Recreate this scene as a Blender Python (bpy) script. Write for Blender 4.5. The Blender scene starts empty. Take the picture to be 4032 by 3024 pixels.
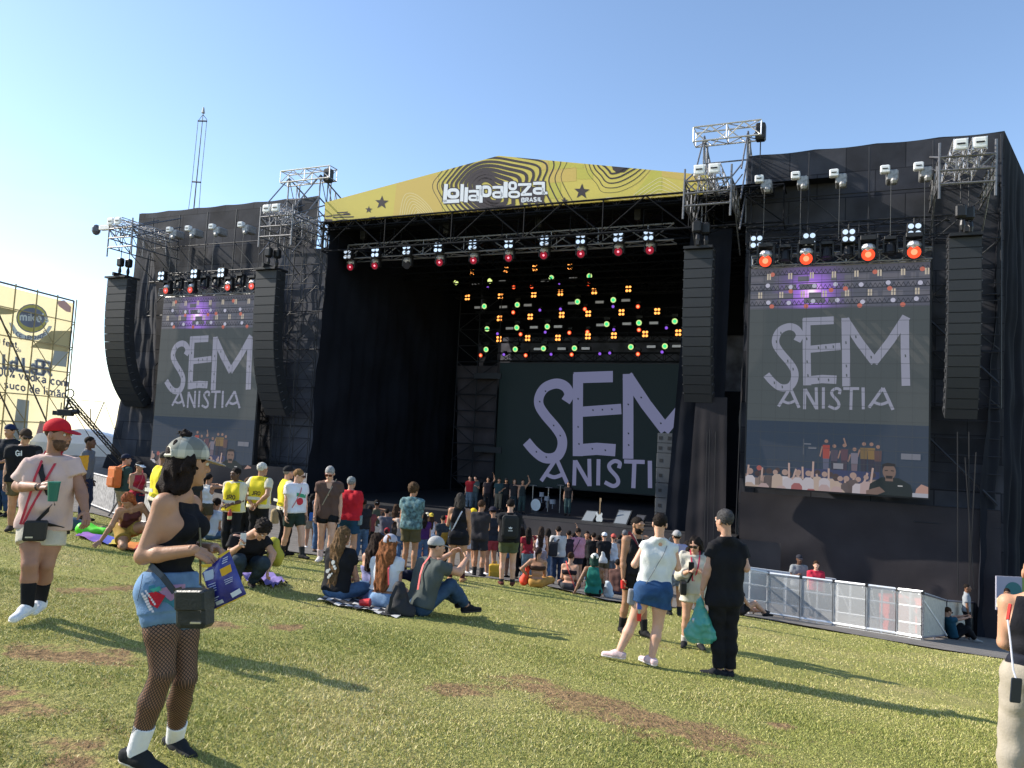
import bpy, bmesh, math, random
import numpy as np
from mathutils import Vector, Matrix, noise
random.seed(7); RNG = np.random.default_rng(7)
S = bpy.context.scene; COL = S.collection
# ---------------- camera ----------------
F, CX, CY = 3000.0, 2016.0, 1512.0            # focal length and centre of the 4032 x 3024 photograph
PITCH, ROLL = math.radians(4.25), .05
_r0 = np.array([1., 0, 0]); _u0 = np.array([0, -math.sin(PITCH), math.cos(PITCH)])
FWD = np.array([0, math.cos(PITCH), math.sin(PITCH)])
RT = math.cos(ROLL) * _r0 + math.sin(ROLL) * _u0
UP = -math.sin(ROLL) * _r0 + math.cos(ROLL) * _u0
cam = bpy.data.cameras.new('camera'); camo = bpy.data.objects.new('camera', cam); COL.objects.link(camo)
cam.sensor_fit = 'HORIZONTAL'; cam.sensor_width = 36.0; cam.lens = 36.0 * F / 4032.0
cam.clip_start = .1; cam.clip_end = 6000
camo.matrix_world = Matrix([[RT[0], UP[0], -FWD[0], 0], [RT[1], UP[1], -FWD[1], 0], [RT[2], UP[2], -FWD[2], 0], [0, 0, 0, 1]])
S.camera = camo
# ---------------- sky and sun ----------------
SUN_EL, SUN_AZ = math.radians(33), math.radians(167)     # azimuth measured from +X towards +Y
sd = Vector((math.cos(SUN_AZ) * math.cos(SUN_EL), math.sin(SUN_AZ) * math.cos(SUN_EL), math.sin(SUN_EL)))
w = bpy.data.worlds.new('World'); S.world = w; w.use_nodes = True
nt = w.node_tree; bg = nt.nodes['Background']
sky = nt.nodes.new('ShaderNodeTexSky'); sky.sky_type = 'NISHITA'; sky.sun_disc = False
sky.sun_elevation = SUN_EL; sky.sun_rotation = math.atan2(sd.x, sd.y)
sky.air_density = 1.0; sky.dust_density = .6; sky.ozone_density = 1.7; sky.altitude = 700
tc = nt.nodes.new('ShaderNodeTexCoord'); sx = nt.nodes.new('ShaderNodeSeparateXYZ'); nt.links.new(tc.outputs['Generated'], sx.inputs[0])
mp = nt.nodes.new('ShaderNodeMapping'); mp.inputs['Scale'].default_value = (2.2, 2.2, 9); nt.links.new(tc.outputs['Generated'], mp.inputs[0])
cn = nt.nodes.new('ShaderNodeTexNoise'); cn.inputs['Scale'].default_value = 1.6; cn.inputs['Detail'].default_value = 7; cn.inputs['Roughness'].default_value = .6; nt.links.new(mp.outputs[0], cn.inputs[0])
c1 = nt.nodes.new('ShaderNodeMapRange'); c1.inputs[1].default_value = .52; c1.inputs[2].default_value = .78; nt.links.new(cn.outputs[0], c1.inputs[0])
c2_ = nt.nodes.new('ShaderNodeMapRange'); c2_.inputs[1].default_value = .34; c2_.inputs[2].default_value = .12; c2_.inputs[3].default_value = .0; c2_.inputs[4].default_value = .22; nt.links.new(sx.outputs[2], c2_.inputs[0])
cm_ = nt.nodes.new('ShaderNodeMath'); cm_.operation = 'MULTIPLY'; nt.links.new(c1.outputs[0], cm_.inputs[0]); nt.links.new(c2_.outputs[0], cm_.inputs[1])
mx = nt.nodes.new('ShaderNodeMix'); mx.data_type = 'RGBA'; nt.links.new(cm_.outputs[0], mx.inputs[0]); nt.links.new(sky.outputs[0], mx.inputs[6]); mx.inputs[7].default_value = (4.6, 4.7, 4.9, 1)   # faint thin cloud
nt.links.new(mx.outputs[2], bg.inputs[0]); bg.inputs[1].default_value = .145
sun = bpy.data.lights.new('sun', 'SUN'); suno = bpy.data.objects.new('sun', sun); COL.objects.link(suno)
sun.energy = 4.2; sun.angle = math.radians(.53); sun.color = (1, .93, .82)
suno.rotation_euler = sd.to_track_quat('Z', 'Y').to_euler()
S.view_settings.view_transform = 'Standard'; S.view_settings.look = 'None'
S.view_settings.exposure = .85; S.view_settings.gamma = 1.0
S.cycles.max_bounces = 6; S.cycles.transparent_max_bounces = 12
# ---------------- pixel rays, ground, stage plane ----------------
def ray(x, y):
    return FWD + RT * (x - CX) / F + UP * (CY - y) / F
def gz(X, Y):
    X = np.asarray(X, float); Y = np.asarray(Y, float)
    Yc = np.clip(Y, -6, 21); f = -.0276 * Yc - .0031 * Yc * Yc
    v = np.clip(Y - 21, 0, 15); f = f - .158 * (v - v * v / 30)
    f = f - .03 * np.clip(Y - 52, 0, None); Xc = np.clip(X, -24, 20)
    return -1.80 - .0927 * Xc + .0002 * Xc * Xc + f
def hit(x, y):                                       # where a pixel's ray meets the ground
    r = ray(x, y); t = np.arange(2.0, 60, .02); P = r[None] * t[:, None]
    k = int(np.argmax(P[:, 2] < gz(P[:, 0], P[:, 1])))
    p = P[k]; return np.array([p[0], p[1], float(gz(p[0], p[1]))])
AL = math.radians(23.5)
E_ = np.array([math.cos(AL), -math.sin(AL), 0]); N_ = np.array([math.sin(AL), math.cos(AL), 0]); D0 = 31.0
def FP(x, y, d=0.0):                                 # pixel -> point on the stage front plane (d metres behind it)
    r = ray(x, y); return r * (D0 + d) / (r @ N_)
def W(s, d, z):                                      # stage coordinates -> world
    return E_ * s + N_ * (D0 + d) + np.array([0, 0, z])
def ST(p): return float(p @ E_), float(p @ N_) - D0, float(p[2])
def at(x, y, Y):                                     # pixel -> point at distance Y
    r = ray(x, y); return r * Y / r[1]
# ---------------- materials ----------------
MATS = {}
def mat(name, col, rough=.7, var=.0, vscale=6., bump=0., bscale=40., metal=0., emit=0., ecol=None, spec=.4, alpha=1., sheen=0., sss=0.):
    key = (name, tuple(np.round(col, 4)), rough, var, bump, emit)
    if key in MATS: return MATS[key]
    m = bpy.data.materials.new(name); m.use_nodes = True; n = m.node_tree.nodes; l = m.node_tree.links
    b = n['Principled BSDF']; c = (*col, 1.0)
    b.inputs['Base Color'].default_value = c; b.inputs['Roughness'].default_value = rough
    b.inputs['Metallic'].default_value = metal; b.inputs['Specular IOR Level'].default_value = spec
    if alpha < 1: b.inputs['Alpha'].default_value = alpha
    if sss: b.inputs['Subsurface Weight'].default_value = sss; b.inputs['Subsurface Radius'].default_value = (.012, .005, .003)
    if emit:
        b.inputs['Emission Color'].default_value = (*(ecol or col), 1); b.inputs['Emission Strength'].default_value = emit
    if var or bump:
        tc = n.new('ShaderNodeTexCoord')
    if var:
        t = n.new('ShaderNodeTexNoise'); t.inputs['Scale'].default_value = vscale; t.inputs['Detail'].default_value = 5
        l.new(tc.outputs['Object'], t.inputs['Vector'])
        r = n.new('ShaderNodeMapRange'); r.inputs[1].default_value = .3; r.inputs[2].default_value = .7
        r.inputs[3].default_value = 1 - var; r.inputs[4].default_value = 1 + var
        l.new(t.outputs['Fac'], r.inputs[0])
        mx = n.new('ShaderNodeVectorMath'); mx.operation = 'SCALE'; mx.inputs[0].default_value = col
        l.new(r.outputs[0], mx.inputs['Scale']); l.new(mx.outputs[0], b.inputs['Base Color'])
    if bump:
        t2 = n.new('ShaderNodeTexNoise'); t2.inputs['Scale'].default_value = bscale; t2.inputs['Detail'].default_value = 4
        l.new(tc.outputs['Object'], t2.inputs['Vector'])
        bp = n.new('ShaderNodeBump'); bp.inputs['Strength'].default_value = bump; bp.inputs['Distance'].default_value = .02
        l.new(t2.outputs['Fac'], bp.inputs['Height']); l.new(bp.outputs[0], b.inputs['Normal'])
    MATS[key] = m; return m
def glow(name, col, e):
    m = mat(name, col, emit=e, spec=.15); m.node_tree.nodes['Principled BSDF'].inputs['Base Color'].default_value = (.018, .018, .02, 1); return m
# ---------------- objects ----------------
def link(o, parent=None):
    COL.objects.link(o)
    if parent is not None: o.parent = parent
    return o
def tag(o, label=None, cat=None, group=None, kind=None):
    if label: o['label'] = label
    if cat: o['category'] = cat
    if group: o['group'] = group
    if kind: o['kind'] = kind
    return o
def thing(name, label, cat, loc=(0, 0, 0), group=None):
    o = bpy.data.objects.new(name, None); o.empty_display_size = .2; o.location = Vector([float(v) for v in loc]); COL.objects.link(o)
    return tag(o, label, cat, group)
def smooth(me): me.polygons.foreach_set('use_smooth', np.ones(len(me.polygons), bool))
def mesh_obj(name, V, Fc, m, parent=None, sm=False, mi=None):
    """V world coordinates; the object's origin follows its parent or its own base"""
    V = np.asarray(V, float).reshape(-1, 3)
    if parent is not None:
        off = np.zeros(3); q = parent
        while q is not None: off += np.array(q.location); q = q.parent
        loc = None
    else:
        off = np.array([V[:, 0].mean(), V[:, 1].mean(), V[:, 2].min()]); loc = off
    me = bpy.data.meshes.new(name); me.from_pydata((V - off).tolist(), [], [list(map(int, f)) for f in Fc])
    for x in (m if isinstance(m, (list, tuple)) else [m]): me.materials.append(x)
    if mi is not None: me.polygons.foreach_set('material_index', np.asarray(mi, np.int32))
    if sm: smooth(me)
    me.update(); o = bpy.data.objects.new(name, me); link(o, parent)
    if loc is not None: o.location = Vector(loc.tolist())
    return o
class MB:
    """collects shapes given in world coordinates, links them as ONE mesh object"""
    def __init__(s): s.v = []; s.f = []; s.mi = []; s.n = 0; s.m = 0
    def add(s, V, Fc):
        V = np.asarray(V, float).reshape(-1, 3); s.v.append(V)
        for f in Fc: s.f.append([i + s.n for i in f]); s.mi.append(s.m)
        s.n += len(V); return s
    def quad(s, a, b, c, d): return s.add([a, b, c, d], [(0, 1, 2, 3)])
    def poly(s, P): return s.add(P, [tuple(range(len(P)))])
    def tube(s, a, b, r=.03, n=6, r2=None, caps=True):
        a = np.asarray(a, float); b = np.asarray(b, float); d = b - a; L = np.linalg.norm(d)
        if L < 1e-6: return s
        d = d / L; u = np.cross(d, [0, 0, 1.] if abs(d[2]) < .9 else [1., 0, 0]); u /= np.linalg.norm(u); v = np.cross(d, u)
        t = np.arange(n) * 2 * math.pi / n; ring = np.cos(t)[:, None] * u + np.sin(t)[:, None] * v
        r2 = r if r2 is None else r2
        V = np.vstack([a + ring * r, b + ring * r2]); Fc = [(i, (i + 1) % n, n + (i + 1) % n, n + i) for i in range(n)]
        if caps: Fc += [tuple(range(n - 1, -1, -1)), tuple(range(n, 2 * n))]
        return s.add(V, Fc)
    def path(s, P, r=.03, n=6):
        for a, b in zip(P[:-1], P[1:]): s.tube(a, b, r, n)
        return s
    def box(s, c, ex, ey, ez, bev=0.):               # centre and three half-edge vectors
        c = np.asarray(c, float); ex, ey, ez = (np.asarray(q, float) for q in (ex, ey, ez))
        if not bev:
            V = [c + i * ex + j * ey + k * ez for k in (-1, 1) for j in (-1, 1) for i in (-1, 1)]
            return s.add(V, [(0, 2, 3, 1), (4, 5, 7, 6), (0, 1, 5, 4), (2, 6, 7, 3), (0, 4, 6, 2), (1, 3, 7, 5)])
        # chamfered along ez
        fx = 1 - bev; R = []
        for k, q in ((-1, fx), (-fx, 1), (fx, 1), (1, fx)):
            for i, j in ((-q, -q * fx), (-q * fx, -q), (q * fx, -q), (q, -q * fx), (q, q * fx), (q * fx, q), (-q * fx, q), (-q, q * fx)):
                R.append(c + i * ex + j * ey + k * ez)
        Fc = [tuple(range(7, -1, -1)), tuple(range(24, 32))]
        for k in range(3): Fc += [(k * 8 + i, k * 8 + (i + 1) % 8, (k + 1) * 8 + (i + 1) % 8, (k + 1) * 8 + i) for i in range(8)]
        return s.add(R, Fc)
    def sphere(s, c, r, n=10, sc=(1, 1, 1)):
        c = np.asarray(c, float); V = []; Fc = []; m = n // 2
        for j in range(m + 1):
            th = math.pi * j / m
            for i in range(n):
                ph = 2 * math.pi * i / n; V.append(c + r * np.array([math.sin(th) * math.cos(ph) * sc[0], math.sin(th) * math.sin(ph) * sc[1], math.cos(th) * sc[2]]))
        for j in range(m):
            for i in range(n): Fc.append((j * n + i, (j + 1) * n + i, (j + 1) * n + (i + 1) % n, j * n + (i + 1) % n))
        return s.add(V, Fc)
    def disc(s, c, nrm, r, n=12, th=0.):
        c = np.asarray(c, float); d = np.asarray(nrm, float); d = d / np.linalg.norm(d)
        return s.tube(c, c + d * max(th, .004), r, n)
    def truss(s, a, b, w=.3, up=(0, 0, 1), r=.025, rb=.014, step=None, tri=False):
        """box truss between a and b: four chords with zig-zag lacing"""
        a = np.asarray(a, float); b = np.asarray(b, float); d = b - a; L = np.linalg.norm(d); d = d / L
        u = np.asarray(up, float); u = u - d * (u @ d); u /= np.linalg.norm(u); v = np.cross(d, u); h = w / 2
        cs = [u * h + v * h, u * h - v * h, -u * h - v * h, -u * h + v * h]
        for c in cs: s.tube(a + c, b + c, r, 6)
        k = max(2, int(round(L / (step or w * 1.3)))); q = [a + d * L * i / k for i in range(k + 1)]
        for i in range(k):
            for f in range(4):
                c0, c1 = cs[f], cs[(f + 1) % 4]
                if i % 2: c0, c1 = c1, c0
                s.tube(q[i] + c0, q[i + 1] + c1, rb, 4)
        for i in range(0, k + 1, 2 if k > 3 else 1):
            for f in range(4): s.tube(q[i] + cs[f], q[i] + cs[(f + 1) % 4], rb, 4)
        return s
    def build(s, name, m, parent=None, sm=False, label=None, cat=None, group=None, kind=None):
        o = mesh_obj(name, np.vstack(s.v), s.f, m, parent, sm, s.mi if isinstance(m, (list, tuple)) else None)
        return tag(o, label, cat, group, kind)
def copy_tree(o, loc=None, parent=None):
    c = o.copy(); COL.objects.link(c)
    if parent is not None: c.parent = parent
    if loc is not None: c.location = Vector([float(v) for v in loc])
    for ch in list(o.children): copy_tree(ch, None, c)
    return c
# ---------------- flat graphics ----------------
def clip_poly(P, C):
    """Sutherland-Hodgman: polygon P (list of 2-vectors) clipped by the convex polygon C (counter-clockwise)"""
    out = [np.asarray(p, float) for p in P]
    for i in range(len(C)):
        a = np.asarray(C[i], float); b = np.asarray(C[(i + 1) % len(C)], float); e = b - a
        ins = lambda p: e[0] * (p[1] - a[1]) - e[1] * (p[0] - a[0]) >= -1e-9
        inp, out = out, []
        for j in range(len(inp)):
            p, q = inp[j - 1], inp[j]; ip, iq = ins(p), ins(q)
            if ip != iq:
                dp = e[0] * (p[1] - a[1]) - e[1] * (p[0] - a[0]); dq = e[0] * (q[1] - a[1]) - e[1] * (q[0] - a[0])
                out.append(p + (q - p) * dp / (dp - dq))
            if iq: out.append(q)
        if len(out) < 3: return []
    return out
def catmull(P, n=6, closed=False):
    P = np.asarray(P, float); N = len(P); R = []
    for i in range(N if closed else N - 1):
        if closed: p0, p1, p2, p3 = P[i - 1], P[i], P[(i + 1) % N], P[(i + 2) % N]
        else: p0, p1, p2, p3 = P[max(i - 1, 0)], P[i], P[i + 1], P[min(i + 2, N - 1)]
        for k in range(n):
            t = k / n; R.append(.5 * (2 * p1 + (p2 - p0) * t + (2 * p0 - 5 * p1 + 4 * p2 - p3) * t * t + (3 * p1 - p0 - 3 * p2 + p3) * t ** 3))
    if not closed: R.append(P[-1])
    return np.array(R)
def stroke_quads(P, wd, closed=False):
    """polyline -> list of 2-d quads with mitred joints; wd a number or one width per point"""
    P = np.asarray(P, float); N = len(P); wd = np.broadcast_to(np.asarray(wd, float), (N,))
    T = np.zeros_like(P)
    for i in range(N):
        a = P[i - 1] if (i > 0 or closed) else P[i]; b = P[(i + 1) % N] if (i < N - 1 or closed) else P[i]
        a0 = P[i] - a; b0 = b - P[i]; la, lb = np.linalg.norm(a0), np.linalg.norm(b0)
        ta = a0 / la if la > 1e-9 else b0 / max(lb, 1e-9); tb = b0 / lb if lb > 1e-9 else ta
        na = np.array([-ta[1], ta[0]]); nb = np.array([-tb[1], tb[0]]); m = na + nb; lm = np.linalg.norm(m)
        m = m / lm if lm > 1e-6 else na; T[i] = m * min(1.6, 1 / max(.3, m @ na))
    A = P + T * wd[:, None] / 2; B = P - T * wd[:, None] / 2
    return [(A[i], B[i], B[(i + 1) % N], A[(i + 1) % N]) for i in range(N if closed else N - 1)]
def to_plane(mb, polys, f, clip=None):
    """2-d polygons -> world with f(x, y); optional convex clip in 2-d"""
    for p in polys:
        if clip is not None: p = clip_poly(p, clip)
        if len(p) >= 3: mb.poly([f(*q) for q in p])
# ---------------- figures: smooth distance-field bodies meshed with surface nets ----------------
def nrm(v):
    v = np.asarray(v, float); return v / max(1e-9, np.linalg.norm(v))
def A3(*v): return np.array(v, float)
def fast_mesh(name, V, Q, m, parent, sm=True, uv=None):
    me = bpy.data.meshes.new(name); n = len(V); k = len(Q)
    me.vertices.add(n); me.vertices.foreach_set('co', np.asarray(V, np.float32).ravel())
    me.loops.add(k * 4); me.loops.foreach_set('vertex_index', np.asarray(Q, np.int32).ravel())
    me.polygons.add(k); me.polygons.foreach_set('loop_start', np.arange(0, k * 4, 4, dtype=np.int32))
    if sm: me.polygons.foreach_set('use_smooth', np.ones(k, bool))
    me.materials.append(m); me.update(calc_edges=True)
    if uv is not None:
        a = me.attributes.new('cloth_uv', 'FLOAT_VECTOR', 'POINT'); a.data.foreach_set('vector', np.asarray(uv, np.float32).ravel())
    o = bpy.data.objects.new(name, me); return link(o, parent)
def cap(a, b, ra, rb=None, k=.03, fd=None, ff=1.): return ('c', np.asarray(a, float), np.asarray(b, float), ra, ra if rb is None else rb, k, fd, ff)
def ell(c, r, R=None, k=.02): return ('e', np.asarray(c, float), np.asarray(r, float), np.eye(3) if R is None else np.asarray(R, float), k)
def sub(p): return ('-', p)
def prim_box(p, off):
    if p[0] == '-': return None
    if p[0] == 'c':
        r = max(p[3], p[4]) + off; return np.minimum(p[1], p[2]) - r, np.maximum(p[1], p[2]) + r
    r = np.max(p[2]) + off; return p[1] - r, p[1] + r
def prim_d(p, X, Y, Z):
    if p[0] == 'c':
        _, a, b, ra, rb, k, fd, ff = p; ba = b - a; L2 = max(ba @ ba, 1e-12)
        qx, qy, qz = X - a[0], Y - a[1], Z - a[2]
        t = np.clip((qx * ba[0] + qy * ba[1] + qz * ba[2]) / L2, 0, 1)
        qx, qy, qz = qx - t * ba[0], qy - t * ba[1], qz - t * ba[2]
        if fd is None: return np.sqrt(qx * qx + qy * qy + qz * qz) - (ra + (rb - ra) * t)
        w_ = qx * fd[0] + qy * fd[1] + qz * fd[2]; g = (1 / ff) ** 2 - 1
        return (np.sqrt(np.maximum(qx * qx + qy * qy + qz * qz + g * w_ * w_, 0)) - (ra + (rb - ra) * t)) * (.4 + .6 * min(ff, 1))
    _, c, r, R, k = p; q = [X - c[0], Y - c[1], Z - c[2]]
    u = [(q[0] * R[i][0] + q[1] * R[i][1] + q[2] * R[i][2]) / r[i] for i in range(3)]
    g = np.sqrt(u[0] ** 2 + u[1] ** 2 + u[2] ** 2); g2 = np.sqrt((u[0] / r[0]) ** 2 + (u[1] / r[1]) ** 2 + (u[2] / r[2]) ** 2)
    return g * (g - 1) / np.maximum(g2, 1e-6)
def field(groups, vox, off=0., amp=0., freq=30., stretch=(1, 1, 1), seed=0.):
    lo = []; hi = []
    for prims, cuts in groups:
        for p in prims:
            b = prim_box(p, off + amp)
            if b: lo.append(b[0]); hi.append(b[1])
    lo = np.min(lo, 0) - 2.5 * vox; hi = np.max(hi, 0) + 2.5 * vox
    n = np.ceil((hi - lo) / vox).astype(int) + 1
    ax = [(lo[i] + vox * np.arange(n[i])).astype(np.float32) for i in range(3)]
    T = np.full(n, .5, np.float32)
    for gi, (prims, cuts) in enumerate(groups):
        G = np.full(n, .5, np.float32)
        for p in prims:
            neg = p[0] == '-'
            if neg: p = p[1]
            k = p[5] if p[0] == 'c' else p[4]; b = prim_box(p, off + k + 3 * vox)
            i0 = np.maximum(np.floor((b[0] - lo) / vox).astype(int), 0); i1 = np.minimum(np.ceil((b[1] - lo) / vox).astype(int) + 1, n)
            if (i1 <= i0).any(): continue
            sl = tuple(slice(i0[i], i1[i]) for i in range(3))
            d = prim_d(p, ax[0][sl[0]][:, None, None], ax[1][sl[1]][None, :, None], ax[2][sl[2]][None, None, :]).astype(np.float32) - np.float32(off if not neg else 0)
            g = G[sl]
            if neg: d = -d; h = np.clip(.5 - .5 * (d - g) / -k * -1, 0, 1) if 0 else np.clip(.5 + .5 * (d - g) / k, 0, 1); G[sl] = g + (d - g) * h + k * h * (1 - h)
            else: h = np.clip(.5 + .5 * (d - g) / k, 0, 1); G[sl] = d + (g - d) * h - k * h * (1 - h)
        if gi == 0 and amp or (amp and len(groups) > 1):
            X, Y, Z = np.meshgrid(ax[0] * stretch[0], ax[1] * stretch[1], ax[2] * stretch[2], indexing='ij', sparse=True)
            f = freq; s = seed
            N = np.sin(f * (X + .6 * Z) + s + 2 * np.sin(f * .43 * (Y - Z) + s)) * np.sin(f * .8 * (Y + .3 * X) + 1.7 * s + 1.5 * np.sin(f * .5 * (Z + X))) + .5 * np.sin(f * 1.9 * (Z - .5 * Y) + s * 3 + np.sin(f * (X - Y)))
            G = G + (amp * N).astype(np.float32)
        for pt, nn in cuts:
            G = np.maximum(G, ((ax[0][:, None, None] - pt[0]) * nn[0] + (ax[1][None, :, None] - pt[1]) * nn[1] + (ax[2][None, None, :] - pt[2]) * nn[2]).astype(np.float32))
        if gi == 0: T = G
        else:
            k = .012; h = np.clip(.5 + .5 * (G - T) / k, 0, 1); T = G + (T - G) * h - k * h * (1 - h)
    return T, lo
_ED = [(0, 1), (2, 3), (4, 5), (6, 7), (0, 2), (1, 3), (4, 6), (5, 7), (0, 4), (1, 5), (2, 6), (3, 7)]
_CO = np.array([[i, j, k] for i in (0, 1) for j in (0, 1) for k in (0, 1)])
def surface_nets(T, lo, vox):
    s = T < 0; c = [s[i:s.shape[0] - 1 + i, j:s.shape[1] - 1 + j, k:s.shape[2] - 1 + k] for i, j, k in _CO]
    any_ = c[0].copy(); all_ = c[0].copy()
    for q in c[1:]: any_ |= q; all_ &= q
    act = any_ & ~all_; I = np.argwhere(act)
    if len(I) == 0: return np.zeros((0, 3)), np.zeros((0, 4), int)
    idx = np.full(act.shape, -1, np.int64); idx[tuple(I.T)] = np.arange(len(I))
    val = np.stack([T[I[:, 0] + o[0], I[:, 1] + o[1], I[:, 2] + o[2]] for o in _CO], 1)
    acc = np.zeros((len(I), 3)); cnt = np.zeros(len(I))
    for a, b in _ED:
        va, vb = val[:, a], val[:, b]; m = (va < 0) != (vb < 0); t = np.where(m, va / np.where(m, va - vb, 1), 0)
        acc += np.where(m[:, None], _CO[a] + t[:, None] * (_CO[b] - _CO[a]), 0); cnt += m
    V = lo + vox * (I + acc / cnt[:, None]); Q = []
    for d in range(3):
        s0 = [slice(None)] * 3; s1 = [slice(None)] * 3; s0[d] = slice(0, -1); s1[d] = slice(1, None)
        a, b = s[tuple(s0)], s[tuple(s1)]; e = a != b; u, v = (d + 1) % 3, (d + 2) % 3
        J = np.argwhere(e); J = J[(J[:, u] > 0) & (J[:, v] > 0) & (J[:, u] < act.shape[u]) & (J[:, v] < act.shape[v])]
        if len(J) == 0: continue
        o = np.zeros((4, 3), int); o[0, u] = o[0, v] = -1; o[1, v] = -1; o[3, u] = -1
        q = np.stack([idx[tuple((J + o[i]).T)] for i in range(4)], 1); ins = a[tuple(J.T)]
        q[~ins] = q[~ins][:, ::-1]; Q.append(q)
    Q = np.vstack(Q); return V, Q[(Q >= 0).all(1)]
def blob(name, groups, vox, m, parent, **kw):
    V, Q = surface_nets(*(lambda r: (r[0], r[1], vox))(field(groups, vox, **kw)))
    return fast_mesh(name, V, Q, m, parent) if len(V) else None
def ik(a, t, l1, l2, pole):
    d = t - a; L = np.linalg.norm(d)
    if L > (l1 + l2) * .998: d = d / L * (l1 + l2) * .998; L = (l1 + l2) * .998; t = a + d
    if L < abs(l1 - l2) * 1.05: L = abs(l1 - l2) * 1.05; d = nrm(d) * L; t = a + d
    x = (l1 * l1 - l2 * l2 + L * L) / (2 * L); h = math.sqrt(max(0, l1 * l1 - x * x)); u = d / L
    p = np.asarray(pole, float); p = nrm(p - u * (p @ u)); return a + u * x + p * h, t
HANDS = dict(down=(.128, .03, .478), front=(.05, .15, .60), chest=(.07, .15, .70), phone=(.045, .2, .83), hip=(.125, .02, .59), back=(.03, -.1, .56),
             up=(.16, .05, 1.08), face=(.03, .11, .87), pocket=(.125, .06, .52), side=(.2, .05, .55), cross=(-.06, .11, .66), knee=(.09, .3, .28), fwd=(.1, .3, .70))
def rotz(v, a): c, s = math.cos(a), math.sin(a); v = np.asarray(v, float); return np.array([c * v[0] - s * v[1], s * v[0] + c * v[1], v[2]])
def skel(H, yaw=0., pose='stand', lh='down', rh='down', lean=0., head=(0, 0), stance=.06, step=0., tilt=0., shw=1., hz=None, feet=None, elbow=None, slope=True, arm_in=0):
    """local frame: x to the figure's right, y ahead, z up; yaw 0 faces away from the camera"""
    ya = math.radians(yaw); J = {}; hipz = {'stand': .52, 'sit': .075, 'cross': .075, 'crouch': .20, 'kneel': .29}[pose] if hz is None else hz
    le = math.radians(lean); ti = math.radians(tilt)
    up = A3(math.sin(ti), math.sin(le) * math.cos(ti), math.cos(le) * math.cos(ti)); rt = nrm(A3(1, 0, -math.tan(ti) if abs(ti) > .01 else 0)); fw = np.cross(up, rt)
    hc = A3(0, 0, hipz)
    J['hipL'] = hc - A3(.05, 0, 0); J['hipR'] = hc + A3(.05, 0, 0)
    up2 = nrm(up + .15 * math.sin(le) * A3(0, 1, 0) - A3(0, 0, .0))
    nk = hc + up * .18 + up2 * .15; sc = hc + up * .18 + up2 * .106
    J['neck'] = nk; J['shL'] = sc - rt * .099 * shw; J['shR'] = sc + rt * .099 * shw
    hy, hp = math.radians(head[0]), math.radians(head[1])          # head yaw to its right, pitch down
    f = fw * math.cos(hy) + rt * math.sin(hy); f = nrm(A3(f[0], f[1], f[2] * .3) * math.cos(hp) - A3(0, 0, math.sin(hp)))
    u = nrm(A3(0, 0, 1) + up * .5 ); u = nrm(u - f * (u @ f)); J['hf'], J['hu'] = f, u
    J['head'] = nk + nrm(up * .5 + A3(0, 0, .5)) * .052 + u * .032 + f * .012
    if feet is None:
        if pose == 'stand': feet = [(-stance, step, 0), (stance, -step, 0)]
        elif pose == 'sit': feet = [(-.07, .34, 0), (.07, .34, 0)]
        elif pose == 'cross': feet = [(.05, .15, .02), (-.05, .19, .02)]
        elif pose == 'crouch': feet = [(-.09, .1, 0), (.09, -.02, 0)]
        else: feet = [(-.07, -.25, 0), (.07, -.25, 0)]
    for s, sd_, ft in (('L', -1, feet[0]), ('R', 1, feet[1])):
        an = A3(ft[0], ft[1], ft[2] + .042)
        pole = A3(sd_ * .12, 1, .1) if pose == 'stand' else A3(sd_ * .25, .6, 1) if pose in ('sit', 'crouch') else A3(sd_, .5, .1) if pose == 'cross' else A3(sd_ * .1, 1, -.4)
        kn, an = ik(J['hip' + s], an, .245, .237, pole); J['kn' + s], J['an' + s] = kn, an
        td = A3(sd_ * .22, 1, -ft[2] * 2.2) if pose in ('stand', 'sit', 'crouch') else A3(-sd_, .7, 0) if pose == 'cross' else A3(0, -1, -.5)
        J['toe' + s] = nrm(td)
        tg = lh if s == 'L' else rh; tgn = tg if isinstance(tg, str) else None
        p = A3(*(HANDS[tg] if tgn else tg)); p = A3(p[0] * sd_, p[1], p[2])
        if tgn: p = hc + rt * p[0] + fw * p[1] + up * (p[2] - .52)
        sh = J['sh' + s]; po = A3(sd_ * .5, -1, -.6) if tgn not in ('hip', 'up', 'back', 'phone') else A3(sd_ * 1, -.5 if tgn != 'up' else .2, -.2)
        if elbow: po = A3(sd_ * elbow[0], elbow[1], elbow[2])
        el, wr = ik(sh, p, .172, .152, po); J['el' + s], J['wr' + s] = el, wr
        J['hd' + s] = nrm(wr - el) if tgn not in ('down', 'pocket', 'side') else nrm(nrm(wr - el) + A3(0, .25, -.6))
        J['pn' + s] = nrm(A3(-sd_, .3, 0)) if tgn in ('down', 'pocket', 'side', 'hip') else nrm(A3(-sd_ * .8, .1, -.4)) if tgn in ('phone', 'up', 'face') else A3(-sd_ * .3, -.5, -.6)
    for k in J:
        J[k] = rotz(J[k], ya) * (1 if k in ('hf', 'hu', 'toeL', 'toeR', 'hdL', 'hdR', 'pnL', 'pnR') else H)
    return J
def frames(J):
    lo_r = nrm(J['hipR'] - J['hipL']); up_r = nrm(J['shR'] - J['shL']); hc = (J['hipL'] + J['hipR']) / 2; sc = (J['shL'] + J['shR']) / 2
    up = nrm(J['neck'] - hc); lf = nrm(np.cross(up, lo_r)); uf = nrm(np.cross(up, up_r)); return hc, sc, up, lo_r, up_r, lf, uf
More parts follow.
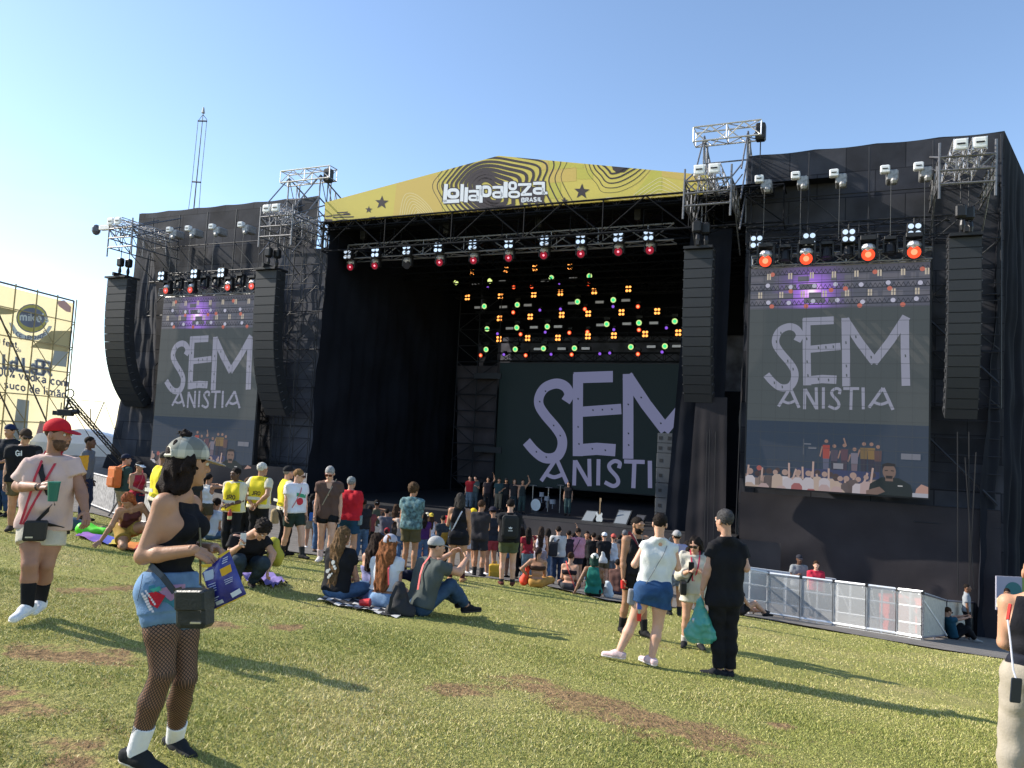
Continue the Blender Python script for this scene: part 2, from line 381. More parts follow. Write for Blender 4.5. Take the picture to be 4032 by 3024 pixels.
def torso(J, H, g=1., bust=0., belly=0., hw=1.):
    hc, sc, up, lr, ur, lf, uf = frames(J); k = .035 * H / 1.7; wa = hc + (sc - hc) * .42; ch = hc + (sc - hc) * .74
    mr = nrm(lr + ur); mf = nrm(lf + uf)
    P = [cap(hc - lr * .038 * H * hw + up * .01 * H, hc + lr * .038 * H * hw + up * .01 * H, .066 * H * g * hw, k=k, fd=lf, ff=.88),
         cap(J['hipL'] - lf * .012 * H, J['hipR'] - lf * .012 * H, .056 * H * g, k=k),
         cap(wa - mr * (.026 if bust else .034) * H, wa + mr * (.026 if bust else .034) * H, (.056 if bust else .06) * H * g, k=k, fd=mf, ff=.82),
         cap(ch - ur * .045 * H, ch + ur * .045 * H, .066 * H * g, k=k, fd=uf, ff=.84),
         cap(J['shL'] + ur * .02 * H - up * .016 * H, J['shR'] - ur * .02 * H - up * .016 * H, .034 * H * g, k=k, fd=uf, ff=.95),
         cap(J['neck'] - up * .01 * H, J['shL'] * .6 + J['neck'] * .4 - up * .006 * H, .031 * H, .024 * H, k=.02 * H), cap(J['neck'] - up * .01 * H, J['shR'] * .6 + J['neck'] * .4 - up * .006 * H, .031 * H, .024 * H, k=.02 * H),
         ell(J['shL'] - up * .004 * H, [.031 * H * g] * 3, k=.03), ell(J['shR'] - up * .004 * H, [.031 * H * g] * 3, k=.03)]
    if bust:
        for s in (-1, 1): P.append(ell(ch + ur * s * .042 * H + uf * .045 * H * (1 if g < 1.2 else 1.1), np.array([.037, .037, .037]) * H * bust, k=.03))
    if belly: P.append(ell(hc + (sc - hc) * .33 + mf * .04 * H, np.array([.075, .075, .075]) * H * belly, k=.05))
    return P
def limb_leg(J, H, s, g=1.):
    h, kn, an = J['hip' + s], J['kn' + s], J['an' + s]; hc, sc, up, lr, ur, lf, uf = frames(J); c = nrm(an - kn)
    bk = nrm(np.cross(np.cross(c, nrm(h - kn)), c)) if abs(nrm(h - kn) @ c) < .995 else -lf
    if bk @ lf > 0 and abs(nrm(h - kn) @ c) > .8: bk = -lf
    return [cap(h, h + (kn - h) * .5, .055 * H * g, .047 * H * g, k=.03), cap(h + (kn - h) * .5, kn, .047 * H * g, .034 * H * g, k=.03),
            cap(kn, kn + (an - kn) * .36 - lf * .006 * H, .0325 * H * g, .0345 * H * g, k=.02), cap(kn + (an - kn) * .36 - lf * .006 * H, an, .0345 * H * g, .0215 * H, k=.02)]
def limb_arm(J, H, s, g=1.):
    a, e, w_ = J['sh' + s], J['el' + s], J['wr' + s]
    return [cap(a, e, .030 * H * g, .0245 * H * g, k=.025), cap(e, e + (w_ - e) * .3, .0245 * H * g, .0245 * H * g, k=.02), cap(e + (w_ - e) * .3, w_, .0245 * H * g, .0165 * H, k=.02)]
def head_frame(J): f, u = J['hf'], J['hu']; r = np.cross(f, u); return r, f, u
def hp(J, H, x, y, z):
    r, f, u = head_frame(J); q = H / 1.68; return J['head'] + (r * x + f * y + u * z) * q
def head_prims(J, H, jaw=1.):
    r, f, u = head_frame(J); R = np.array([r, f, u]); q = H / 1.68; P = lambda x, y, z: hp(J, H, x, y, z)
    L = [ell(P(0, -.012, .032), np.array([.074, .094, .082]) * q, R, .02), ell(P(0, .03, -.03), np.array([.062 * jaw, .066, .075]) * q, R, .03),
         cap(P(0, .03, -.075), P(0, .058, -.09), .042 * q * jaw, .026 * q, k=.03), cap(J['neck'] - (J['head'] - J['neck']) * .4, P(0, -.02, -.04), .052 * q, .05 * q, k=.025),
         cap(P(0, .088, .012), P(0, .11, -.026), .009 * q, .0135 * q, k=.012), cap(P(-.016, .098, -.032), P(.016, .098, -.032), .009 * q, k=.01),
         cap(P(-.04, .082, .028), P(.04, .082, .028), .012 * q, k=.02), cap(P(-.018, .09, -.058), P(.018, .09, -.058), .0085 * q, k=.012), ell(P(0, .084, -.098), np.array([.018, .016, .016]) * q, R, .02),
         sub(ell(P(-.032, .1, .008), [.014 * q] * 3, R, .012)), sub(ell(P(.032, .1, .008), [.014 * q] * 3, R, .012))]
    for s in (-1, 1): L.append(ell(P(s * .075, -.008, -.008), np.array([.012, .02, .033]) * q, R, .008))
    return L
def hand_prims(J, H, s, curl=.45, sz=1.):
    w_, d, pn = J['wr' + s], J['hd' + s], J['pn' + s]; q = H / 1.75 * sz; pn = nrm(pn - d * (pn @ d)); sd = np.cross(d, pn)
    if s == 'L': sd = -sd                                    # thumb side
    L = [cap(w_ - d * .02, w_ + d * .012 * q, .018 * q, .02 * q, k=.012), cap(w_ + d * .03 * q - sd * .018 * q, w_ + d * .085 * q - sd * .022 * q, .02 * q, .017 * q, k=.01, fd=pn, ff=.7), cap(w_ + d * .03 * q + sd * .014 * q, w_ + d * .085 * q + sd * .022 * q, .02 * q, .017 * q, k=.01, fd=pn, ff=.7)]
    for i, (o, ln) in enumerate(((.031, .072), (.0105, .08), (-.0105, .075), (-.03, .06))):
        a1 = curl * (1.0 + .12 * i); a2 = a1 + curl * 1.5; b = w_ + d * .092 * q + sd * o * q
        m = b + (d * math.cos(a1) + pn * math.sin(a1) + sd * o * 3) * ln * .5 * q; e = m + (d * math.cos(a2) + pn * math.sin(a2)) * ln * .5 * q
        L += [cap(b - d * .01, m, .0098 * q, .0088 * q, k=.004), cap(m, e, .0088 * q, .0072 * q, k=.003)]
    b = w_ + d * .025 * q + sd * .028 * q; m = b + nrm(d * .7 + sd * .75 + pn * .35) * .04 * q; e = m + nrm(d * .95 + sd * .2 + pn * .4 * (1 + curl)) * .032 * q
    return L + [cap(b, m, .0135 * q, .011 * q, k=.008), cap(m, e, .0105 * q, .008 * q, k=.003)]
SKIN = dict(fair=(.62, .36, .25), light=(.52, .29, .19), tan=(.42, .22, .13), olive=(.36, .19, .11), brown=(.22, .11, .062), dark=(.11, .055, .034))
def skin_mat(c):
    c = SKIN[c] if isinstance(c, str) else c; return mat('skin', c, .52, .1, 9, .08, 90, spec=.35, sss=.08)
def cloth_mat(c, kind='cloth'):
    if kind == 'denim': return mat('denim', c, .85, .22, 14, .25, 160, spec=.2)
    return mat('cloth', c, .85, .1, 5, .18, 55, spec=.18)
def hair_mat(c): return mat('hair', c, .75, .4, 30, .5, 120, spec=.12)
COLD = {}
def cam_dist(base): return float(np.linalg.norm(base))
def strap(mb, P, w_, th, nrmls=None):
    """flat band along points"""
    P = [np.asarray(p, float) for p in P]
    for i in range(len(P) - 1):
        d = nrm(P[i + 1] - P[i]); n = nrm(nrmls[i] if nrmls is not None else A3(0, -1, .2)); s = nrm(np.cross(d, n))
        mb.box((P[i] + P[i + 1]) / 2, d * (np.linalg.norm(P[i + 1] - P[i]) / 2 + th * .5), s * w_ / 2, n * th / 2)
def leg_uv(V, J, H):
    uv = np.zeros((len(V), 3)); best = np.full(len(V), 9.)
    for s in 'LR':
        l0 = 0.
        for a, b in ((J['hip' + s], J['kn' + s]), (J['kn' + s], J['an' + s])):
            ba = b - a; L = np.linalg.norm(ba); t = np.clip((V - a) @ ba / L ** 2, 0, 1); q = V - a - t[:, None] * ba; d = np.linalg.norm(q, axis=1)
            u = nrm(np.cross(ba, A3(0, 1, 0))); v = np.cross(ba / L, u); ang = np.arctan2(q @ v, q @ u); m = d < best
            best = np.where(m, d, best); uv[m] = np.stack([ang * .06, l0 + t * L, np.zeros(len(V))], 1)[m]; l0 += L
    return uv
def person(label, base, H, J, skin='tan', g=1., ga=1., gl=1., bust=0., belly=0., hw=1., top=None, bottom=None, shoes=None, hair=None, hat=None, items=(), vox=None, curl=(.45, .45), group=None, face=True, dress=None, extra=None, jaw=1.):
    base = np.asarray(base, float); root = thing('person', label, 'person', base, group)
    D = cam_dist(base); v = vox or max(.0085, D / 762 * .85); near = v < .0125
    sk = skin_mat(skin); T = torso(J, H, g, bust, belly, hw)
    body = [(T + limb_leg(J, H, 'L', gl) + limb_leg(J, H, 'R', gl) + limb_arm(J, H, 'L', ga) + limb_arm(J, H, 'R', ga), [])]
    hc, sc, up, lr, ur, lf, uf = frames(J); q = H / 1.75
    # body, head and hands: one mesh
    parts = [surface_nets(*field(body, v), v)] if 0 else []
    Tf, lo = field(body, v); V, Q = surface_nets(Tf, lo, v); VS, QS = [V], [Q]; n = len(V)
    hv = max(.0045, v * .6)
    Tf, lo = field([(head_prims(J, H, jaw), [])], hv); V, Q = surface_nets(Tf, lo, hv); VS.append(V); QS.append(Q + n); n += len(V)
    for i, s in enumerate('LR'):
        h2 = max(.0045, v * .45); Tf, lo = field([(hand_prims(J, H, s, curl[i]), [])], h2); V, Q = surface_nets(Tf, lo, h2); VS.append(V); QS.append(Q + n); n += len(V)
    fast_mesh('body', np.vstack(VS), np.vstack(QS), sk, root)
    sd_ = (hash(label) % 97) * .37 if 0 else (sum(map(ord, label)) % 97) * .37
    amp = min(.009, v * .75) if v < .03 else 0; CT = T
    zc = lambda t: hc + (sc - hc) * t                        # point along the spine
    # upper garment: (kind, colour, hem 0..1 along the spine below, sleeve fraction, looseness)
    if top:
        kd, col, hem, slv, loose = (list(top) + [.012])[:5]; gr = []
        if bottom and hem <= .06: loose = max(loose, (bottom[3] if len(bottom) > 3 else .01) + .009)
        neckcut = (J['neck'] + up * (.0 if kd != 'tank' else -.02) * H, nrm(up * 1. + uf * (.12 if kd in ('tee', 'vest') else .45)))
        cuts = [(zc(hem), -up), neckcut]
        Tt = [p for p in T]
        if loose > .02: Tt += [cap(zc(hem) - lr * .03 * H, zc(hem) + lr * .03 * H, .068 * H * g, k=.04, fd=lf, ff=.85)]
        if kd in ('tee', 'shirt'): DR = [cap(zc(.76) + ur * q_ * .048 * H * g, zc(hem - .12) + lr * q_ * .042 * H * g, .056 * H * g, .060 * H * g, k=.05, fd=lf, ff=.84) for q_ in (-1, 1)]; Tt += DR; CT = T + DR
        if kd == 'tank': Tt = [p for p in Tt if not (p[0] == 'e' and (np.allclose(p[1], J['shL'] - up * .004 * H) or np.allclose(p[1], J['shR'] - up * .004 * H)))]
        if kd == 'tank': cuts += [(J['shL'] + ur * .028 * H, -ur + up * .2), (J['shR'] - ur * .028 * H, ur + up * .2)]
        if kd == 'tube': cuts[1] = (zc(.74), up)
        if kd == 'bra': cuts[0] = (zc(.56), -up); cuts[1] = (zc(.80), up)
        gr.append((Tt, cuts))
        if slv > 0:
            for s in 'LR':
                a, e, w_ = J['sh' + s], J['el' + s], J['wr' + s]; L1 = np.linalg.norm(e - a); L2 = np.linalg.norm(w_ - e); x = slv * (L1 + L2)
                sl = (.0285 + (.0065 if loose > .012 else .003)) * H * ga
                if x <= L1: gr.append(([cap(a, a + (e - a) * min(1, x / L1 + .15), sl * .95, sl, k=.02)], [(a + (e - a) * x / L1, nrm(e - a)), (a - (e - a) * .12, -nrm(e - a))]))
                else:
                    c = e + (w_ - e) * (x - L1) / L2; gr.append(([cap(a, e, sl * .95, sl * .8, k=.02), cap(e, c + (w_ - e) * .1, sl * .8, sl * .62, k=.02)], [(c, nrm(w_ - e))]))
        nm = {'tee': 't_shirt', 'tank': 'tank_top', 'vest': 'safety_vest', 'tube': 'tube_top', 'bra': 'crop_top', 'shirt': 'shirt'}.get(kd, 'shirt')
        blob(nm, gr, v, col if not isinstance(col, tuple) else cloth_mat(col), root, off=loose, amp=amp, freq=27, stretch=(1, 1, .55), seed=sd_)
    if bottom:
        kd, col, ln, loose = (list(bottom) + [.01])[:4]; waist = (bottom[4] if len(bottom) > 4 else .16)
        mt = col if not isinstance(col, tuple) else cloth_mat(col, 'denim' if kd.startswith('denim') else 'cloth')
        base_p = [p for i, p in enumerate(T) if i in (0, 1, 2)]
        if 'skirt' in kd or 'dress' in kd:
            L = np.linalg.norm(J['knL'] - J['hipL']) * ln / .5; m0 = (J['knL'] + J['knR']) / 2; dn = nrm(m0 - hc)
            kl, kr = J['hipL'] + (J['knL'] - J['hipL']) * ln / .5, J['hipR'] + (J['knR'] - J['hipR']) * ln / .5
            gr = [(base_p + [cap(J['hipL'], kl + (J['knL'] - J['hipL']) * .35, .056 * H * g, .062 * H * g, k=.05), cap(J['hipR'], kr + (J['knR'] - J['hipR']) * .35, .056 * H * g, .062 * H * g, k=.05), cap((J['hipL'] + J['hipR']) / 2, (kl + kr) / 2 + dn * .12 * H, .058 * H * g, .066 * H * g, k=.05, fd=lf, ff=.9)], [(zc(waist), up), ((kl + kr) / 2, dn)])]
        else:
            gr = [(base_p + [cap(J['hip' + s], J['hip' + s] + (J['kn' + s] - J['hip' + s]) * .3, .056 * H * gl, .053 * H * gl, k=.03) for s in 'LR'], [(zc(waist), up)])]
            # keep the pelvis piece from spilling past the leg openings when the legs end high
            for s in 'LR':
                h, kn, an = J['hip' + s], J['kn' + s], J['an' + s]; L1 = np.linalg.norm(kn - h); L2 = np.linalg.norm(an - kn); x = ln * (L1 + L2); wd = 1.05 + loose * 9
                if x <= L1: c = h + (kn - h) * x / L1; gr.append(([cap(h, c + (kn - h) * .1, .055 * H * gl, (.044 if ln > .25 else .05) * H * gl * wd, k=.03)], [(c, nrm(kn - h))]))
                else:
                    c = kn + (an - kn) * (x - L1) / L2; gr.append(([cap(h, h + (kn - h) * .5, .056 * H * gl, .047 * H * gl, k=.03), cap(h + (kn - h) * .5, kn, .047 * H * gl, .037 * H * gl * wd, k=.03), cap(kn, kn + (an - kn) * .4 - lf * .004 * H, .036 * H * gl * wd, .035 * H * gl * wd, k=.03), cap(kn + (an - kn) * .4 - lf * .004 * H, c + (an - kn) * .08, .035 * H * gl * wd, (.026 if kd != 'denim_slim' else .02) * H * wd, k=.03)], [(c, nrm(an - kn))]))
        nm = 'skirt' if 'skirt' in kd else 'dress' if 'dress' in kd else 'shorts' if ln < .62 else 'jeans' if 'denim' in kd else 'trousers'
        blob(nm, gr, v, mt, root, off=loose, amp=amp * .8, freq=20, seed=sd_ + 2)
    # shoes and socks
    if shoes:
        col, solec, sockc, sockh = (list(shoes) + [None, None, 0])[:4]
        for s in 'LR':
            an, t = J['an' + s], J['toe' + s]; sg = nrm(J['kn' + s] - an); dn = -A3(0, 0, 1)
            up_s = nrm(A3(0, 0, 1) - t * t[2]); sdv = np.cross(t, up_s); heel = an - t * .026 * H - up_s * .02 * H; toe = an + t * .098 * H - up_s * .024 * H
            sole = an - up_s * .042 * H
            gr = [([cap(heel, an + t * .03 * H - up_s * .012 * H, .025 * H, .026 * H, k=.02), cap(an + t * .02 * H - up_s * .017 * H, toe, .026 * H, .021 * H, k=.02, fd=up_s, ff=.8), cap(heel + up_s * .01 * H, an + up_s * .008 * H, .024 * H, .025 * H, k=.02)], [(sole, -up_s), (an + up_s * .012 * H, nrm(up_s - t * .3))])]
            sh_ = blob('shoe', gr, max(v * .7, .006), cloth_mat(col), root)
            if solec and near and sh_:
                gr = [([cap(heel - up_s * .0 * H, toe, .0275 * H, .0235 * H, k=.02)], [(sole - up_s * .002, -up_s), (sole + up_s * .013 * H, up_s)])]
                blob('sole', gr, max(v * .6, .006), mat('rubber', solec, .6), sh_)
            if sockc and sockh:
                blob('sock', [([cap(an, an + sg * sockh * H, .0235 * H, .027 * H * (1 if sockh < .09 else 1.12), k=.01)], [(an + sg * sockh * H, sg)])], max(v * .7, .006), cloth_mat(sockc), root, off=.007)
    # hair
    r, f, u = head_frame(J); R = np.array([r, f, u]); P = lambda x, y, z: hp(J, H, x, y, z); q = H / 1.68
    hv = max(.006, v * .7)
    if hair:
        st, hcx, hl = (list(hair) + [0])[:3]; hm = hair_mat(hcx)
        face_cut = sub(ell(P(0, .125, -.05), np.array([.088, .085, .115]) * q, R, .012)); nape = (P(0, -.02, -.062), nrm(-u - f * .25))
        if st == 'buzz': blob('hair', [([ell(P(0, -.014, .036), np.array([.0765, .0965, .083]) * q, R, .01), face_cut], [(P(0, -.03, -.035), nrm(-u - f * .1)), (P(0, .066, .05), nrm(f - u * .3))])], hv, hm, root)
        elif st == 'short': blob('hair', [([ell(P(0, -.016, .04), np.array([.081, .1, .092]) * q, R, .01), face_cut], [nape, (P(0, .078, .05), nrm(f - u * .35))])], hv, hm, root, amp=.004, freq=90, seed=sd_)
        elif st == 'curly': blob('hair', [([ell(P(0, -.015, .05), np.array([.1, .112, .11]) * q * (1 + hl), R, .01), face_cut], [(P(0, -.02, -.085), -u)])], hv, hm, root, amp=.012, freq=75, seed=sd_)
        else:
            L = [ell(P(0, -.018, .038), np.array([.083, .102, .091]) * q, R, .01), face_cut]
            bk = -uf if st != 'front' else uf; nkp = J['neck']; grp = [(L, [] if st != 'bun' else [nape])]
            if st in ('long', 'wavy'):
                e = nkp - up * hl * H; w0 = .062 * q
                pts = [(-.045, .0), (0., .012), (.045, .0)] if st == 'long' else [(-.07, -.01), (-.03, .01), (.02, .015), (.065, -.005)]
                pr = []
                for ox, oy in pts:
                    a = P(ox, -.06, .0); b = nkp + ur * ox * 1.3 * q + bk * (.075 + oy) * q; c = e + ur * ox * 1.05 * q + bk * (.082 + oy + .02) * q * (1.15 if g > 1.1 else 1.)
                    pr += [cap(a, b, .045 * q, .042 * q, k=.03), cap(b, c, .042 * q, .024 * q, k=.03)]
                for s in (-1, 1): pr.append(cap(P(s * .068, .01, .02), P(s * .075, -.03, -.09), .03 * q, .03 * q, k=.02))
                grp.append((pr, []))
            elif st == 'bob':
                pr = [cap(P(s * .06, -.02, .0), P(s * .07, -.03, -.10 - hl), .045 * q, .04 * q, k=.03) for s in (-1, 1)] + [cap(P(0, -.06, 0), P(0, -.075, -.11 - hl), .06 * q, .055 * q, k=.03)]
                grp.append((pr, []))
            elif st == 'bun': grp.append(([ell(P(0, -.1, .06), np.array([.042, .042, .042]) * q, R, .01)], []))
            elif st == 'pony': grp.append(([cap(P(0, -.1, .05), P(0, -.15, -.02), .026 * q, .03 * q), cap(P(0, -.15, -.02), P(0, -.13, -.16 - hl), .03 * q, .014 * q)], [])); 
            blob('hair', grp, hv, hm, root, amp=(.010 if st == 'wavy' or v < .008 else .008) if st in ('long', 'wavy', 'bob') else .003, freq=80 if st != 'wavy' else 60, stretch=(1, 1, .35), seed=sd_)
    if hat:
        kd, col = hat[:2]; hm = col if not isinstance(col, tuple) else cloth_mat(col); ho = thing_part(kd, root) if 0 else None
        if kd == 'cap' or kd == 'backcap':
            ff_ = f if kd == 'cap' else -f; tl = nrm(u + (f if kd == 'cap' else f) * -.12); zc0 = P(0, -.01, .028)
            o = blob('cap', [([ell(P(0, -.012, .045), np.array([.088, .106, .092]) * q, R, .01)], [(zc0, -tl)])], hv, hm, root)
            br = zc0 + ff_ * .125 * q + u * .006; fr = nrm(ff_ - u * .22); un = np.cross(r, fr) if kd == 'cap' else np.cross(fr, r); un = un * np.sign(un @ u)
            blob('brim', [([ell(br, np.array([.078, .075, .0075]) * q, np.array([r, fr, un]), .01)], [])], min(hv, .006 + v * .15), hm if len(hat) < 3 else cloth_mat(hat[2]), o)
            if kd == 'cap' and len(hat) > 3: blob('strap_opening', [([ell(P(0, -.098, .052), np.array([.036, .012, .024]) * q, R, .01)], [(P(0, -.1, .046), -u)])], .006, hair_mat(hat[3]), o)
        elif kd == 'beanie': blob('beanie', [([ell(P(0, -.012, .045), np.array([.088, .106, .1]) * q, R, .01)], [(P(0, 0, .03), nrm(-u + f * .25))])], hv, hm, root)
        elif kd == 'bucket':
            blob('bucket_hat', [([ell(P(0, -.01, .055), np.array([.09, .106, .08]) * q, R, .01)], [(P(0, 0, .03), -u)]), ([cap(P(0, -.01, .05), P(0, -.01, .01), .1 * q, .135 * q)], [(P(0, 0, .02), -u), (P(0, 0, .05), u)])], hv, hm, root)
        elif kd == 'visor':
            o = blob('visor', [([ell(P(0, -.012, .042), np.array([.089, .107, .085]) * q, R, .01)], [(P(0, 0, .035), -u), (P(0, 0, .065), u)])], hv, hm, root); blob('brim', [([ell(P(0, .12, .036), np.array([.08, .075, .008]) * q, np.array([r, nrm(f - u * .2), nrm(u + f * .2)]), .01)], [])], min(hv, .007 + v * .15), hm, o)
        elif kd == 'band': blob('headband', [([ell(P(0, -.012, .042), np.array([.089, .107, .092]) * q, R, .01)], [(P(0, 0, .05), -u), (P(0, 0, .075), u)])], hv, hm, root)
    if face and near:
        for s in (-1, 1):
            mb = MB(); c = P(s * .032, .086, .008) + base; mb.sphere(c, .0125 * q, 10); mb.m = 1; mb.sphere(c + f * .0062 * q, .0075 * q, 8)
            mb.build('eye', [mat('eye_white', (.6, .57, .52), .3), mat('iris', (.03, .018, .01), .2)], root, True)
        mb = MB(); mb.sphere(P(0, .0945, -.0575) + base, .02 * q, 10, (1, .35, .32)); mb.build('lips', mat('lips', (.30, .12, .10), .5), root, True) if 0 else None
        for s in (-1, 1):
            mb = MB(); mb.path([P(s * .018, .0965, .031) + base, P(s * .034, .0945, .037) + base, P(s * .05, .082, .031) + base], .0042 * q, 5); mb.build('eyebrow', hair_mat(hair[1] if hair and hair[0] != 'none' else (.03, .02, .015)), root)
    X = dict(root=root, J=J, H=H, base=base, P=lambda x, y, z: hp(J, H, x, y, z) + base, hc=hc + base, sc=sc + base, up=up, lr=lr, ur=ur, lf=lf, uf=uf, v=v, g=g, q=q, T=CT, zc=lambda t: hc + (sc - hc) * t + base)
    for it in items: it(X)
    return X
# ---- things worn (parts of the figure) ----
def sunglasses(X, col=(.01, .01, .012)):
    mb = MB(); P = X['P']; q = X['q']; r, f, u = head_frame(X['J'])
    for s in (-1, 1): mb.box(P(s * .034, .103, .006), r * .027 * q, u * .02 * q, f * .005, .3); mb.tube(P(s * .06, .1, .012), P(s * .08, -.01, .012), .004, 5)
    mb.tube(P(-.01, .106, .01), P(.01, .106, .01), .004, 5); mb.build('sunglasses', mat('dark_lens', col, .12, spec=.6), X['root'])
def beard(col, full=True):
    def fn(X):
        J, H, q = X['J'], X['H'], X['H'] / 1.68; r, f, u = head_frame(J); R = np.array([r, f, u]); P = lambda x, y, z: hp(J, H, x, y, z)
        L = [ell(P(0, .032, -.052), np.array([.066, .07, .068]) * q, R, .01), cap(P(0, .035, -.085), P(0, .063, -.096), .045 * q, .029 * q, k=.03), cap(P(-.026, .094, -.046), P(.026, .094, -.046), .009 * q, k=.01), sub(ell(P(0, .11, -.015), np.array([.06, .05, .036]) * q, R, .01)), sub(ell(P(0, .105, -.0585), np.array([.022, .018, .008]) * q, R, .005))]
        blob('beard', [(L, [(P(0, -.015, 0), nrm(-f - u * .3)), (P(0, 0, -.035 if full else -.05), u)])], max(.006, X['v'] * .7), hair_mat(col), X['root'], amp=.002, freq=150)
    return fn
def body_ring(X, a, b, n=14, off=.02, front=None):
    """points of a closed loop round the torso from shoulder point a to hip point b, hugging the body by ray-marching its distance field"""
    J, H = X['J'], X['H']; base = X['base']; pts = []; T = X['T']; c0 = (a + b) / 2; ax = nrm(b - a); side = nrm(np.cross(ax, X['uf']))
    for i in range(n):
        t = 2 * math.pi * i / n; d = ax * math.cos(t) + X['uf'] * math.sin(t); L = np.linalg.norm(b - a) / 2
        o = c0 - base; step = np.linspace(0, .7, 141); Q = o + d * step[:, None]
        D = np.min([prim_d(p, Q[:, 0], Q[:, 1], Q[:, 2]) for p in T], 0); k = np.where(D < .0)[0]
        rr = step[k[-1]] if len(k) else .1; pts.append((c0 + d * (rr + off), d))
    return pts
def shoulder_bag(label, col, loc, size=(.22, .16, .07), scol=None, left=True, wd=.03, flap=None, tilt=0., off=.052, face=None, hipy=0., name='shoulder_bag', group=None, clasp=None):
    """a bag on a strap across the body: hangs from the person, so a thing of its own. loc: right, ahead, up from the hips (m)"""
    def fn(X):
        c = X['hc'] + X['lr'] * loc[0] + X['lf'] * loc[1] + X['up'] * loc[2]; th = math.radians(tilt); ez = X['up']
        ex = X['lr'] if abs(loc[0]) < abs(loc[1]) else X['lf']
        if face is not None: ex = nrm(np.cross(A3(*face), ez))
        ey = nrm(np.cross(ez, ex)); ex, ez = ex * math.cos(th) + ez * math.sin(th), ez * math.cos(th) - ex * math.sin(th)
        t = thing(name, label, 'bag', c, group); m = mat('leather', col, .45, .08, 20, .1, 60)
        mb = MB(); mb.box(c, ex * size[0] / 2, ez * size[1] / 2, ey * size[2] / 2, .16); mb.build('body', m, t)
        if flap: mb = MB(); mb.box(c + ez * size[1] * .2, ex * size[0] * .505, ez * size[1] * .31, ey * size[2] * .53, .1); mb.build('flap', mat('leather', flap, .5), t)
        if clasp:
            for sg in (-1, 1): mb = MB(); mb.box(c - ez * size[1] * .3 + ex * size[0] * .22 + ey * sg * size[2] * .56, ex * size[0] * .16, ez * .006, ey * .003); mb.build('clasp', mat('steel', clasp, .3, metal=.8), t)
        if left is None: return
        s = -1 if left else 1; a = X['sc'] + X['ur'] * s * .05 * X['H'] + X['up'] * .03 * X['H']; b = X['hc'] - X['lr'] * s * .095 * X['H'] * X['g'] + X['up'] * hipy * X['H']
        R = body_ring(X, a, b, 22, off); mb = MB(); Pn = [p for p, d in R]; k = int(np.argmin([np.linalg.norm(p - c) for p in Pn])); Pn[k] = c + ez * size[1] * .46
        Pn.append(Pn[0]); strap(mb, Pn, wd, .006, [nrm(d + R[(i + 1) % len(R)][1]) for i, (p, d) in enumerate(R)])
        mb.build('strap', mat('webbing', scol or col, .7), t)
    return fn
def crossbody(col, wd=.035, left_shoulder=True, name='sash', off=.052, hipy=.0):
    def fn(X):
        s = -1 if left_shoulder else 1; a = X['sc'] + X['ur'] * s * .05 * X['H'] + X['up'] * .03 * X['H']; b = X['hc'] - X['lr'] * s * .095 * X['H'] * X['g'] + X['up'] * hipy * X['H']
        R = body_ring(X, a, b, 20, off); mb = MB(); P = [p for p, d in R] + [R[0][0]]; strap(mb, P, wd, .006, [nrm(d + R[(i + 1) % len(R)][1]) for i, (p, d) in enumerate(R)])
        mb.build(name, mat('webbing', col, .7), X['root'])
    return fn
def backpack(label, col, size=(.28, .40, .15), name='backpack', logo=None, pocket=True, drop=.62, group=None, side=0.):
    def fn(X):
        H = X['H']; c = X['zc'](drop) - X['uf'] * (.085 * H * X['g'] + size[2] * .42) + X['ur'] * side; ez = X['up']; ex = X['ur']; ey = X['uf']; t = thing(name, label, 'backpack', c, group)
        mb = MB(); mb.box(c, ex * size[0] / 2, ez * size[1] / 2, ey * size[2] / 2, .22); mb.build('body', mat('bag', col, .75, .1, 12, .15, 50), t)
        if pocket: m2 = MB(); m2.box(c - ez * size[1] * .2 - ey * size[2] * .5, ex * size[0] * .38, ez * size[1] * .22, ey * .025, .2); m2.build('pocket', mat('bag', tuple(np.array(col) * .85), .75), t)
        for s in (-1, 1):
            sp = X['base'] + X['J']['shL' if s < 0 else 'shR'] * .55 + X['J']['neck'] * .45; m3 = MB()
            strap(m3, [c + ez * size[1] * .42 + ex * s * .08 + ey * .05, sp + X['up'] * .05 - X['uf'] * .03, sp + X['up'] * .045 + X['uf'] * .04, sp - X['up'] * .08 + X['uf'] * .085 * H / 1.2 * X['g'], X['zc'](.5) + ex * s * .12 + ey * .04], .05, .012, [-X['uf'] + X['up'], X['up'], X['uf'] + X['up'], X['uf']]); m3.build('shoulder_strap', mat('bag', col, .75), t)
        if logo: logo(c - ey * (size[2] * .5 + .028), ex, ez, t)
    return fn
def surf(X, p, d, off=.026, far=.5):
    """outermost point of the torso along d from p, pushed off the cloth"""
    d = nrm(d); st = np.linspace(-.05, far, 111); Q = p - X['base'] + d * st[:, None]; D = np.min([prim_d(q, Q[:, 0], Q[:, 1], Q[:, 2]) for q in X['T']], 0); k = np.where(D < off)[0]; return p + d * (st[k[-1]] if len(k) else off)
def lanyard(col, length=.36, side=0., badge=None, wd=.018):
    def fn(X):
        n = X['base'] + X['J']['neck']; uf, ur, up, H = X['uf'], X['ur'], X['up'], X['H']; mb = MB(); e = X['sc'] - up * length + ur * side
        for s in (-1, 1):
            P = [n - uf * .06 + up * .03, n + ur * s * .065 + up * .03]
            for t in (.12, .3, .5, .75, 1.): q = (n + ur * s * .06 - up * .02) * (1 - t) + (e + ur * s * .012) * t; P.append(surf(X, q, uf, .048))
            strap(mb, P, wd, .005, [up, up + uf] + [uf] * 6)
        mb.build('lanyard', mat('webbing', col, .6), X['root'])
        if badge: m = MB(); q = surf(X, e - up * .05, uf, .035); m.box(q, ur * .035, up * .05, uf * .004); m.build('badge', cloth_mat(badge), X['root'])
    return fn
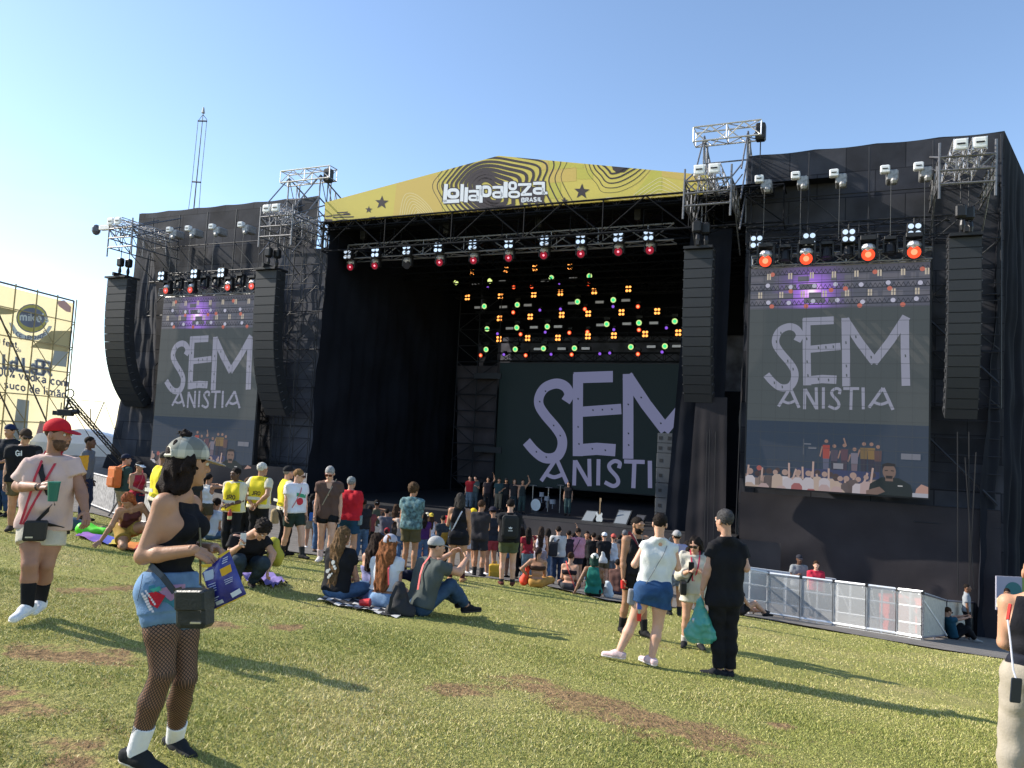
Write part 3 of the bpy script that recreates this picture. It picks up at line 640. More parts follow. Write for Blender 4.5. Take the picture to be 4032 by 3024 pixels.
def hand_pos(X, s, o=.075): return X['base'] + X['J']['wr' + s] + X['J']['hd' + s] * o * X['q']
def phone_in(label, s='R', col=(.015, .015, .018), tilt=(0, 0, 1), group=None):
    """a phone held up in the hand: a thing of its own"""
    def fn(X):
        c = hand_pos(X, s, .09) + A3(0, 0, .03); f = X['uf']; z = nrm(A3(*tilt)); x = nrm(np.cross(f, z)); y = np.cross(z, x)
        t = thing('phone', label, 'phone', c, group); mb = MB(); mb.box(c, x * .036, z * .075, y * .0045, .12); mb.build('case', mat('phone', col, .3), t)
    return fn
# ---------------- ground ----------------
def ground_mat():
    m = bpy.data.materials.new('turf'); m.use_nodes = True; n = m.node_tree.nodes; l = m.node_tree.links; b = n['Principled BSDF']; b.inputs['Roughness'].default_value = .95; b.inputs['Specular IOR Level'].default_value = .1
    g = n.new('ShaderNodeNewGeometry')
    def nz(sc, de=5, ro=.6):
        t = n.new('ShaderNodeTexNoise'); t.inputs['Scale'].default_value = sc; t.inputs['Detail'].default_value = de; t.inputs['Roughness'].default_value = ro; l.new(g.outputs['Position'], t.inputs['Vector']); return t.outputs['Fac']
    def ramp(f, stops):
        r = n.new('ShaderNodeValToRGB'); l.new(f, r.inputs[0]); e = r.color_ramp.elements
        while len(e) < len(stops): e.new(.5)
        for q, (p, c) in zip(e, stops): q.position = p; q.color = (*c, 1)
        return r.outputs[0]
    def mix(f, a, b_):
        x = n.new('ShaderNodeMix'); x.data_type = 'RGBA'; l.new(f, x.inputs[0]); l.new(a, x.inputs[6]); l.new(b_, x.inputs[7]); return x.outputs[2]
    grass = ramp(nz(.55), [(.3, (.28, .29, .075)), (.5, (.37, .355, .10)), (.7, (.48, .40, .17))])
    fine = ramp(nz(38, 3), [(.3, (.09, .105, .03)), (.7, (.32, .29, .12))])
    c = mix(ramp(nz(9), [(.35, (.25, .25, .25)), (.65, (.6, .6, .6))]), grass, fine)
    dirt = ramp(nz(14), [(.3, (.13, .085, .045)), (.7, (.40, .26, .13))])
    a = n.new('ShaderNodeAttribute'); a.attribute_name = 'bare'; ad = n.new('ShaderNodeMath'); ad.operation = 'MULTIPLY_ADD'; l.new(nz(3.2, 6, .7), ad.inputs[0]); ad.inputs[1].default_value = 3.2; ad.inputs[2].default_value = -1.6
    ad2 = n.new('ShaderNodeMath'); ad2.operation = 'ADD'; l.new(ad.outputs[0], ad2.inputs[0]); l.new(a.outputs['Fac'], ad2.inputs[1])
    mr = n.new('ShaderNodeMapRange'); mr.inputs[1].default_value = .35; mr.inputs[2].default_value = .75; l.new(ad2.outputs[0], mr.inputs[0])
    l.new(mix(mr.outputs[0], c, dirt), b.inputs['Base Color'])
    bp = n.new('ShaderNodeBump'); bp.inputs['Strength'].default_value = .9; bp.inputs['Distance'].default_value = .05; l.new(nz(30, 4), bp.inputs['Height']); l.new(bp.outputs[0], b.inputs['Normal'])
    return m
BARE = [((2060, 2690), (2230, 2745), .3), ((2230, 2745), (2420, 2800), .4), ((2420, 2805), (2800, 2900), .46), ((2650, 2830), (2900, 2915), .2), ((150, 2560), (420, 2580), .24), ((620, 2480), (860, 2470), .18), ((1080, 2480), (1180, 2475), .12), ((280, 2330), (520, 2320), .12), ((1790, 2715), (1900, 2725), .18), ((250, 2930), (330, 3010), .15), ((3050, 2850), (3110, 2850), .1), ((0, 2750), (60, 2800), .2)]
BARE = [(hit(*a)[:2], hit(*b)[:2], r) for a, b, r in BARE]
def bare(X, Y):
    v = np.zeros(np.shape(X))
    for a, b, r in BARE:
        d = b - a; t = np.clip(((X - a[0]) * d[0] + (Y - a[1]) * d[1]) / (d @ d), 0, 1); D = np.hypot(X - a[0] - t * d[0], Y - a[1] - t * d[1]); v = np.maximum(v, np.clip(1.05 - D / r * .62, 0, 1))
    return v + .10 * np.clip((1.2 - X) / 5, 0, 1) * np.clip((14 - Y) / 10, 0, 1)
def axis(lo, hi, f, c, g=1.14):
    v = [c]; st = f
    while v[-1] < hi: v.append(v[-1] + st); st = st * g if v[-1] > c + 16 else st
    u = [c]; st = f
    while u[-1] > lo: u.append(u[-1] - st); st = st * g if u[-1] < c - 14 else st
    return np.array(u[:0:-1] + v)
gx = axis(-900, 900, .16, 0); gy = axis(-60, 1500, .16, 10)
XX, YY = np.meshgrid(gx, gy, indexing='ij'); ZZ = gz(XX, YY)
nzv = np.sin(XX * 1.7 + np.sin(YY * 1.3)) * np.sin(YY * 1.9 + np.sin(XX * .9)) * .018
ZZ = ZZ + np.where((np.abs(XX) < 18) & (YY < 26), nzv, 0)
V = np.stack([XX, YY, ZZ], -1).reshape(-1, 3); ny = len(gy); nx = len(gx)
i, j = np.meshgrid(np.arange(nx - 1), np.arange(ny - 1), indexing='ij'); q = (i * ny + j).ravel()
g_o = fast_mesh('ground', V, np.stack([q, q + ny, q + ny + 1, q + 1], 1), ground_mat(), None); g_o['kind'] = 'structure'
at_ = g_o.data.attributes.new('bare', 'FLOAT', 'POINT'); at_.data.foreach_set('value', bare(V[:, 0], V[:, 1]).astype(np.float32))
# asphalt strip in front of the stage
EDGE = [(-300, 1965), (280, 1990), (560, 2072), (1060, 2165), (1500, 2222), (1750, 2262), (2100, 2300), (2400, 2370), (2920, 2425), (3300, 2492), (3700, 2562), (4032, 2608), (4400, 2660)]
ep = np.array([hit(*p) for p in EDGE]); ep = np.vstack([ep[0] + A3(-20, 0, 0), ep, ep[-1] + A3(25, -2, 0)])
s_ = np.r_[0, np.cumsum(np.linalg.norm(np.diff(ep[:, :2], axis=0), axis=1))]; t_ = np.linspace(0, s_[-1], 160)
ex_, ey_ = np.interp(t_, s_, ep[:, 0]), np.interp(t_, s_, ep[:, 1]); ey_ = ey_ + .12 * np.sin(t_ * 1.9) * np.sin(t_ * .7) + .05 * np.sin(t_ * 6.1)
EX, EY = ex_, ey_
ro = np.r_[np.linspace(0, 8, 33), np.linspace(9, 60, 30)]; AX = ex_[:, None] + 0 * ro[None]; AY = ey_[:, None] + ro[None]
V = np.stack([AX, AY, gz(AX, AY) + .03], -1).reshape(-1, 3); k = len(ro); i, j = np.meshgrid(np.arange(159), np.arange(k - 1), indexing='ij'); q = (i * k + j).ravel()
asphalt = mat('asphalt', (.16, .145, .13), .9, .25, 3, .4, 90)
o = fast_mesh('road', V, np.stack([q, q + k, q + k + 1, q + 1], 1), asphalt, None); o['kind'] = 'structure'
# grass blades
def grass(n, y0, y1, hgt, wid, seed, pw=1.):
    r = np.random.default_rng(seed); Y = y0 + (y1 - y0) * r.random(n) ** pw; X = (r.random(n) * 2 - 1) * (Y * .72 + .6) + .02 * Y
    ed = np.interp(X, EX, EY); keep = (Y < ed - .05)
    pat = np.sin(X * 2.1 + 1.3 * np.sin(Y * 1.7)) * np.sin(Y * 2.3 + np.sin(X * 1.1)); b = bare(X, Y) + .3 * np.sin(X * 9 + 2 * np.sin(Y * 7)) * np.sin(Y * 11 + np.sin(X * 8)); keep &= r.random(n) < np.clip(1.05 - np.clip(b, 0, 2) * 1.05, .06, 1)
    X, Y, pat, b = X[keep], Y[keep], pat[keep], b[keep]; n = len(X); Z = gz(X, Y) + np.sin(X * 1.7 + np.sin(Y * 1.3)) * np.sin(Y * 1.9 + np.sin(X * .9)) * .018 - .004
    h = hgt * (.45 + .9 * r.random(n)) * (1 + .35 * pat) * (1 - .45 * np.clip(b, 0, 1)); a = r.random(n) * 2 * np.pi; w_ = wid * (.6 + .8 * r.random(n)); ln = h * (.25 + 1.0 * r.random(n)); la = r.random(n) * 2 * np.pi
    P = np.stack([X, Y, Z], 1); sx = np.stack([np.cos(a), np.sin(a), 0 * a], 1) * w_[:, None] / 2; le = np.stack([np.cos(la) * ln, np.sin(la) * ln, h], 1); mid = P + le * np.array([.35, .35, .6])
    V = np.stack([P - sx, P + sx, mid + sx * .7, mid - sx * .7, P + le], 1).reshape(-1, 3); k = np.arange(n) * 5
    me = bpy.data.meshes.new('grass'); me.vertices.add(n * 5); me.vertices.foreach_set('co', V.astype(np.float32).ravel()); li = np.stack([k, k + 1, k + 2, k + 3, k + 3, k + 2, k + 4], 1).astype(np.int32)
    me.loops.add(n * 7); me.loops.foreach_set('vertex_index', li.ravel()); me.polygons.add(n * 2); ls = (np.arange(n)[:, None] * 7 + np.array([0, 4])).astype(np.int32); me.polygons.foreach_set('loop_start', ls.ravel()); me.update(calc_edges=True)
    me.materials.append(GRASS); o = bpy.data.objects.new('grass', me); COL.objects.link(o); o['kind'] = 'stuff'; o['label'] = 'short trampled grass with dry yellow blades covering the slope'; o['category'] = 'grass'
m = bpy.data.materials.new('grass_blade'); m.use_nodes = True; n_ = m.node_tree.nodes; l_ = m.node_tree.links; b_ = n_['Principled BSDF']; b_.inputs['Roughness'].default_value = .6; b_.inputs['Specular IOR Level'].default_value = .25
g_ = n_.new('ShaderNodeNewGeometry'); r_ = n_.new('ShaderNodeValToRGB'); e = r_.color_ramp.elements; e[0].position = 0; e[0].color = (.17, .21, .04, 1); e[1].position = 1; e[1].color = (.72, .62, .32, 1)
for p, c in ((.4, (.35, .365, .09)), (.72, (.50, .47, .16)), (.88, (.62, .54, .24))): q = e.new(p); q.color = (*c, 1)
t = n_.new('ShaderNodeTexNoise'); t.inputs['Scale'].default_value = .6; l_.new(g_.outputs['Position'], t.inputs['Vector'])
ad = n_.new('ShaderNodeMath'); ad.operation = 'MULTIPLY_ADD'; l_.new(t.outputs['Fac'], ad.inputs[0]); ad.inputs[1].default_value = 1.3; ad.inputs[2].default_value = -.62
a2 = n_.new('ShaderNodeMath'); a2.operation = 'ADD'; l_.new(ad.outputs[0], a2.inputs[0]); l_.new(g_.outputs['Random Per Island'], a2.inputs[1]); l_.new(a2.outputs[0], r_.inputs[0]); l_.new(r_.outputs[0], b_.inputs['Base Color'])
b_.inputs['Transmission Weight'].default_value = 0; GRASS = m
grass(400000, 2.6, 9, .021, .0055, 1, .8); grass(330000, 9, 26, .024, .008, 2, .75)
# ---------------- cloth panels ----------------
SCRIM = mat('black_mesh_cloth', (.033, .036, .050), .8, .0, .8, .3, 3, spec=.2)
n = SCRIM.node_tree.nodes; l = SCRIM.node_tree.links; tc = n.new('ShaderNodeNewGeometry'); mp = n.new('ShaderNodeMapping'); mp.vector_type = 'POINT'; mp.inputs['Rotation'].default_value = (0, 0, AL); l.new(tc.outputs['Position'], mp.inputs[0]); sp = n.new('ShaderNodeSeparateXYZ'); l.new(mp.outputs[0], sp.inputs[0]); cb_ = n.new('ShaderNodeCombineXYZ'); l.new(sp.outputs[0], cb_.inputs[0]); l.new(sp.outputs[2], cb_.inputs[1])
bk_ = n.new('ShaderNodeTexBrick'); l.new(cb_.outputs[0], bk_.inputs[0]); bk_.inputs['Color1'].default_value = (.027, .028, .035, 1); bk_.inputs['Color2'].default_value = (.052, .053, .064, 1); bk_.inputs['Mortar'].default_value = (.012, .013, .018, 1); bk_.inputs['Scale'].default_value = 1; bk_.inputs['Mortar Size'].default_value = .025; bk_.inputs['Brick Width'].default_value = 2.1; bk_.inputs['Row Height'].default_value = 1.02; bk_.inputs['Mortar Smooth'].default_value = .6
nz_ = n.new('ShaderNodeTexNoise'); nz_.inputs['Scale'].default_value = .9; nz_.inputs['Detail'].default_value = 6; l.new(tc.outputs['Position'], nz_.inputs[0]); mr_ = n.new('ShaderNodeMapRange'); mr_.inputs[1].default_value = .3; mr_.inputs[2].default_value = .7; mr_.inputs[3].default_value = .65; mr_.inputs[4].default_value = 1.35; l.new(nz_.outputs[0], mr_.inputs[0]); vs_ = n.new('ShaderNodeVectorMath'); vs_.operation = 'SCALE'; l.new(bk_.outputs[0], vs_.inputs[0]); l.new(mr_.outputs[0], vs_.inputs['Scale']); l.new(vs_.outputs[0], n['Principled BSDF'].inputs['Base Color'])
SCRIM2 = mat('grey_mesh_cloth', (.075, .078, .095), .85, .3, .7, .3, 3, spec=.2)
DARK = mat('black_drape', (.008, .0095, .015), .85, .3, .5, .3, 2, spec=.2)
STEEL = mat('galvanised_tube', (.17, .17, .18), .5, .2, 8, metal=.6)
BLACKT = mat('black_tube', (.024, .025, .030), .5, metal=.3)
ALU = mat('aluminium_truss', (.72, .70, .68), .35, .1, 6, metal=.75)
BLK = mat('black_paint', (.012, .012, .014), .55)
PA = mat('speaker_black', (.022, .024, .028), .6, .1, 30)
def panel(a, b, c, d, nx, nz, amp, seed=0., scallop=0., drape=0., f=.55):
    """cloth between corners a (low left) b (low right) c (high right) d (high left), folded and pulled by its ties"""
    a, b, c, d = (np.asarray(q, float) for q in (a, b, c, d)); u = np.linspace(0, 1, nx + 1)[:, None, None]; v = np.linspace(0, 1, nz + 1)[None, :, None]
    P = a * (1 - u) * (1 - v) + b * u * (1 - v) + c * u * v + d * (1 - u) * v; nn = nrm(np.cross(b - a, d - a)); L = np.linalg.norm(b - a); Hh = np.linalg.norm(d - a); x, y = u[..., 0] * L + seed, v[..., 0] * Hh + seed * 1.7
    N = np.sin(x * f * 1.9 + 1.4 * np.sin(y * f * 1.1)) * np.sin(y * f * 1.6 + 1.2 * np.sin(x * f * .9)) + .45 * np.sin(x * f * 4.1 + y * f * 2.3 + 2 * np.sin(y * f)) + .25 * np.sin(y * f * 7.7 + np.sin(x * f * 5))
    if drape: N = N + drape * (np.sin(x * 7 + .8 * np.sin(y * .5)) + .6 * np.sin(x * 13 + .5 * y))
    P = P + nn * (amp * N * (1 - v[..., 0] ** 8))[..., None]
    if scallop: P = P - A3(0, 0, 1) * (scallop * np.abs(np.sin(x * math.pi / 2.2)) * (v[..., 0] ** 14))[..., None]
    k = nz + 1; i, j = np.meshgrid(np.arange(nx), np.arange(nz), indexing='ij'); q = (i * k + j).ravel(); return P.reshape(-1, 3), np.stack([q, q + k, q + k + 1, q + 1], 1)
def cloth(name, m, parent, *args, **kw):
    V, Q = panel(*args, **kw); off = np.zeros(3); q = parent
    while q is not None: off += np.array(q.location); q = q.parent
    return fast_mesh(name, V - off, Q, m, parent)
def scaff(mb, s0, s1, d, z0, z1, nb, dz, r=.03, diag=1, seed=1, d2=None):
    rr = random.Random(seed); ss = np.linspace(s0, s1, nb + 1); zz = np.arange(z0, z1 + .01, dz)
    for s in ss: mb.tube(W(s, d, z0), W(s, d, z1 + .15), r, 6)
    for z in zz: mb.tube(W(s0, d, z), W(s1, d, z), r * .9, 5)
    for i in range(nb):
        for z in zz[:-1]:
            if rr.random() < diag:
                a, b = (ss[i], ss[i + 1]) if rr.random() < .5 else (ss[i + 1], ss[i]); mb.tube(W(a, d, z), W(b, d + .03, z + dz), r * .8, 5)
    if d2 is not None:
        for s in ss:
            for z in zz: mb.tube(W(s, d, z), W(s, d2, z), r * .8, 4)
    return mb
zg = lambda s, d: float(gz(*W(s, d, 0)[:2]))
FLOOR = -3.3
# ---------------- left wing ----------------
sL0, _, zT = ST(FP(549, 836)); sL1 = ST(FP(1255, 775))[0]; zT = 12.05; zb = zg(-30, 0) - .3
A_, B_ = ST(FP(549, 836, 1.5)), ST(FP(1255, 775, 1.5)); sLa, sLb, zLa = A_[0], B_[0], (A_[2] + B_[2]) / 2; A_, B_ = ST(FP(2947, 613, 1.0)), ST(FP(3955, 515, 1.0)); sRa, sRb, zRa = A_[0], B_[0], (A_[2] + B_[2]) / 2
t = thing('stage_wing', 'left scaffold wing of the stage hung with black mesh cloth', 'stage wing', W((sL0 + sL1) / 2, 1.5, zb))
cloth('scrim', SCRIM, t, W(sLa, 1.5, zb), W(sLb, 1.5, zb), W(sLb, 1.5, zLa), W(sLa, 1.5, zLa), 60, 60, .05, seed=2, scallop=.05)
sg = ST(FP(1030, 1000))[0]; V0 = [W(sg, 1.2, 2.5), W(sL1 - .1, 1.2, 2.5), W(sL1 - .1, 1.2, 10.5), W(sg, 1.2, 10.2)]
cloth('light_scrim', SCRIM2, t, W(sg + .5, 1.25, -2.2), W(sL1 - .1, 1.25, -2.2), W(sL1 - .1, 1.25, 9.6), W(sg - .6, 1.25, 9.8), 20, 50, .08, seed=5)
cloth('side_cloth', SCRIM, t, W(sL0 - .8, .0, zb), W(sL0 + 2.2, .6, zb), W(sL0 + .8, 1.0, 7.5), W(sL0 - .5, 1.3, zT - .6), 24, 50, .06, seed=8, drape=.3)
mb = scaff(MB(), sL0, sL1, 1.0, zb, zT - .1, 6, 2.0, .032, .55, 3); scaff(mb, sg, sL1, .5, -2.4, 10.6, 3, 1.0, .022, .8, 4); scaff(mb, sg - 1, sL1 - .2, .9, -3, 10.4, 4, 1.3, .02, .7, 9)
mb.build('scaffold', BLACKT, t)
cloth('low_cloth', DARK, t, W(sL0 - 1, -.4, zb), W(sL1, -.4, zb), W(sL1, -.2, -1.9), W(sL0 - .6, -.2, -1.9), 40, 8, .05, seed=3)
# ---------------- right wing ----------------
sR0 = ST(FP(2947, 613))[0]; sR1 = ST(FP(3955, 515))[0]; zR = 11.95; zb2 = zg(2, 0) - .3
t = thing('stage_wing', 'right scaffold wing of the stage, tall black cloth with brown lit inner side', 'stage wing', W((sR0 + sR1) / 2, 1.0, zb2))
cloth('scrim', SCRIM, t, W(sRa, 1.0, zb2), W(sRb, 1.0, zb2), W(sRb, 1.0, zRa), W(sRa, 1.0, zRa), 60, 90, .04, seed=4, scallop=.05)
INNER = mat('sun_tinted_black_cloth', (.019, .0165, .019), .8, .2, .8, .3, 3, spec=.25)  # black cloth; the brown of sun falling on it is mixed into the colour
dI = 5.2
cloth('side_cloth', INNER, t, W(sRa - .15, dI, zb2), W(sRa, 1.0, zb2), W(sRa, 1.0, zRa), W(sRa, dI, zRa), 26, 90, .08, seed=9)
cloth('column_cloth', INNER, t, W(sR0 - 2.0, -.9, zb2), W(sR0 - .3, -.9, zb2), W(sR0 - .5, -.4, 2.1), W(sR0 - 1.7, -.4, 2.1), 22, 40, .05, seed=12, drape=.25)
cloth('edge_cloth', DARK, t, W(sR0 - 3.05, .1, zb2), W(sR0 - .9, .6, zb2), W(sR0 - .7, 1.2, 9.3), W(sR0 - 2.35, .9, 9.3), 16, 60, .06, seed=14, drape=.4)
cloth('outer_drape', DARK, t, W(sR1 - .9, -.1, zb2), W(sR1 + 1.3, 2.6, zb2), W(sRb + 1.2, 3.3, zRa - 1.4), W(sRb, 1.0, zRa), 40, 60, .06, seed=21, drape=1.1)
mb = scaff(MB(), sR0 + .1, sR1, .55, 2.0, zR - .1, 4, 2.05, .03, .5, 7, 1.0)
for z in np.arange(-2.2, 7, .62): mb.tube(W(sR0 + 6.1, .5, z), W(sR1, .5, z), .022, 5)
for z in (5.5, 1.2): mb.tube(W(sR0 + 6.2, .45, z), W(sR1 - .1, .45, z - 2.6), .05, 6)
mb.truss(W(sR0, .35, 8.6), W(sR1 - 1.6, .35, 8.6), .7, r=.03, rb=.018, step=1.0)
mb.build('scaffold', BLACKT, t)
cloth('low_cloth', mat('painted_lit_black_cloth', (.034, .030, .033), .8, .2, .8, .3, 3, spec=.2), t, W(sR0, .3, zb2), W(sR1, .3, zb2), W(sR1, .5, -1.6), W(sR0, .5, -1.55), 50, 20, .06, seed=31)  # paler brownish colour stands in for faint sun on black cloth
CBL = mat('grey_cable', (.012, .012, .014), .8)
for px, y0, y1, x1 in ((3770, 1700, 2340, 3772), (3800, 1800, 2320, 3835), (3815, 1700, 2300, 3817), (3843, 1780, 2330, 3815)): mb = MB(); mb.tube(FP(px, y0, -.8), FP(x1, y1, -.6), .018, 5); mb.build('cable', CBL, t)
for px, y0, y1, x1 in ((2785, 1700, 2180, 2772), (2795, 1690, 2160, 2785), (2818, 1700, 2170, 2808), (2922, 1450, 2100, 2896)): mb = MB(); mb.tube(FP(px, y0, -1.1), FP(x1, y1, -1.2), .018, 5); mb.build('cable', CBL, t)
# ---------------- stage house ----------------
s0, s1 = ST(FP(1283, 880))[0], sR0 - .6; DEP = 16.0; zRf = 10.6
t = thing('stage', 'main stage house with black drapes around a dark deck', 'stage', W((s0 + s1) / 2, 8, zg(-14, 8)))
mb = MB(); mb.box(W((s0 + s1) / 2 + 0, 8.3, FLOOR - .12), E_ * ((s1 - s0) / 2 + .5), N_ * 8.6, A3(0, 0, .12)); mb.build('deck', mat('stage_deck', (.015, .015, .018), .7), t)
sk = ST(FP(2062, 2040, -.35))[0]
cloth('skirt', mat('stage_skirt', (.052, .045, .045), .85, .15, 1.5, .2, 4), t, W(sk, -.35, zb - 1.5), W(s1 + 2.2, -.35, zb2 - .2), W(s1 + 2.2, -.33, FLOOR - .02), W(sk, -.33, FLOOR - .02), 40, 8, .03, seed=2)
cloth('dark_skirt', DARK, t, W(s0 - 3, -.35, zb - .6), W(sk - .02, -.35, zb - 1.5), W(sk - .02, -.33, FLOOR - .02), W(s0 - 3, -.33, FLOOR - .02), 40, 8, .03, seed=2)
cloth('left_drape', DARK, t, W(s0 - .2, .3, FLOOR - 1), W(s0 + 1.2, DEP, FLOOR - 1), W(s0 + 1.2, DEP, zRf + 1.2), W(s0, .3, zRf + .4), 50, 40, .12, seed=6, drape=.3)
ob = ST(FP(1935, 1435, 15))
cloth('back_drape', DARK, t, W(s0 + 1.2, DEP, FLOOR), W(s1 + 6, DEP, FLOOR), W(s1 + 6, DEP, 3.6), W(s0 + 1.2, DEP, 3.6), 40, 20, .1, seed=7)
cloth('back_drape', DARK, t, W(s0 + 1.2, DEP, 7.0), W(s1 + 6, DEP, 7.0), W(s1 + 6, DEP, zRf + 1.4), W(s0 + 1.2, DEP, zRf + 1.4), 40, 10, .1, seed=7)
cloth('back_drape', DARK, t, W(s0 + 1.2, DEP, 3.6), W(ob[0], DEP, 3.6), W(ob[0], DEP, 9.0), W(s0 + 1.2, DEP, 9), 20, 20, .1, seed=7)
cloth('back_gauze', mat('daylight_grey_gauze', (.16, .16, .20), .9, .5, 1.2), t, W(ob[0], DEP + .4, 3.5), W(s1 + 6, DEP + .4, 3.5), W(s1 + 6, DEP + .4, 7.3), W(ob[0], DEP + .4, 7.3), 20, 10, .05, seed=1)  # grey colour stands in for daylight showing through the back mesh
cloth('backing_drape', DARK, t, W(s0 - 1, DEP + 1.2, FLOOR - 1), W(s1 + 8, DEP + 1.2, FLOOR - 1), W(s1 + 8, DEP + 1.2, zRf + 2), W(s0 - 1, DEP + 1.2, zRf + 2), 20, 20, .05, seed=3)
cloth('right_drape', DARK, t, W(s1 + 6, DEP, FLOOR - 1), W(s1 + 1.2, dI, FLOOR - 1), W(s1 + 1.2, dI, zRf + 1), W(s1 + 6, DEP, zRf + 1), 30, 40, .1, seed=16)
mb = MB(); mb.quad(W(s0, .2, zRf + .2), W(s1 + 4, .2, zRf + .2), W(s1 + 6, DEP + .6, zRf + .9), W(s0, DEP + .6, zRf + .9)); mb.build('roof_cloth', DARK, t)
mb = MB()
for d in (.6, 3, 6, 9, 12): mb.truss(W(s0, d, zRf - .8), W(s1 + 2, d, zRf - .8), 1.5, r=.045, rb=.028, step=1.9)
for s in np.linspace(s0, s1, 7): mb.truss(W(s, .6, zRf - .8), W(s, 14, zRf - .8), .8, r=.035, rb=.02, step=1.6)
mb.build('roof_truss', mat('shaded_black_steel', (.009, .010, .013), .8, spec=.1), t)  # black steel taken darker, the roof's shade put into its colour
p = [FP(1800, 1440, 11), FP(1960, 1440, 11), FP(1945, 1900, 11), FP(1800, 1900, 11)]
cloth('scaffold_cloth', mat('pale_cloth', (.05, .042, .046), .9, .4, .8), t, p[3], p[2], p[1], p[0], 12, 20, .08, seed=5)
mb = MB(); a = ST(FP(1800, 1440, 10.7))[0]; b = ST(FP(1962, 1440, 10.7))[0]; scaff(mb, a, b, 10.7, FLOOR, 9, 2, 1.0, .035, .8, 12)
for y in (1480, 1770): mb.box(FP(1920, y, 10.4), E_ * .9, N_ * .05, A3(0, 0, .17))
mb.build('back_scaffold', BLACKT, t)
# ---------------- roof banner ----------------
BAN = [(1279, 797), (1963, 613), (2790, 690), (2790, 762), (1279, 877)]
def ccw(P):
    a = sum(P[i - 1][0] * P[i][1] - P[i][0] * P[i - 1][1] for i in range(len(P))); return P if a > 0 else P[::-1]
BC = ccw(BAN)
t = thing('banner', 'yellow festival banner with dark contour stripes along the stage roof', 'banner', W(-15, -.1, 10.4))
mb = MB(); fr = [FP(x, y, -.06) for x, y in BAN]; bk = [FP(x, y, -.06) + N_ * .12 for x, y in BAN]; mb.poly(fr); mb.poly(bk[::-1])
for i in range(5): mb.quad(fr[i - 1], bk[i - 1], bk[i], fr[i])
YEL = mat('banner_yellow', (.60, .49, .11), .7, .05, .3)
mb.build('sheet', YEL, t)
BK = mat('banner_black', (.045, .035, .042), .7); ORA = mat('banner_orange', (.61, .44, .12), .7); CRM = mat('banner_cream', (.72, .62, .34), .7); LIM = mat('banner_lime', (.52, .47, .09), .7)
c2 = lambda x, y: (1200 + x / 2.765, 550 + y / 2.765); c4 = lambda x, y: (1900 + x / 2.765, 550 + y / 2.765); c5 = lambda x, y: (1750 + x / 4.424, 600 + y / 4.424)
fb = lambda k: (lambda x, y: FP(x, y, -.06 - k))
def gfx(name, m, polys, k, par=t):
    for g in ([[p] for p in polys] if name.endswith('patch') else [polys]):
        mb = MB(); to_plane(mb, g, fb(k), BC)
        if mb.n: mb.build(name, m, par)
gfx('orange_patch', ORA, [[c2(*p) for p in ((1000, 480), (1450, 370), (1500, 800), (960, 850))], [c4(*p) for p in ((720, 330), (1020, 300), (1020, 450), (720, 470))], [c4(*p) for p in ((1950, 330), (2400, 350), (2400, 480), (1950, 400))], [c4(*p) for p in ((650, 230), (720, 235), (720, 320), (640, 330))]], .004)
gfx('lime_patch', LIM, [[c4(*p) for p in ((730, 240), (1100, 270), (1100, 310), (730, 330))], [c4(*p) for p in ((720, 470), (850, 470), (850, 640), (720, 640))], [c4(*p) for p in ((1850, 330), (1950, 340), (1950, 560), (1650, 600))], [c4(*p) for p in ((1030, 310), (1200, 330), (1200, 430), (1030, 430))]], .004)
# contour rings behind the name: nested outlines morphing from the outer line to the inner blob (photo crop coordinates)
outer = [(1390, 500), (1480, 360), (1640, 180), (1850, 60), (2110, 20), (2450, 60), (2800, 120), (2860, 220), (2790, 400), (2850, 560), (2930, 700), (2990, 840), (2700, 960), (2200, 1000), (1800, 960), (1570, 820), (1460, 660)]
inner = [(1900, 490), (1915, 455), (1950, 438), (1990, 440), (2030, 462), (2060, 490), (2100, 520), (2120, 560), (2125, 600), (2120, 640), (2105, 665), (2080, 680), (2050, 680), (2020, 670), (1990, 640), (1950, 600), (1915, 550)]
ou = np.array([c2(*p) for p in outer]); inn = np.array([c2(*p) for p in inner]); P = []
for k, tt in enumerate(np.linspace(0, 1, 11)):
    w_ = 2.2 + 22 * tt ** 1.2 * (1 - .25 * tt); L = ou * (1 - tt) + inn * tt; wob = 1 + .0 * tt; P += stroke_quads(catmull(L, 6, True), w_, True)
gfx('contour_stripes', BK, P, .006)
gfx('dark_patch', BK, [[c4(*p) for p in ((420, 520), (560, 510), (680, 600), (660, 690), (420, 690))]], .007)
P = []
for k in range(5): P += stroke_quads(catmull([c4(*q) for q in ((1105 + 45 * k, 240), (1150 + 38 * k, 370 - 25 * k), (1240 + 25 * k, 480 - 45 * k), (1290 + 22 * k, 560 - 55 * k), (1380 + 6 * k, 577 - 52 * k), (1520 - 10 * k, 555 - 50 * k), (1700 - 32 * k, 460 - 38 * k), (1845 - 50 * k, 310 - 5 * k))], 6), 1.6 + k * 1.5)
gfx('contour_stripes', BK, P, .006); gfx('dark_patch', BK, [[c4(*q) for q in ((1400, 270), (1420, 330), (1460, 360), (1540, 355), (1610, 300), (1590, 270))]], .006)
P = []
for k in range(8): P += stroke_quads(catmull([c2(*q) for q in ((1030 + 24 * k, 850), (1070 + 20 * k, 640 + 28 * k), (1130 + 14 * k, 582 + 30 * k), (1230 + 2 * k, 610 + 30 * k), (1350 - 14 * k, 720 + 16 * k), (1420 - 22 * k, 840))], 6), 2.2)
for k in range(6): P += stroke_quads(catmull([c4(*q) for q in ((1560 + 50 * k, 680), (1700 + 34 * k, 560 + 16 * k), (1880 + 6 * k, 440 + 36 * k), (1940, 415 + 42 * k), (2010 - 8 * k, 440 + 38 * k), (2150 - 20 * k, 530 + 22 * k), (2300 - 40 * k, 640))], 6), 2.4)
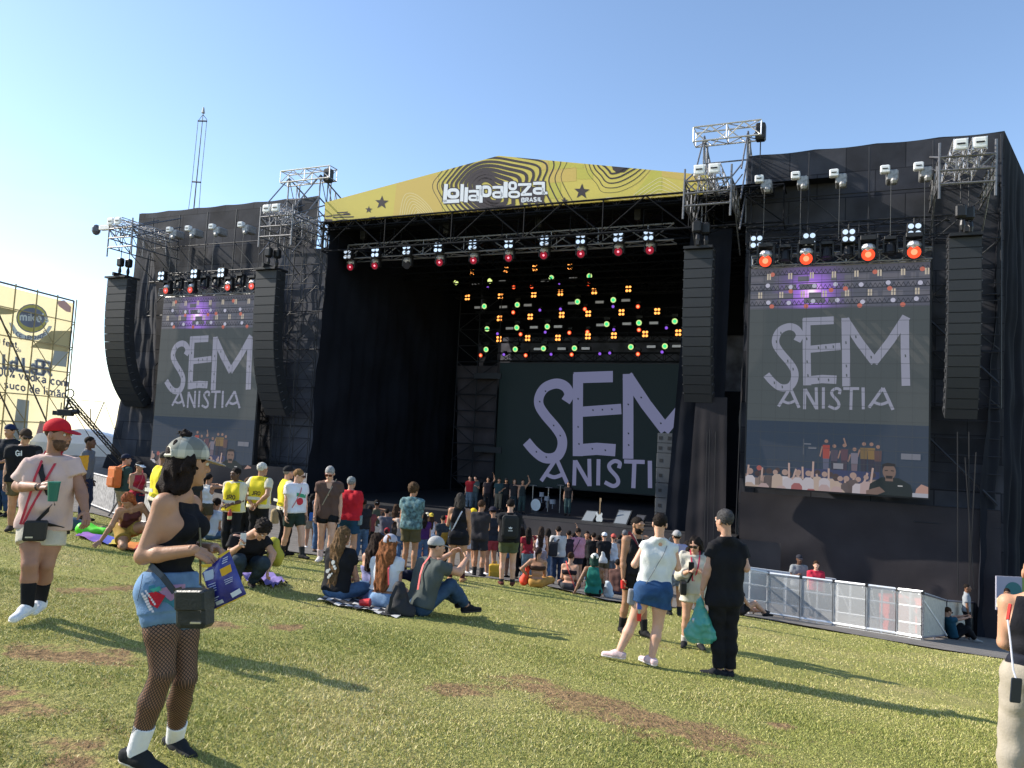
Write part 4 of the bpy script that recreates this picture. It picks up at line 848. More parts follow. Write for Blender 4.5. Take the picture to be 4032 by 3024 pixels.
P += stroke_quads(catmull([c4(*q) for q in ((1300, 680), (1330, 640), (1390, 628), (1480, 640), (1590, 660))], 5), 2.4)
gfx('cream_lines', CRM, P, .006)
def star(cx, cy, r): return [[(cx, cy)] + [(cx + (r if k % 2 == 0 else r * .42) * math.sin(k * math.pi / 5 + .05), cy - (r if k % 2 == 0 else r * .42) * math.cos(k * math.pi / 5 + .05)) for k in (i, i + 1)] for i in range(10)]
for cx, cy, r in ((*c2(838, 685), 28), (*c2(696, 762), 15), (*c4(1080, 565), 32), (*c4(892, 665), 15.5)): gfx('star', BK, star(cx, cy, r), .006)
P = []
for y, x0, x1 in ((790, 350, 470), (815, 305, 500), (840, 300, 535), (830, 220, 300), (872, 365, 465), (845, 700, 770), (805, 420, 490)): P += [[c2(x0, y), c2(x1, y - 8), c2(x1 - 8, y + 6), c2(x0 + 6, y + 12)]]
P += [[c2(*q) for q in ((215, 865), (300, 868), (290, 905), (215, 910))], [c2(*q) for q in ((515, 870), (595, 862), (597, 882), (512, 890))], [c2(*q) for q in ((690, 855), (775, 850), (775, 872), (690, 878))]]
gfx('glitch_bars', BK, P, .006)
# the name, letter by letter (strokes in photo crop coordinates)
LET = [[(-55, 560, 40), (-70, 860, 40), (-70, 850, 40), (255, 835, 50)], 0]
def rr(x, y, w_, h, r=.35, n=4):
    P = []
    for cx, cy, a in ((x + w_ * (1 - r / 2), y + h * r / 2, -90), (x + w_ * (1 - r / 2), y + h * (1 - r / 2), 0), (x + w_ * r / 2, y + h * (1 - r / 2), 90), (x + w_ * r / 2, y + h * r / 2, 180)):
        for k in range(n + 1): b = math.radians(a + 90 * k / n); P.append((cx + w_ * r / 2 * math.cos(b), cy + h * r / 2 * math.sin(b)))
    return P
def ring(x, y, w_, h, th): return (catmull(rr(x + th / 2, y + th / 2, w_ - th, h - th, .7), 1, True), th, True)
sh = lambda pts, sk=0: pts
def shear(P, x0, y0, k=-.06): return [(x + 0 * (y - y0), y + k * (x - x0)) for x, y in P]
NAME = []
def ln(pts, w_): NAME.append((np.array(pts, float), w_, False))
ln([(30, 550), (5, 868)], 66); ln([(-20, 858), (258, 845)], 62)                    # L
NAME.append(ring(48, 625, 212, 180, 58))                                            # o
ln([(312, 552), (300, 855)], 58); ln([(385, 608), (372, 870)], 62)                  # l l
def letter_a(x, y, w_, h, th):
    ln([(x, y + th * .55), (x + w_ * .45, y + th * .45), (x + w_ - th * .5, y + th * .5), (x + w_ - th * .45, y + h)], th); NAME.append(ring(x - 5, y + h * .42, w_ * .98, h * .58, th * .92))
letter_a(422, 655, 180, 195, 46)
ln([(548, 608), (640, 604)], 66); ln([(640, 590), (635, 875)], 58); NAME.append(ring(625, 575, 195, 205, 58))   # P
letter_a(838, 585, 185, 215, 48)
ln([(1068, 512), (1062, 788)], 72)                                                  # l
NAME.append(ring(1112, 505, 152, 155, 46)); NAME.append(ring(1112, 668, 204, 128, 42))
ln([(1280, 562), (1515, 556)], 46); ln([(1490, 575), (1365, 720)], 52); ln([(1330, 735), (1525, 728)], 48)      # z
letter_a(1545, 512, 205, 225, 54); ln([(1700, 712), (1795, 705)], 46)
def text_polys(grow):
    P = []
    for pts, w_, cl in NAME: P += stroke_quads([c5(*q) for q in pts], (w_ + grow) / 4.424, cl)
    return P
gfx('name_outline', BK, text_polys(34), .008); gfx('name_lettering', mat('banner_white', (.74, .76, .80), .6), text_polys(0), .012)
BR = {'B': [[(0, 0), (0, 10)], [(0, 0), (5, 0), (6, 2.5), (4.5, 4.8), (0, 5)], [(4.5, 4.8), (6.5, 7.4), (5, 10), (0, 10)]], 'R': [[(0, 0), (0, 10)], [(0, 0), (5.5, .4), (6, 3), (5, 5), (0, 5.2)], [(3, 5.2), (6.5, 10)]], 'A': [[(0, 10), (3.4, 0), (6.8, 10)], [(1.5, 7), (5.3, 7)]], 'S': [[(6, 1.5), (4, 0), (1, .6), (.6, 3), (3, 4.8), (5.8, 6.4), (5.4, 9.2), (2.5, 10), (0, 8.6)]], 'I': [[(1, 0), (1, 10)]], 'L': [[(0, 0), (0, 10), (5, 10)]]}
P = []; x = 1345
for ch in 'BRASIL':
    for s in BR[ch]: P += stroke_quads([c5(x + a * 7.6, 797 - (x - 1345) * .045 + b * 6.6) for a, b in s], 19 / 4.424)
    x += {'I': 34, 'L': 50}.get(ch, 70)
gfx('country_lettering', mat('banner_white', (.74, .76, .80), .6), P, .012)
# slim truss along the roof edge, roof shade kept in its near-black colour
mb = MB(); mb.truss(W(s0 - .3, .15, zRf - .15), W(s1 + 1.6, .15, zRf - .15), .35, r=.03, rb=.018); mb.build('edge_truss', mat('shaded_black_steel', (.009, .010, .013), .8, spec=.1), t)
# ---------------- line arrays ----------------
def line_array(label, px0, px1, py, n, d, curl, hcab=.4):
    a = ST(FP(px0, py, d)); b = ST(FP(px1, py, d)); wd = (b[0] - a[0]); s = (a[0] + b[0]) / 2; z = a[2]; t = thing('line_array_speaker', label, 'loudspeaker', W(s, d, z), 'hanging line array speakers')
    mb = MB(); mb.box(W(s, d + .3, z + .06), E_ * wd * .5, N_ * .5, A3(0, 0, .05)); mb.box(W(s, d + .3, z + .2), E_ * .06, N_ * .62, A3(0, 0, .09)); mb.build('fly_frame', BLK, t)
    p = np.array([d, z]); ang = 0.
    for i in range(n):
        ang = curl * (i / (n - 1)) ** 2.2; dn = np.array([math.sin(ang), -math.cos(ang)]); fr = np.array([-math.cos(ang), -math.sin(ang)]); q = p + dn * hcab / 2 - fr * .32; p = p + dn * hcab
        ex = E_ * (wd / 2); ey = (N_ * fr[0] + A3(0, 0, fr[1])) * .32; ez = (N_ * dn[0] + A3(0, 0, dn[1])) * (hcab / 2 - .008)
        mb = MB(); c = W(s, q[0], q[1]); mb.box(c, ex * .985, ey, ez); mb.box(c + ey * 1.02, ex * .95, ey * .02, ez * .94)
        for sg in (-1, 1): mb.box(c + ex * sg * 1.0 - ey * .3, E_ * .02, ey * .5, ez * .3)
        mb.m = 1
        for sg in (-1, 1): mb.box(c + ex * sg * .995 - ez * .93 + ey * .5, E_ * .028, ey * .32, ez * .07)
        mb.build('cabinet', [PA, STEEL], t)
    # chain motors above the frame
    for dx, dd in ((-.12, 0.2), (.16, .5)):
        m = MB(); m.box(W(s + dx, d + dd, z + .95), E_ * .17, N_ * .15, A3(0, 0, .24), .3); m.tube(W(s + dx, d + dd, z + .2), W(s + dx, d + dd, z + .7), .05, 6); m.tube(W(s + dx, d + dd, z + 1.2), W(s + dx, d + dd, z + 3.0), .02, 5)
        m.sphere(W(s + dx + .05, d + dd - .05, z + .45), .12, 8, (.8, .8, 2.0)); m.build('chain_motor', mat('motor', (.02, .02, .022), .4, metal=.4), t)
line_array('curved black line array hanging at the far left edge of the stage', 423, 503, 1098, 17, -1.6, .8, .44)
line_array('curved black line array between left screen and dark stage opening', 1008, 1092, 1066, 17, -1.6, .62, .44)
line_array('grey fronted line array hanging beside the brown inner cloth of right wing', 2694, 2808, 985, 16, -1.4, .5, .38)
line_array('blackest line array hanging right of the right screen', 3736, 3868, 936, 17, -1.6, .42, .37)
# ---------------- outriggers and cathead beams ----------------
def outrigger(label, quad, d, ties):
    (x0, y0), (x1, y1), (x2, y2), (x3, y3) = quad; t = thing('outrigger', label, 'scaffold', FP((x0 + x2) / 2, (y2 + y3) / 2, d), 'scaffold outriggers over the speakers')
    mb = MB(); A, B, C, Dd = FP(x0, y0, d), FP(x1, y1, d), FP(x2, y2, d), FP(x3, y3, d)
    mb.tube(A + A3(0, 0, .5), Dd - A3(0, 0, .5), .04, 6); mb.tube(B + A3(0, 0, .5), C - A3(0, 0, .5), .04, 6)
    for k in (0, .5, 1): mb.tube(A * (1 - k) + Dd * k, B * (1 - k) + C * k, .04, 6)
    for k in (.3, .5, .7): mb.tube(A * (1 - k) + B * k, (A * (1 - k) + B * k + Dd * (1 - k) + C * k) / 2, .028, 5)
    for k0, k1 in ((.02, .3), (.5, .3), (.5, .7), (.98, .7)): mb.tube(A * (1 - k0) + B * k0, ((A * (1 - k1) + B * k1) + (Dd * (1 - k1) + C * k1)) / 2, .028, 5)
    mb.build('front_frame', STEEL, t); mb = MB()
    for q in (A, B, C, Dd, (A + Dd) / 2, (B + C) / 2): mb.tube(q, q + N_ * (1.0 - d), .035, 5)
    for q in (A, B): mb.tube(q, q + N_ * (1.0 - d) + A3(0, 0, ties), .035, 5); mb.tube((q + (Dd if q is A else C)) / 2, (q + (Dd if q is A else C)) / 2 + N_ * (1.0 - d) + A3(0, 0, ties), .03, 5); mb.tube(q, q + N_ * (1 - d) - A3(0, 0, 2.2), .03, 5)
    for q0, q1 in ((A, Dd), (B, C)):
        for k in range(4): mb.tube(q0 + N_ * k * .75, q1 + N_ * (k + 1) * .75, .024, 4); mb.tube(q0 + N_ * k * .75, q1 + N_ * k * .75, .024, 4)
    mb.build('tie_tube', STEEL, t)
    c = (A + B) / 2 + A3(0, 0, .25); mb = MB(); mb.truss(c - N_ * .4 - E_ * .25, c + N_ * (1.2 - d) - E_ * .25, .4); mb.truss(c - N_ * .4 + E_ * .3, c + N_ * (1.2 - d) + E_ * .3, .4); mb.build('beam_truss', ALU, t)
    for sg in (-.25, .3): mb = MB(); mb.box(c - N_ * .45 + E_ * sg, E_ * .2, N_ * .05, A3(0, 0, .18), .25); mb.m = 1; mb.box(c - N_ * .51 + E_ * sg, E_ * .12, N_ * .012, A3(0, 0, .025)); mb.build('end_plate', [mat('white_plate', (.8, .8, .78), .4), BLK], t)
outrigger('scaffold outrigger frame above the leftmost line array', ((430, 902), (520, 893), (520, 968), (424, 975)), -2.2, 1.4)
outrigger('scaffold outrigger frame left of the banner, white plates on top', ((1026, 855), (1152, 845), (1148, 925), (1020, 933)), -2.2, 1.6)
outrigger('scaffold outrigger frame overlapping the right end of the banner', ((2696, 716), (2880, 697), (2876, 797), (2690, 812)), -2.2, 1.7)
outrigger('scaffold outrigger frame at the top right corner of the stage', ((3700, 620), (3923, 605), (3920, 712), (3698, 726)), -2.2, 1.2)
def cathead(label, x0, y0, x1, y1, legs, d, back):
    t = thing('rigging_beam', label, 'truss', FP((x0 + x1) / 2, max(y0, y1), d), 'silver rigging beams on top of the towers'); a, b = FP(x0, y0, d), FP(x1, y1, d); b[2] = a[2] = (a[2] + b[2]) / 2
    mb = MB(); mb.truss(a, b, .62, r=.035, rb=.026, step=.75); mb.build('beam_truss', ALU, t)
    for p in (a, b): mb = MB(); mb.box(p, E_ * .22, N_ * .33, A3(0, 0, .33), .1); mb.build('end_block', mat('beam_end', (.62, .60, .56), .5, .1), t) if 0 else None
    mb = MB()
    for f in legs:
        p = a * (1 - f) + b * f
        for z in (0, -1.2, -2.4): mb.tube(p + A3(0, 0, z), p + N_ * 3.4 + A3(0, 0, z - 1.25), .04, 5); mb.tube(p + A3(0, 0, z), p - N_ * 1.8 + A3(0, 0, z - 2.2), .035, 5)
        mb.tube(p, p - A3(0, 0, 4), .04, 6); mb.tube(p + N_ * .9, p + N_ * .9 - A3(0, 0, 4), .035, 6); mb.tube(p + N_ * 3.2 - A3(0, 0, .4), p + N_ * 3.2 - A3(0, 0, 5), .035, 6)
        for k in range(5): mb.tube(p + N_ * k * .65 - A3(0, 0, .25 * k), p + N_ * (k + 1) * .65 - A3(0, 0, 1.4 + .25 * k), .025, 4); mb.tube(p + N_ * (k + 1) * .65 - A3(0, 0, .25 * k + .25), p + N_ * (k + 1) * .65 - A3(0, 0, 1.4 + .25 * k), .025, 4)
    q0 = a * (1 - legs[0]) + b * legs[0]; q1 = a * (1 - legs[-1]) + b * legs[-1]
    for z, dd in ((-1.2, 0), (-1.9, 3.2), (-2.4, 0), (-3.0, 3.2)): mb.tube(q0 + N_ * dd + A3(0, 0, z), q1 + N_ * dd + A3(0, 0, z), .035, 5)
    mb.build('leg_scaffold', STEEL, t); p = q1 + E_ * .5; mb = MB(); mb.box(p - A3(0, 0, .1), E_ * .2, N_ * .2, A3(0, 0, .35), .2); mb.tube(p, p - A3(0, 0, 2.3), .025, 5); mb.build('chain_motor', BLK, t)
cathead('silver rigging beam left of the yellow banner', 1120, 700, 1312, 688, (.1, .75), .6, 0)
cathead('silver rigging beam right of the yellow banner', 2735, 540, 3000, 512, (.15, .8), .6, 0)
# ---------------- chain hoists ----------------
def hoist(label, px, py, d, z_end, big=1.):
    p = FP(px, py, d); t = thing('chain_hoist', label, 'hoist', p, 'white chain hoists holding the screens'); mb = MB(); mb.box(p, E_ * .16 * big, N_ * .13, A3(0, 0, .14 * big), .2); mb.m = 1; mb.box(p - N_ * .135, E_ * .09, N_ * .01, A3(0, 0, .02)); mb.build('housing', [mat('hoist_white', (.75, .76, .76), .4), BLK], t)
    mb = MB(); mb.box(p + E_ * .25 * big + N_ * .35 - A3(0, 0, .2), E_ * .2, N_ * .35, A3(0, 0, .2), .2); mb.sphere(p + E_ * .3 - A3(0, 0, .45), .13, 8); mb.build('motor', mat('motor_grey', (.28, .28, .28), .45, .3, 12, metal=.4), t)
    mb = MB(); mb.tube(p + E_ * .2 - A3(0, 0, .4), np.array([p[0], p[1], z_end]) + E_ * .2, .012, 5); mb.build('chain', mat('chain', (.08, .08, .08), .5), t)
zt = ST(FP(800, 1085, -.6))[2]
for i, (x, y) in enumerate(((668, 905), (742, 900), (836, 893), (950, 885))): hoist('white chain hoist above the left screen, number %s from its left end' % ('one', 'two', 'three', 'four')[i], x, y, -.8, zt)
zt = ST(FP(3300, 945, -.6))[2]
for i, (x, y) in enumerate(((2990, 706), (3133, 692), (3284, 683), (3485, 668), (3617, 656))): hoist('white chain hoist above the right screen, number %s from its left end' % ('one', 'two', 'three', 'four', 'five')[i], x, y, -.8, zt)
# ---------------- lamps ----------------
FOIL = mat('crumpled_foil', (.62, .62, .64), .35, .3, 30, .8, 25, metal=.6)
def moving_head(label, p, col, e, foil=True, sz=.32, group=None, aim=None):
    t = thing('moving_head_lamp', label, 'stage light', p, group); f = nrm(-N_ + A3(0, 0, -.35)) if aim is None else nrm(aim); u = nrm(A3(0, 0, 1) - f * f[2]); r = np.cross(f, u)
    mb = MB(); mb.box(p + A3(0, 0, sz * 1.7), E_ * sz * .75, N_ * sz * .6, A3(0, 0, sz * .22), .1)
    for s in (-1, 1): mb.box(p + E_ * s * sz * .82 + A3(0, 0, sz * .7), E_ * sz * .1, N_ * sz * .35, A3(0, 0, sz * 1.0))
    mb.build('yoke', BLK, t); mb = MB(); mb.tube(p - f * sz * 1.0, p + f * sz * .3, sz * .6, 12, sz * .72); mb.tube(p + f * sz * .3, p + f * sz * .42, sz * .74, 12); mb.build('head', BLK, t)
    if foil: mb = MB(); mb.sphere(p - f * sz * .2 + u * sz * .65, sz * .8, 9, (1.05, 1, .75)); o = mb.build('rain_cover', FOIL, t)
    mb = MB(); mb.disc(p + f * sz * .43, f, sz * .62, 16)
    mb.build('lens', glow('lens_' + label[:6], col, e) if e else mat('dark_lens', (.02, .02, .025), .1), t)
    if e: mb = MB(); mb.disc(p + f * sz * .47, f, sz * (.3 if e > 1 else .17), 12); mb.build('bulb', glow('bulb', (1, .25, .12) if e > 1 else (1, .22, .28), 1.1 if e > 1 else 1.6), t)
def blinder(label, p, col, e, sz=.3, group=None, nr=None):
    t = thing('blinder_lamp', label, 'stage light', p, group); f = -N_ if nr is None else nr; mb = MB(); mb.box(p, E_ * sz, N_ * sz * .5, A3(0, 0, sz * 1.1), .08); mb.tube(p + A3(0, 0, sz), p + A3(0, 0, sz * 1.9), .03, 5); mb.build('housing', BLK, t)
    mb = MB()
    for i in (-1, 1):
        for j in (-1, 1): mb.disc(p + E_ * i * sz * .48 + A3(0, 0, j * sz * .55) + f * sz * .52, f, sz * .4, 12)
    mb.build('lens', glow('lamp_cell_%d' % int(e), col, e) if e else mat('faint_glow_reflector', (.75, .78, .8), .15, metal=.7, emit=.25), t)  # reflectors passed no glow still get a faint emission
ORD = 'first second third fourth fifth sixth seventh eighth ninth tenth eleventh twelfth'.split()
def truss_thing(name, label, segs, m, w_=.45, group=None):
    t = thing(name, label, 'truss', segs[0][0], group)
    for a, b in segs: mb = MB(); mb.truss(a, b, w_, r=.03, rb=.02, step=w_ * 1.35); mb.build('truss_section', m, t)
    return t
dF = 1.6
a, b = FP(1385, 1000, dF), FP(2660, 918, dF); b[2] = a[2] = (a[2] + b[2]) / 2
mb = MB(); t = thing('lighting_truss', 'long grey lighting truss across the front of the stage opening', 'truss', a); mb.truss(a, b, .72, r=.035, rb=.026, step=1.15); mb.build('truss_section', mat('truss_grey', (.30, .30, .31), .4, metal=.5), t)
mb = MB()
for f in (.04, .33, .62, .9): p = a * (1 - f) + b * f; mb.tube(p, p + A3(0, 0, 2.6), .02, 5); mb.box(p + A3(0, 0, 1.2), E_ * .16, N_ * .14, A3(0, 0, .5), .2)
mb.build('chain_motor', BLK, t)
for i, (x, y) in enumerate(((1373, 1003), (1482, 996), (1605, 986), (1729, 976), (1865, 966), (2007, 960), (2147, 950), (2289, 943), (2437, 934), (2556, 928))):
    blinder('white four cell blinder, %s from the left on the front truss' % ORD[i], FP(x, y, dF - .55), (.8, .85, .9), 0, .24, 'blinders on the front truss')
for i, (x, y) in enumerate(((1384, 1050), (1480, 1045), (1605, 1042), (1735, 1032), (1868, 1024), (2006, 1014), (2144, 1004), (2290, 998), (2437, 990), (2561, 984))):
    moving_head('foil covered moving head, %s from the left under the front truss' % ORD[i], FP(x, y, dF - .2), (.42, .006, .03), .4 if i != 2 else 0, True, .29, 'foil covered lamps under the front truss')
# lamps in the depth of the stage
GD = 12.0
for i, (y0, y1, x0) in enumerate(((1160, 1130, 1800), (1250, 1222, 1880), (1340, 1318, 1890), (1412, 1400, 1930))):
    a, b = FP(x0, y0, GD + .2), FP(2760, y1, GD + .2); b[2] = a[2] = (a[2] + b[2]) / 2; truss_thing('lighting_truss', 'dark lighting truss deep in the stage, row %s from the top' % ORD[i], [(a, b)], BLACKT, .5, 'dark trusses above the stage screen')
ROWS = ['the row below the front truss', 'the second row', 'the third row', 'the lowest row']
def rows(name, pts, fn):
    for r_, row in enumerate(pts):
        for i, p in enumerate(row): fn(r_, i, p)
AMB = [[(1862, 1073), (1994, 1064), (2108, 1057), (2246, 1053)], [(1843, 1172), (1973, 1167), (2104, 1161), (2209, 1154), (2342, 1148), (2476, 1139)], [(1969, 1254), (2090, 1248), (2214, 1241), (2318, 1236), (2449, 1231), (2589, 1227)], [(1967, 1336), (2080, 1332), (2199, 1331), (2317, 1325), (2419, 1322), (2542, 1316), (2672, 1311)]]
rows('', AMB, lambda r_, i, p: blinder('amber lit four cell blinder, row %s inside the stage, %s from left' % (ORD[r_], ORD[i]), FP(*p, GD - .3), (1, .34, .07), 1.5, .19, 'amber blinders inside the stage'))
def round_lamp(name, label, p, col, e, sz, group, rim=None):
    t = thing(name, label, 'stage light', p, group); f = nrm(-N_ - A3(0, 0, .2)); mb = MB(); mb.tube(p - f * .5, p, sz * .9, 10, sz * 1.15); mb.box(p + A3(0, 0, sz * 1.9) - f * .2, E_ * sz * 1.1, N_ * sz, A3(0, 0, sz * .5)); mb.build('housing', BLK, t)
    mb = MB(); mb.disc(p + f * .01, f, sz, 14); mb.build('lens', glow('lens_' + name, col, e), t)
    if rim: mb = MB(); mb.disc(p + f * .03, f, sz * .62, 12); mb.build('bulb', glow('bulb_' + name, rim, e * 1.0), t)
GRN = [[(1796, 1112), (1929, 1106), (2171, 1094), (2321, 1087)], [(1907, 1206), (2037, 1200), (2274, 1188), (2415, 1181)], [(1918, 1295), (2035, 1290), (2155, 1286), (2389, 1276), (2516, 1271), (2657, 1265)], [(1914, 1376), (2029, 1375), (2140, 1372), (2262, 1371), (2484, 1366), (2618, 1363)]]
rows('', GRN, lambda r_, i, p: round_lamp('beam_lamp', '%s round beam lamp, row %s inside the stage, %s from left' % ('yellow green' if r_ == 0 and i < 2 else 'green', ORD[r_], ORD[i]), FP(*p, GD - .4), (.75, .95, .25) if (r_ == 0 and i < 2) else (.62, .85, .30), .62, .165, 'green beam lamps inside the stage', (.9, .95, .45) if r_ == 0 and i < 2 else (.05, .85, .3)))
RED = [[(2094, 1129), (2318, 1118), (2023, 1131)], [(2021, 1230), (2303, 1217), (2512, 1207)], [(2050, 1316), (2242, 1310), (2313, 1307), (2516, 1299)], [(1893, 1399), (2070, 1399), (2251, 1396), (2512, 1394)]]
rows('', RED, lambda r_, i, p: round_lamp('spot_lamp', 'red glowing spot lamp, row %s inside the stage, number %s' % (ORD[r_], ('one', 'two', 'three', 'four')[i]), FP(*p, GD - .4), (1, .06, .012), .8, .12, 'red spot lamps inside the stage', (1, .45, .2)))
PUR = [[(1921, 1133), (2202, 1121)], [(2126, 1221), (2207, 1217), (2414, 1207)], [(1959, 1314), (2147, 1308), (2417, 1298), (2624, 1291)], [(1984, 1396), (2170, 1395), (2362, 1393), (2401, 1390), (2607, 1386)]]
rows('', PUR, lambda r_, i, p: round_lamp('spot_lamp', 'dim purple spot lamp, row %s inside the stage, %s from left' % (ORD[r_], ORD[i]), FP(*p, GD - .4), (.22, .08, .6), .8, .085, 'purple spot lamps inside the stage'))
BARS = [[(1876, 1118), (1979, 1110), (2148, 1106), (2259, 1098)], [(1886, 1212), (1985, 1210), (2081, 1203), (2255, 1195), (2363, 1191), (2466, 1184)], [(2010, 1294), (2105, 1290), (2200, 1287), (2367, 1281), (2470, 1276), (2576, 1273)], [(2120, 1375), (2214, 1374), (2308, 1373), (2566, 1366), (2666, 1364)]]
def bar(r_, i, p):
    c = FP(*p, GD - .2); t = thing('strobe_lamp', 'pale unlit strobe bar, row %s inside the stage, %s from left' % (ORD[r_], ORD[i]), 'stage light', c, 'strobe bars inside the stage'); mb = MB(); mb.box(c, E_ * .3, N_ * .12, A3(0, 0, .11), .1); mb.build('housing', BLK, t); mb = MB(); mb.box(c - N_ * .125, E_ * .25, N_ * .01, A3(0, 0, .07)); mb.build('lens', mat('faint_glow_glass', (.5, .5, .5), .3, emit=.12), t)  # unlit glass is given a faint glow to look pale
rows('', BARS, bar)
for i, (x, y) in enumerate(((1331, 1190), (1487, 1248), (1639, 1307))):
    p = FP(x, y, 5 + i * 3); t = thing('chain_hoist', 'small white tagged hoist hanging in the dark stage left, %s from left' % ORD[i], 'hoist', p, 'hoists hanging in the dark'); mb = MB(); mb.box(p, E_ * .22, N_ * .15, A3(0, 0, .12), .15); mb.build('housing', BLK, t); mb = MB(); mb.box(p - N_ * .16 + E_ * .1, E_ * .12, N_ * .01, A3(0, 0, .1)); mb.build('tag', mat('white_plate', (.8, .8, .78), .4, emit=.2), t); mb = MB(); mb.tube(p, p + A3(0, 0, 6), .018, 5); mb.build('chain', BLACKT, t)  # tag is no lamp; a faint glow keeps it white in the dark
# ---------------- screens ----------------
c3 = lambda x, y: (2900 + x / 2.765, 900 + y / 2.765)
LETTERS = [([(662, 1225), (692, 1160), (655, 1090), (575, 1062), (480, 1095), (428, 1170), (425, 1255), (480, 1345), (580, 1460), (632, 1545), (638, 1630), (605, 1705), (545, 1735), (470, 1728), (390, 1670), (318, 1590)], 84, 1),
    ([(766, 978), (770, 1340), (778, 1708)], 88, 0), ([(728, 1012), (1064, 1006)], 92, 0), ([(800, 1316), (1138, 1290)], 84, 0), ([(790, 1655), (940, 1640), (1095, 1648)], 98, 0),
    ([(1190, 985), (1196, 1350), (1200, 1718)], 86, 0), ([(1182, 1000), (1340, 1250), (1500, 1468)], 92, 0), ([(1484, 1470), (1660, 1240), (1822, 990)], 90, 0), ([(1806, 1010), (1806, 1350), (1814, 1712)], 86, 0),
    ([(590, 1735), (460, 1940)], 34, 0), ([(590, 1735), (690, 1952)], 34, 0), ([(508, 1880), (575, 1902), (652, 1872)], 32, 1), ([(752, 1745), (750, 1967)], 32, 0), ([(757, 1750), (882, 1960)], 34, 0), ([(876, 1730), (884, 1967)], 32, 0), ([(955, 1730), (955, 1957)], 32, 0),
    ([(1125, 1802), (1132, 1757), (1090, 1742), (1048, 1772), (1052, 1812), (1110, 1880), (1120, 1930), (1080, 1957), (1010, 1927)], 32, 1), ([(1168, 1742), (1335, 1742)], 32, 0), ([(1252, 1742), (1246, 1967)], 34, 0), ([(1376, 1730), (1380, 1960)], 34, 0),
    ([(1582, 1735), (1437, 1942)], 34, 0), ([(1582, 1735), (1683, 1962)], 34, 0), ([(1475, 1877), (1560, 1905), (1652, 1872)], 32, 1)]
NICK = [(480, 1130), (430, 1225), (560, 1440), (620, 1530), (770, 1200), (775, 1450), (785, 1600), (900, 1300), (980, 1296), (1060, 1292), (900, 1640), (1010, 1650), (1195, 1250), (1200, 1500), (1203, 1600), (1460, 1410), (1300, 1190), (410, 1680), (500, 1725), (1810, 1400)]
def screen(label, TL, TR, BR_, BL, d, A, full, eb, el):
    """LED wall given by its corner pixels; A maps right-screen letter coordinates to this wall's plane"""
    P = [FP(*q, d) for q in (TL, TR, BR_, BL)]; s_0 = (ST(P[0])[0] + ST(P[3])[0]) / 2; s_1 = (ST(P[1])[0] + ST(P[2])[0]) / 2; zt_ = (P[0][2] + P[1][2]) / 2; zb_ = (P[2][2] + P[3][2]) / 2
    t = thing('led_screen', label, 'screen', W((s_0 + s_1) / 2, d, zb_)); mb = MB(); mb.box(W((s_0 + s_1) / 2, d + .16, (zt_ + zb_) / 2), E_ * ((s_1 - s_0) / 2 + .06), N_ * .14, A3(0, 0, (zt_ - zb_) / 2 + .06)); mb.build('cabinet', BLK, t)
    u = lambda f, g, o=.0: W(s_0 + (s_1 - s_0) * f, d - .004 - o, zt_ + (zb_ - zt_) * g)
    def flat(name, m, polys, o, rect=(0, 0, 1, 1), uvp=True):
        mb = MB(); C = ccw([(rect[0], rect[1]), (rect[2], rect[1]), (rect[2], rect[3]), (rect[0], rect[3])])
        for p in polys:
            p = clip_poly(p, C)
            if len(p) >= 3: mb.poly([u(x, y, o) for x, y in p])
        return mb.build(name, m, t) if mb.n else None
    box_ = lambda x0, y0, x1, y1: [[(x0, y0), (x1, y0), (x1, y1), (x0, y1)]]
    ssp = lambda x, y: ((lambda q: ((q[0] - s_0) / (s_1 - s_0), (q[1] - zt_) / (zb_ - zt_)))(A(x, y)))
    LP = []; sc = (A(1000, 1400)[0] - A(0, 1400)[0]) / 1000 / (s_1 - s_0); asp = (s_1 - s_0) / (zt_ - zb_)
    for pts, w_, sm_ in LETTERS:
        q = np.array([A(*p) for p in pts]); q = catmull(q, 6) if sm_ else q; wd = w_ * sc * (s_1 - s_0)
        for quad in stroke_quads(q, wd): LP.append([((x - s_0) / (s_1 - s_0), (z - zt_) / (zb_ - zt_)) for x, z in quad])
    def nicks():
        R = []
        for x, y in NICK:
            a = ssp(x, y); R.append([(a[0] - .004, a[1] - .006), (a[0] + .003, a[1] - .005), (a[0] + .005, a[1] + .006), (a[0] - .002, a[1] + .007)])
        return R
    if not full:
        flat('picture_ground', glow('screen_black', (.0055, .0105, .012), eb), box_(0, 0, 1, 1), 0); flat('lettering', glow('screen_letter', (.15, .16, .27), el), LP, .006); flat('lettering_scratch', glow('screen_black', (.0055, .0105, .012), eb), nicks(), .009); return t
    g1, g2 = .19, .70
    m = bpy.data.materials.new('screen_glow'); m.use_nodes = True; n = m.node_tree.nodes; l = m.node_tree.links; b_ = n['Principled BSDF']; b_.inputs['Base Color'].default_value = (.02, .02, .02, 1)
    ge = n.new('ShaderNodeNewGeometry'); vd = n.new('ShaderNodeVectorMath'); vd.operation = 'DISTANCE'; l.new(ge.outputs['Position'], vd.inputs[0]); vd.inputs[1].default_value = u(.36, .115).tolist()
    mr = n.new('ShaderNodeMapRange'); mr.inputs[1].default_value = .05; mr.inputs[2].default_value = (s_1 - s_0) * .24; l.new(vd.outputs['Value'], mr.inputs[0]); cr = n.new('ShaderNodeValToRGB'); l.new(mr.outputs[0], cr.inputs[0]); e = cr.color_ramp.elements
    e[0].position = 0; e[0].color = (1, .85, 1, 1); e[1].position = 1; e[1].color = (.062, .062, .085, 1)
    for p_, c_ in ((.10, (.8, .4, 1)), (.28, (.30, .13, .62)), (.6, (.11, .075, .20))): q = e.new(p_); q.color = (*c_, 1)
    l.new(cr.outputs[0], b_.inputs['Emission Color']); b_.inputs['Emission Strength'].default_value = eb
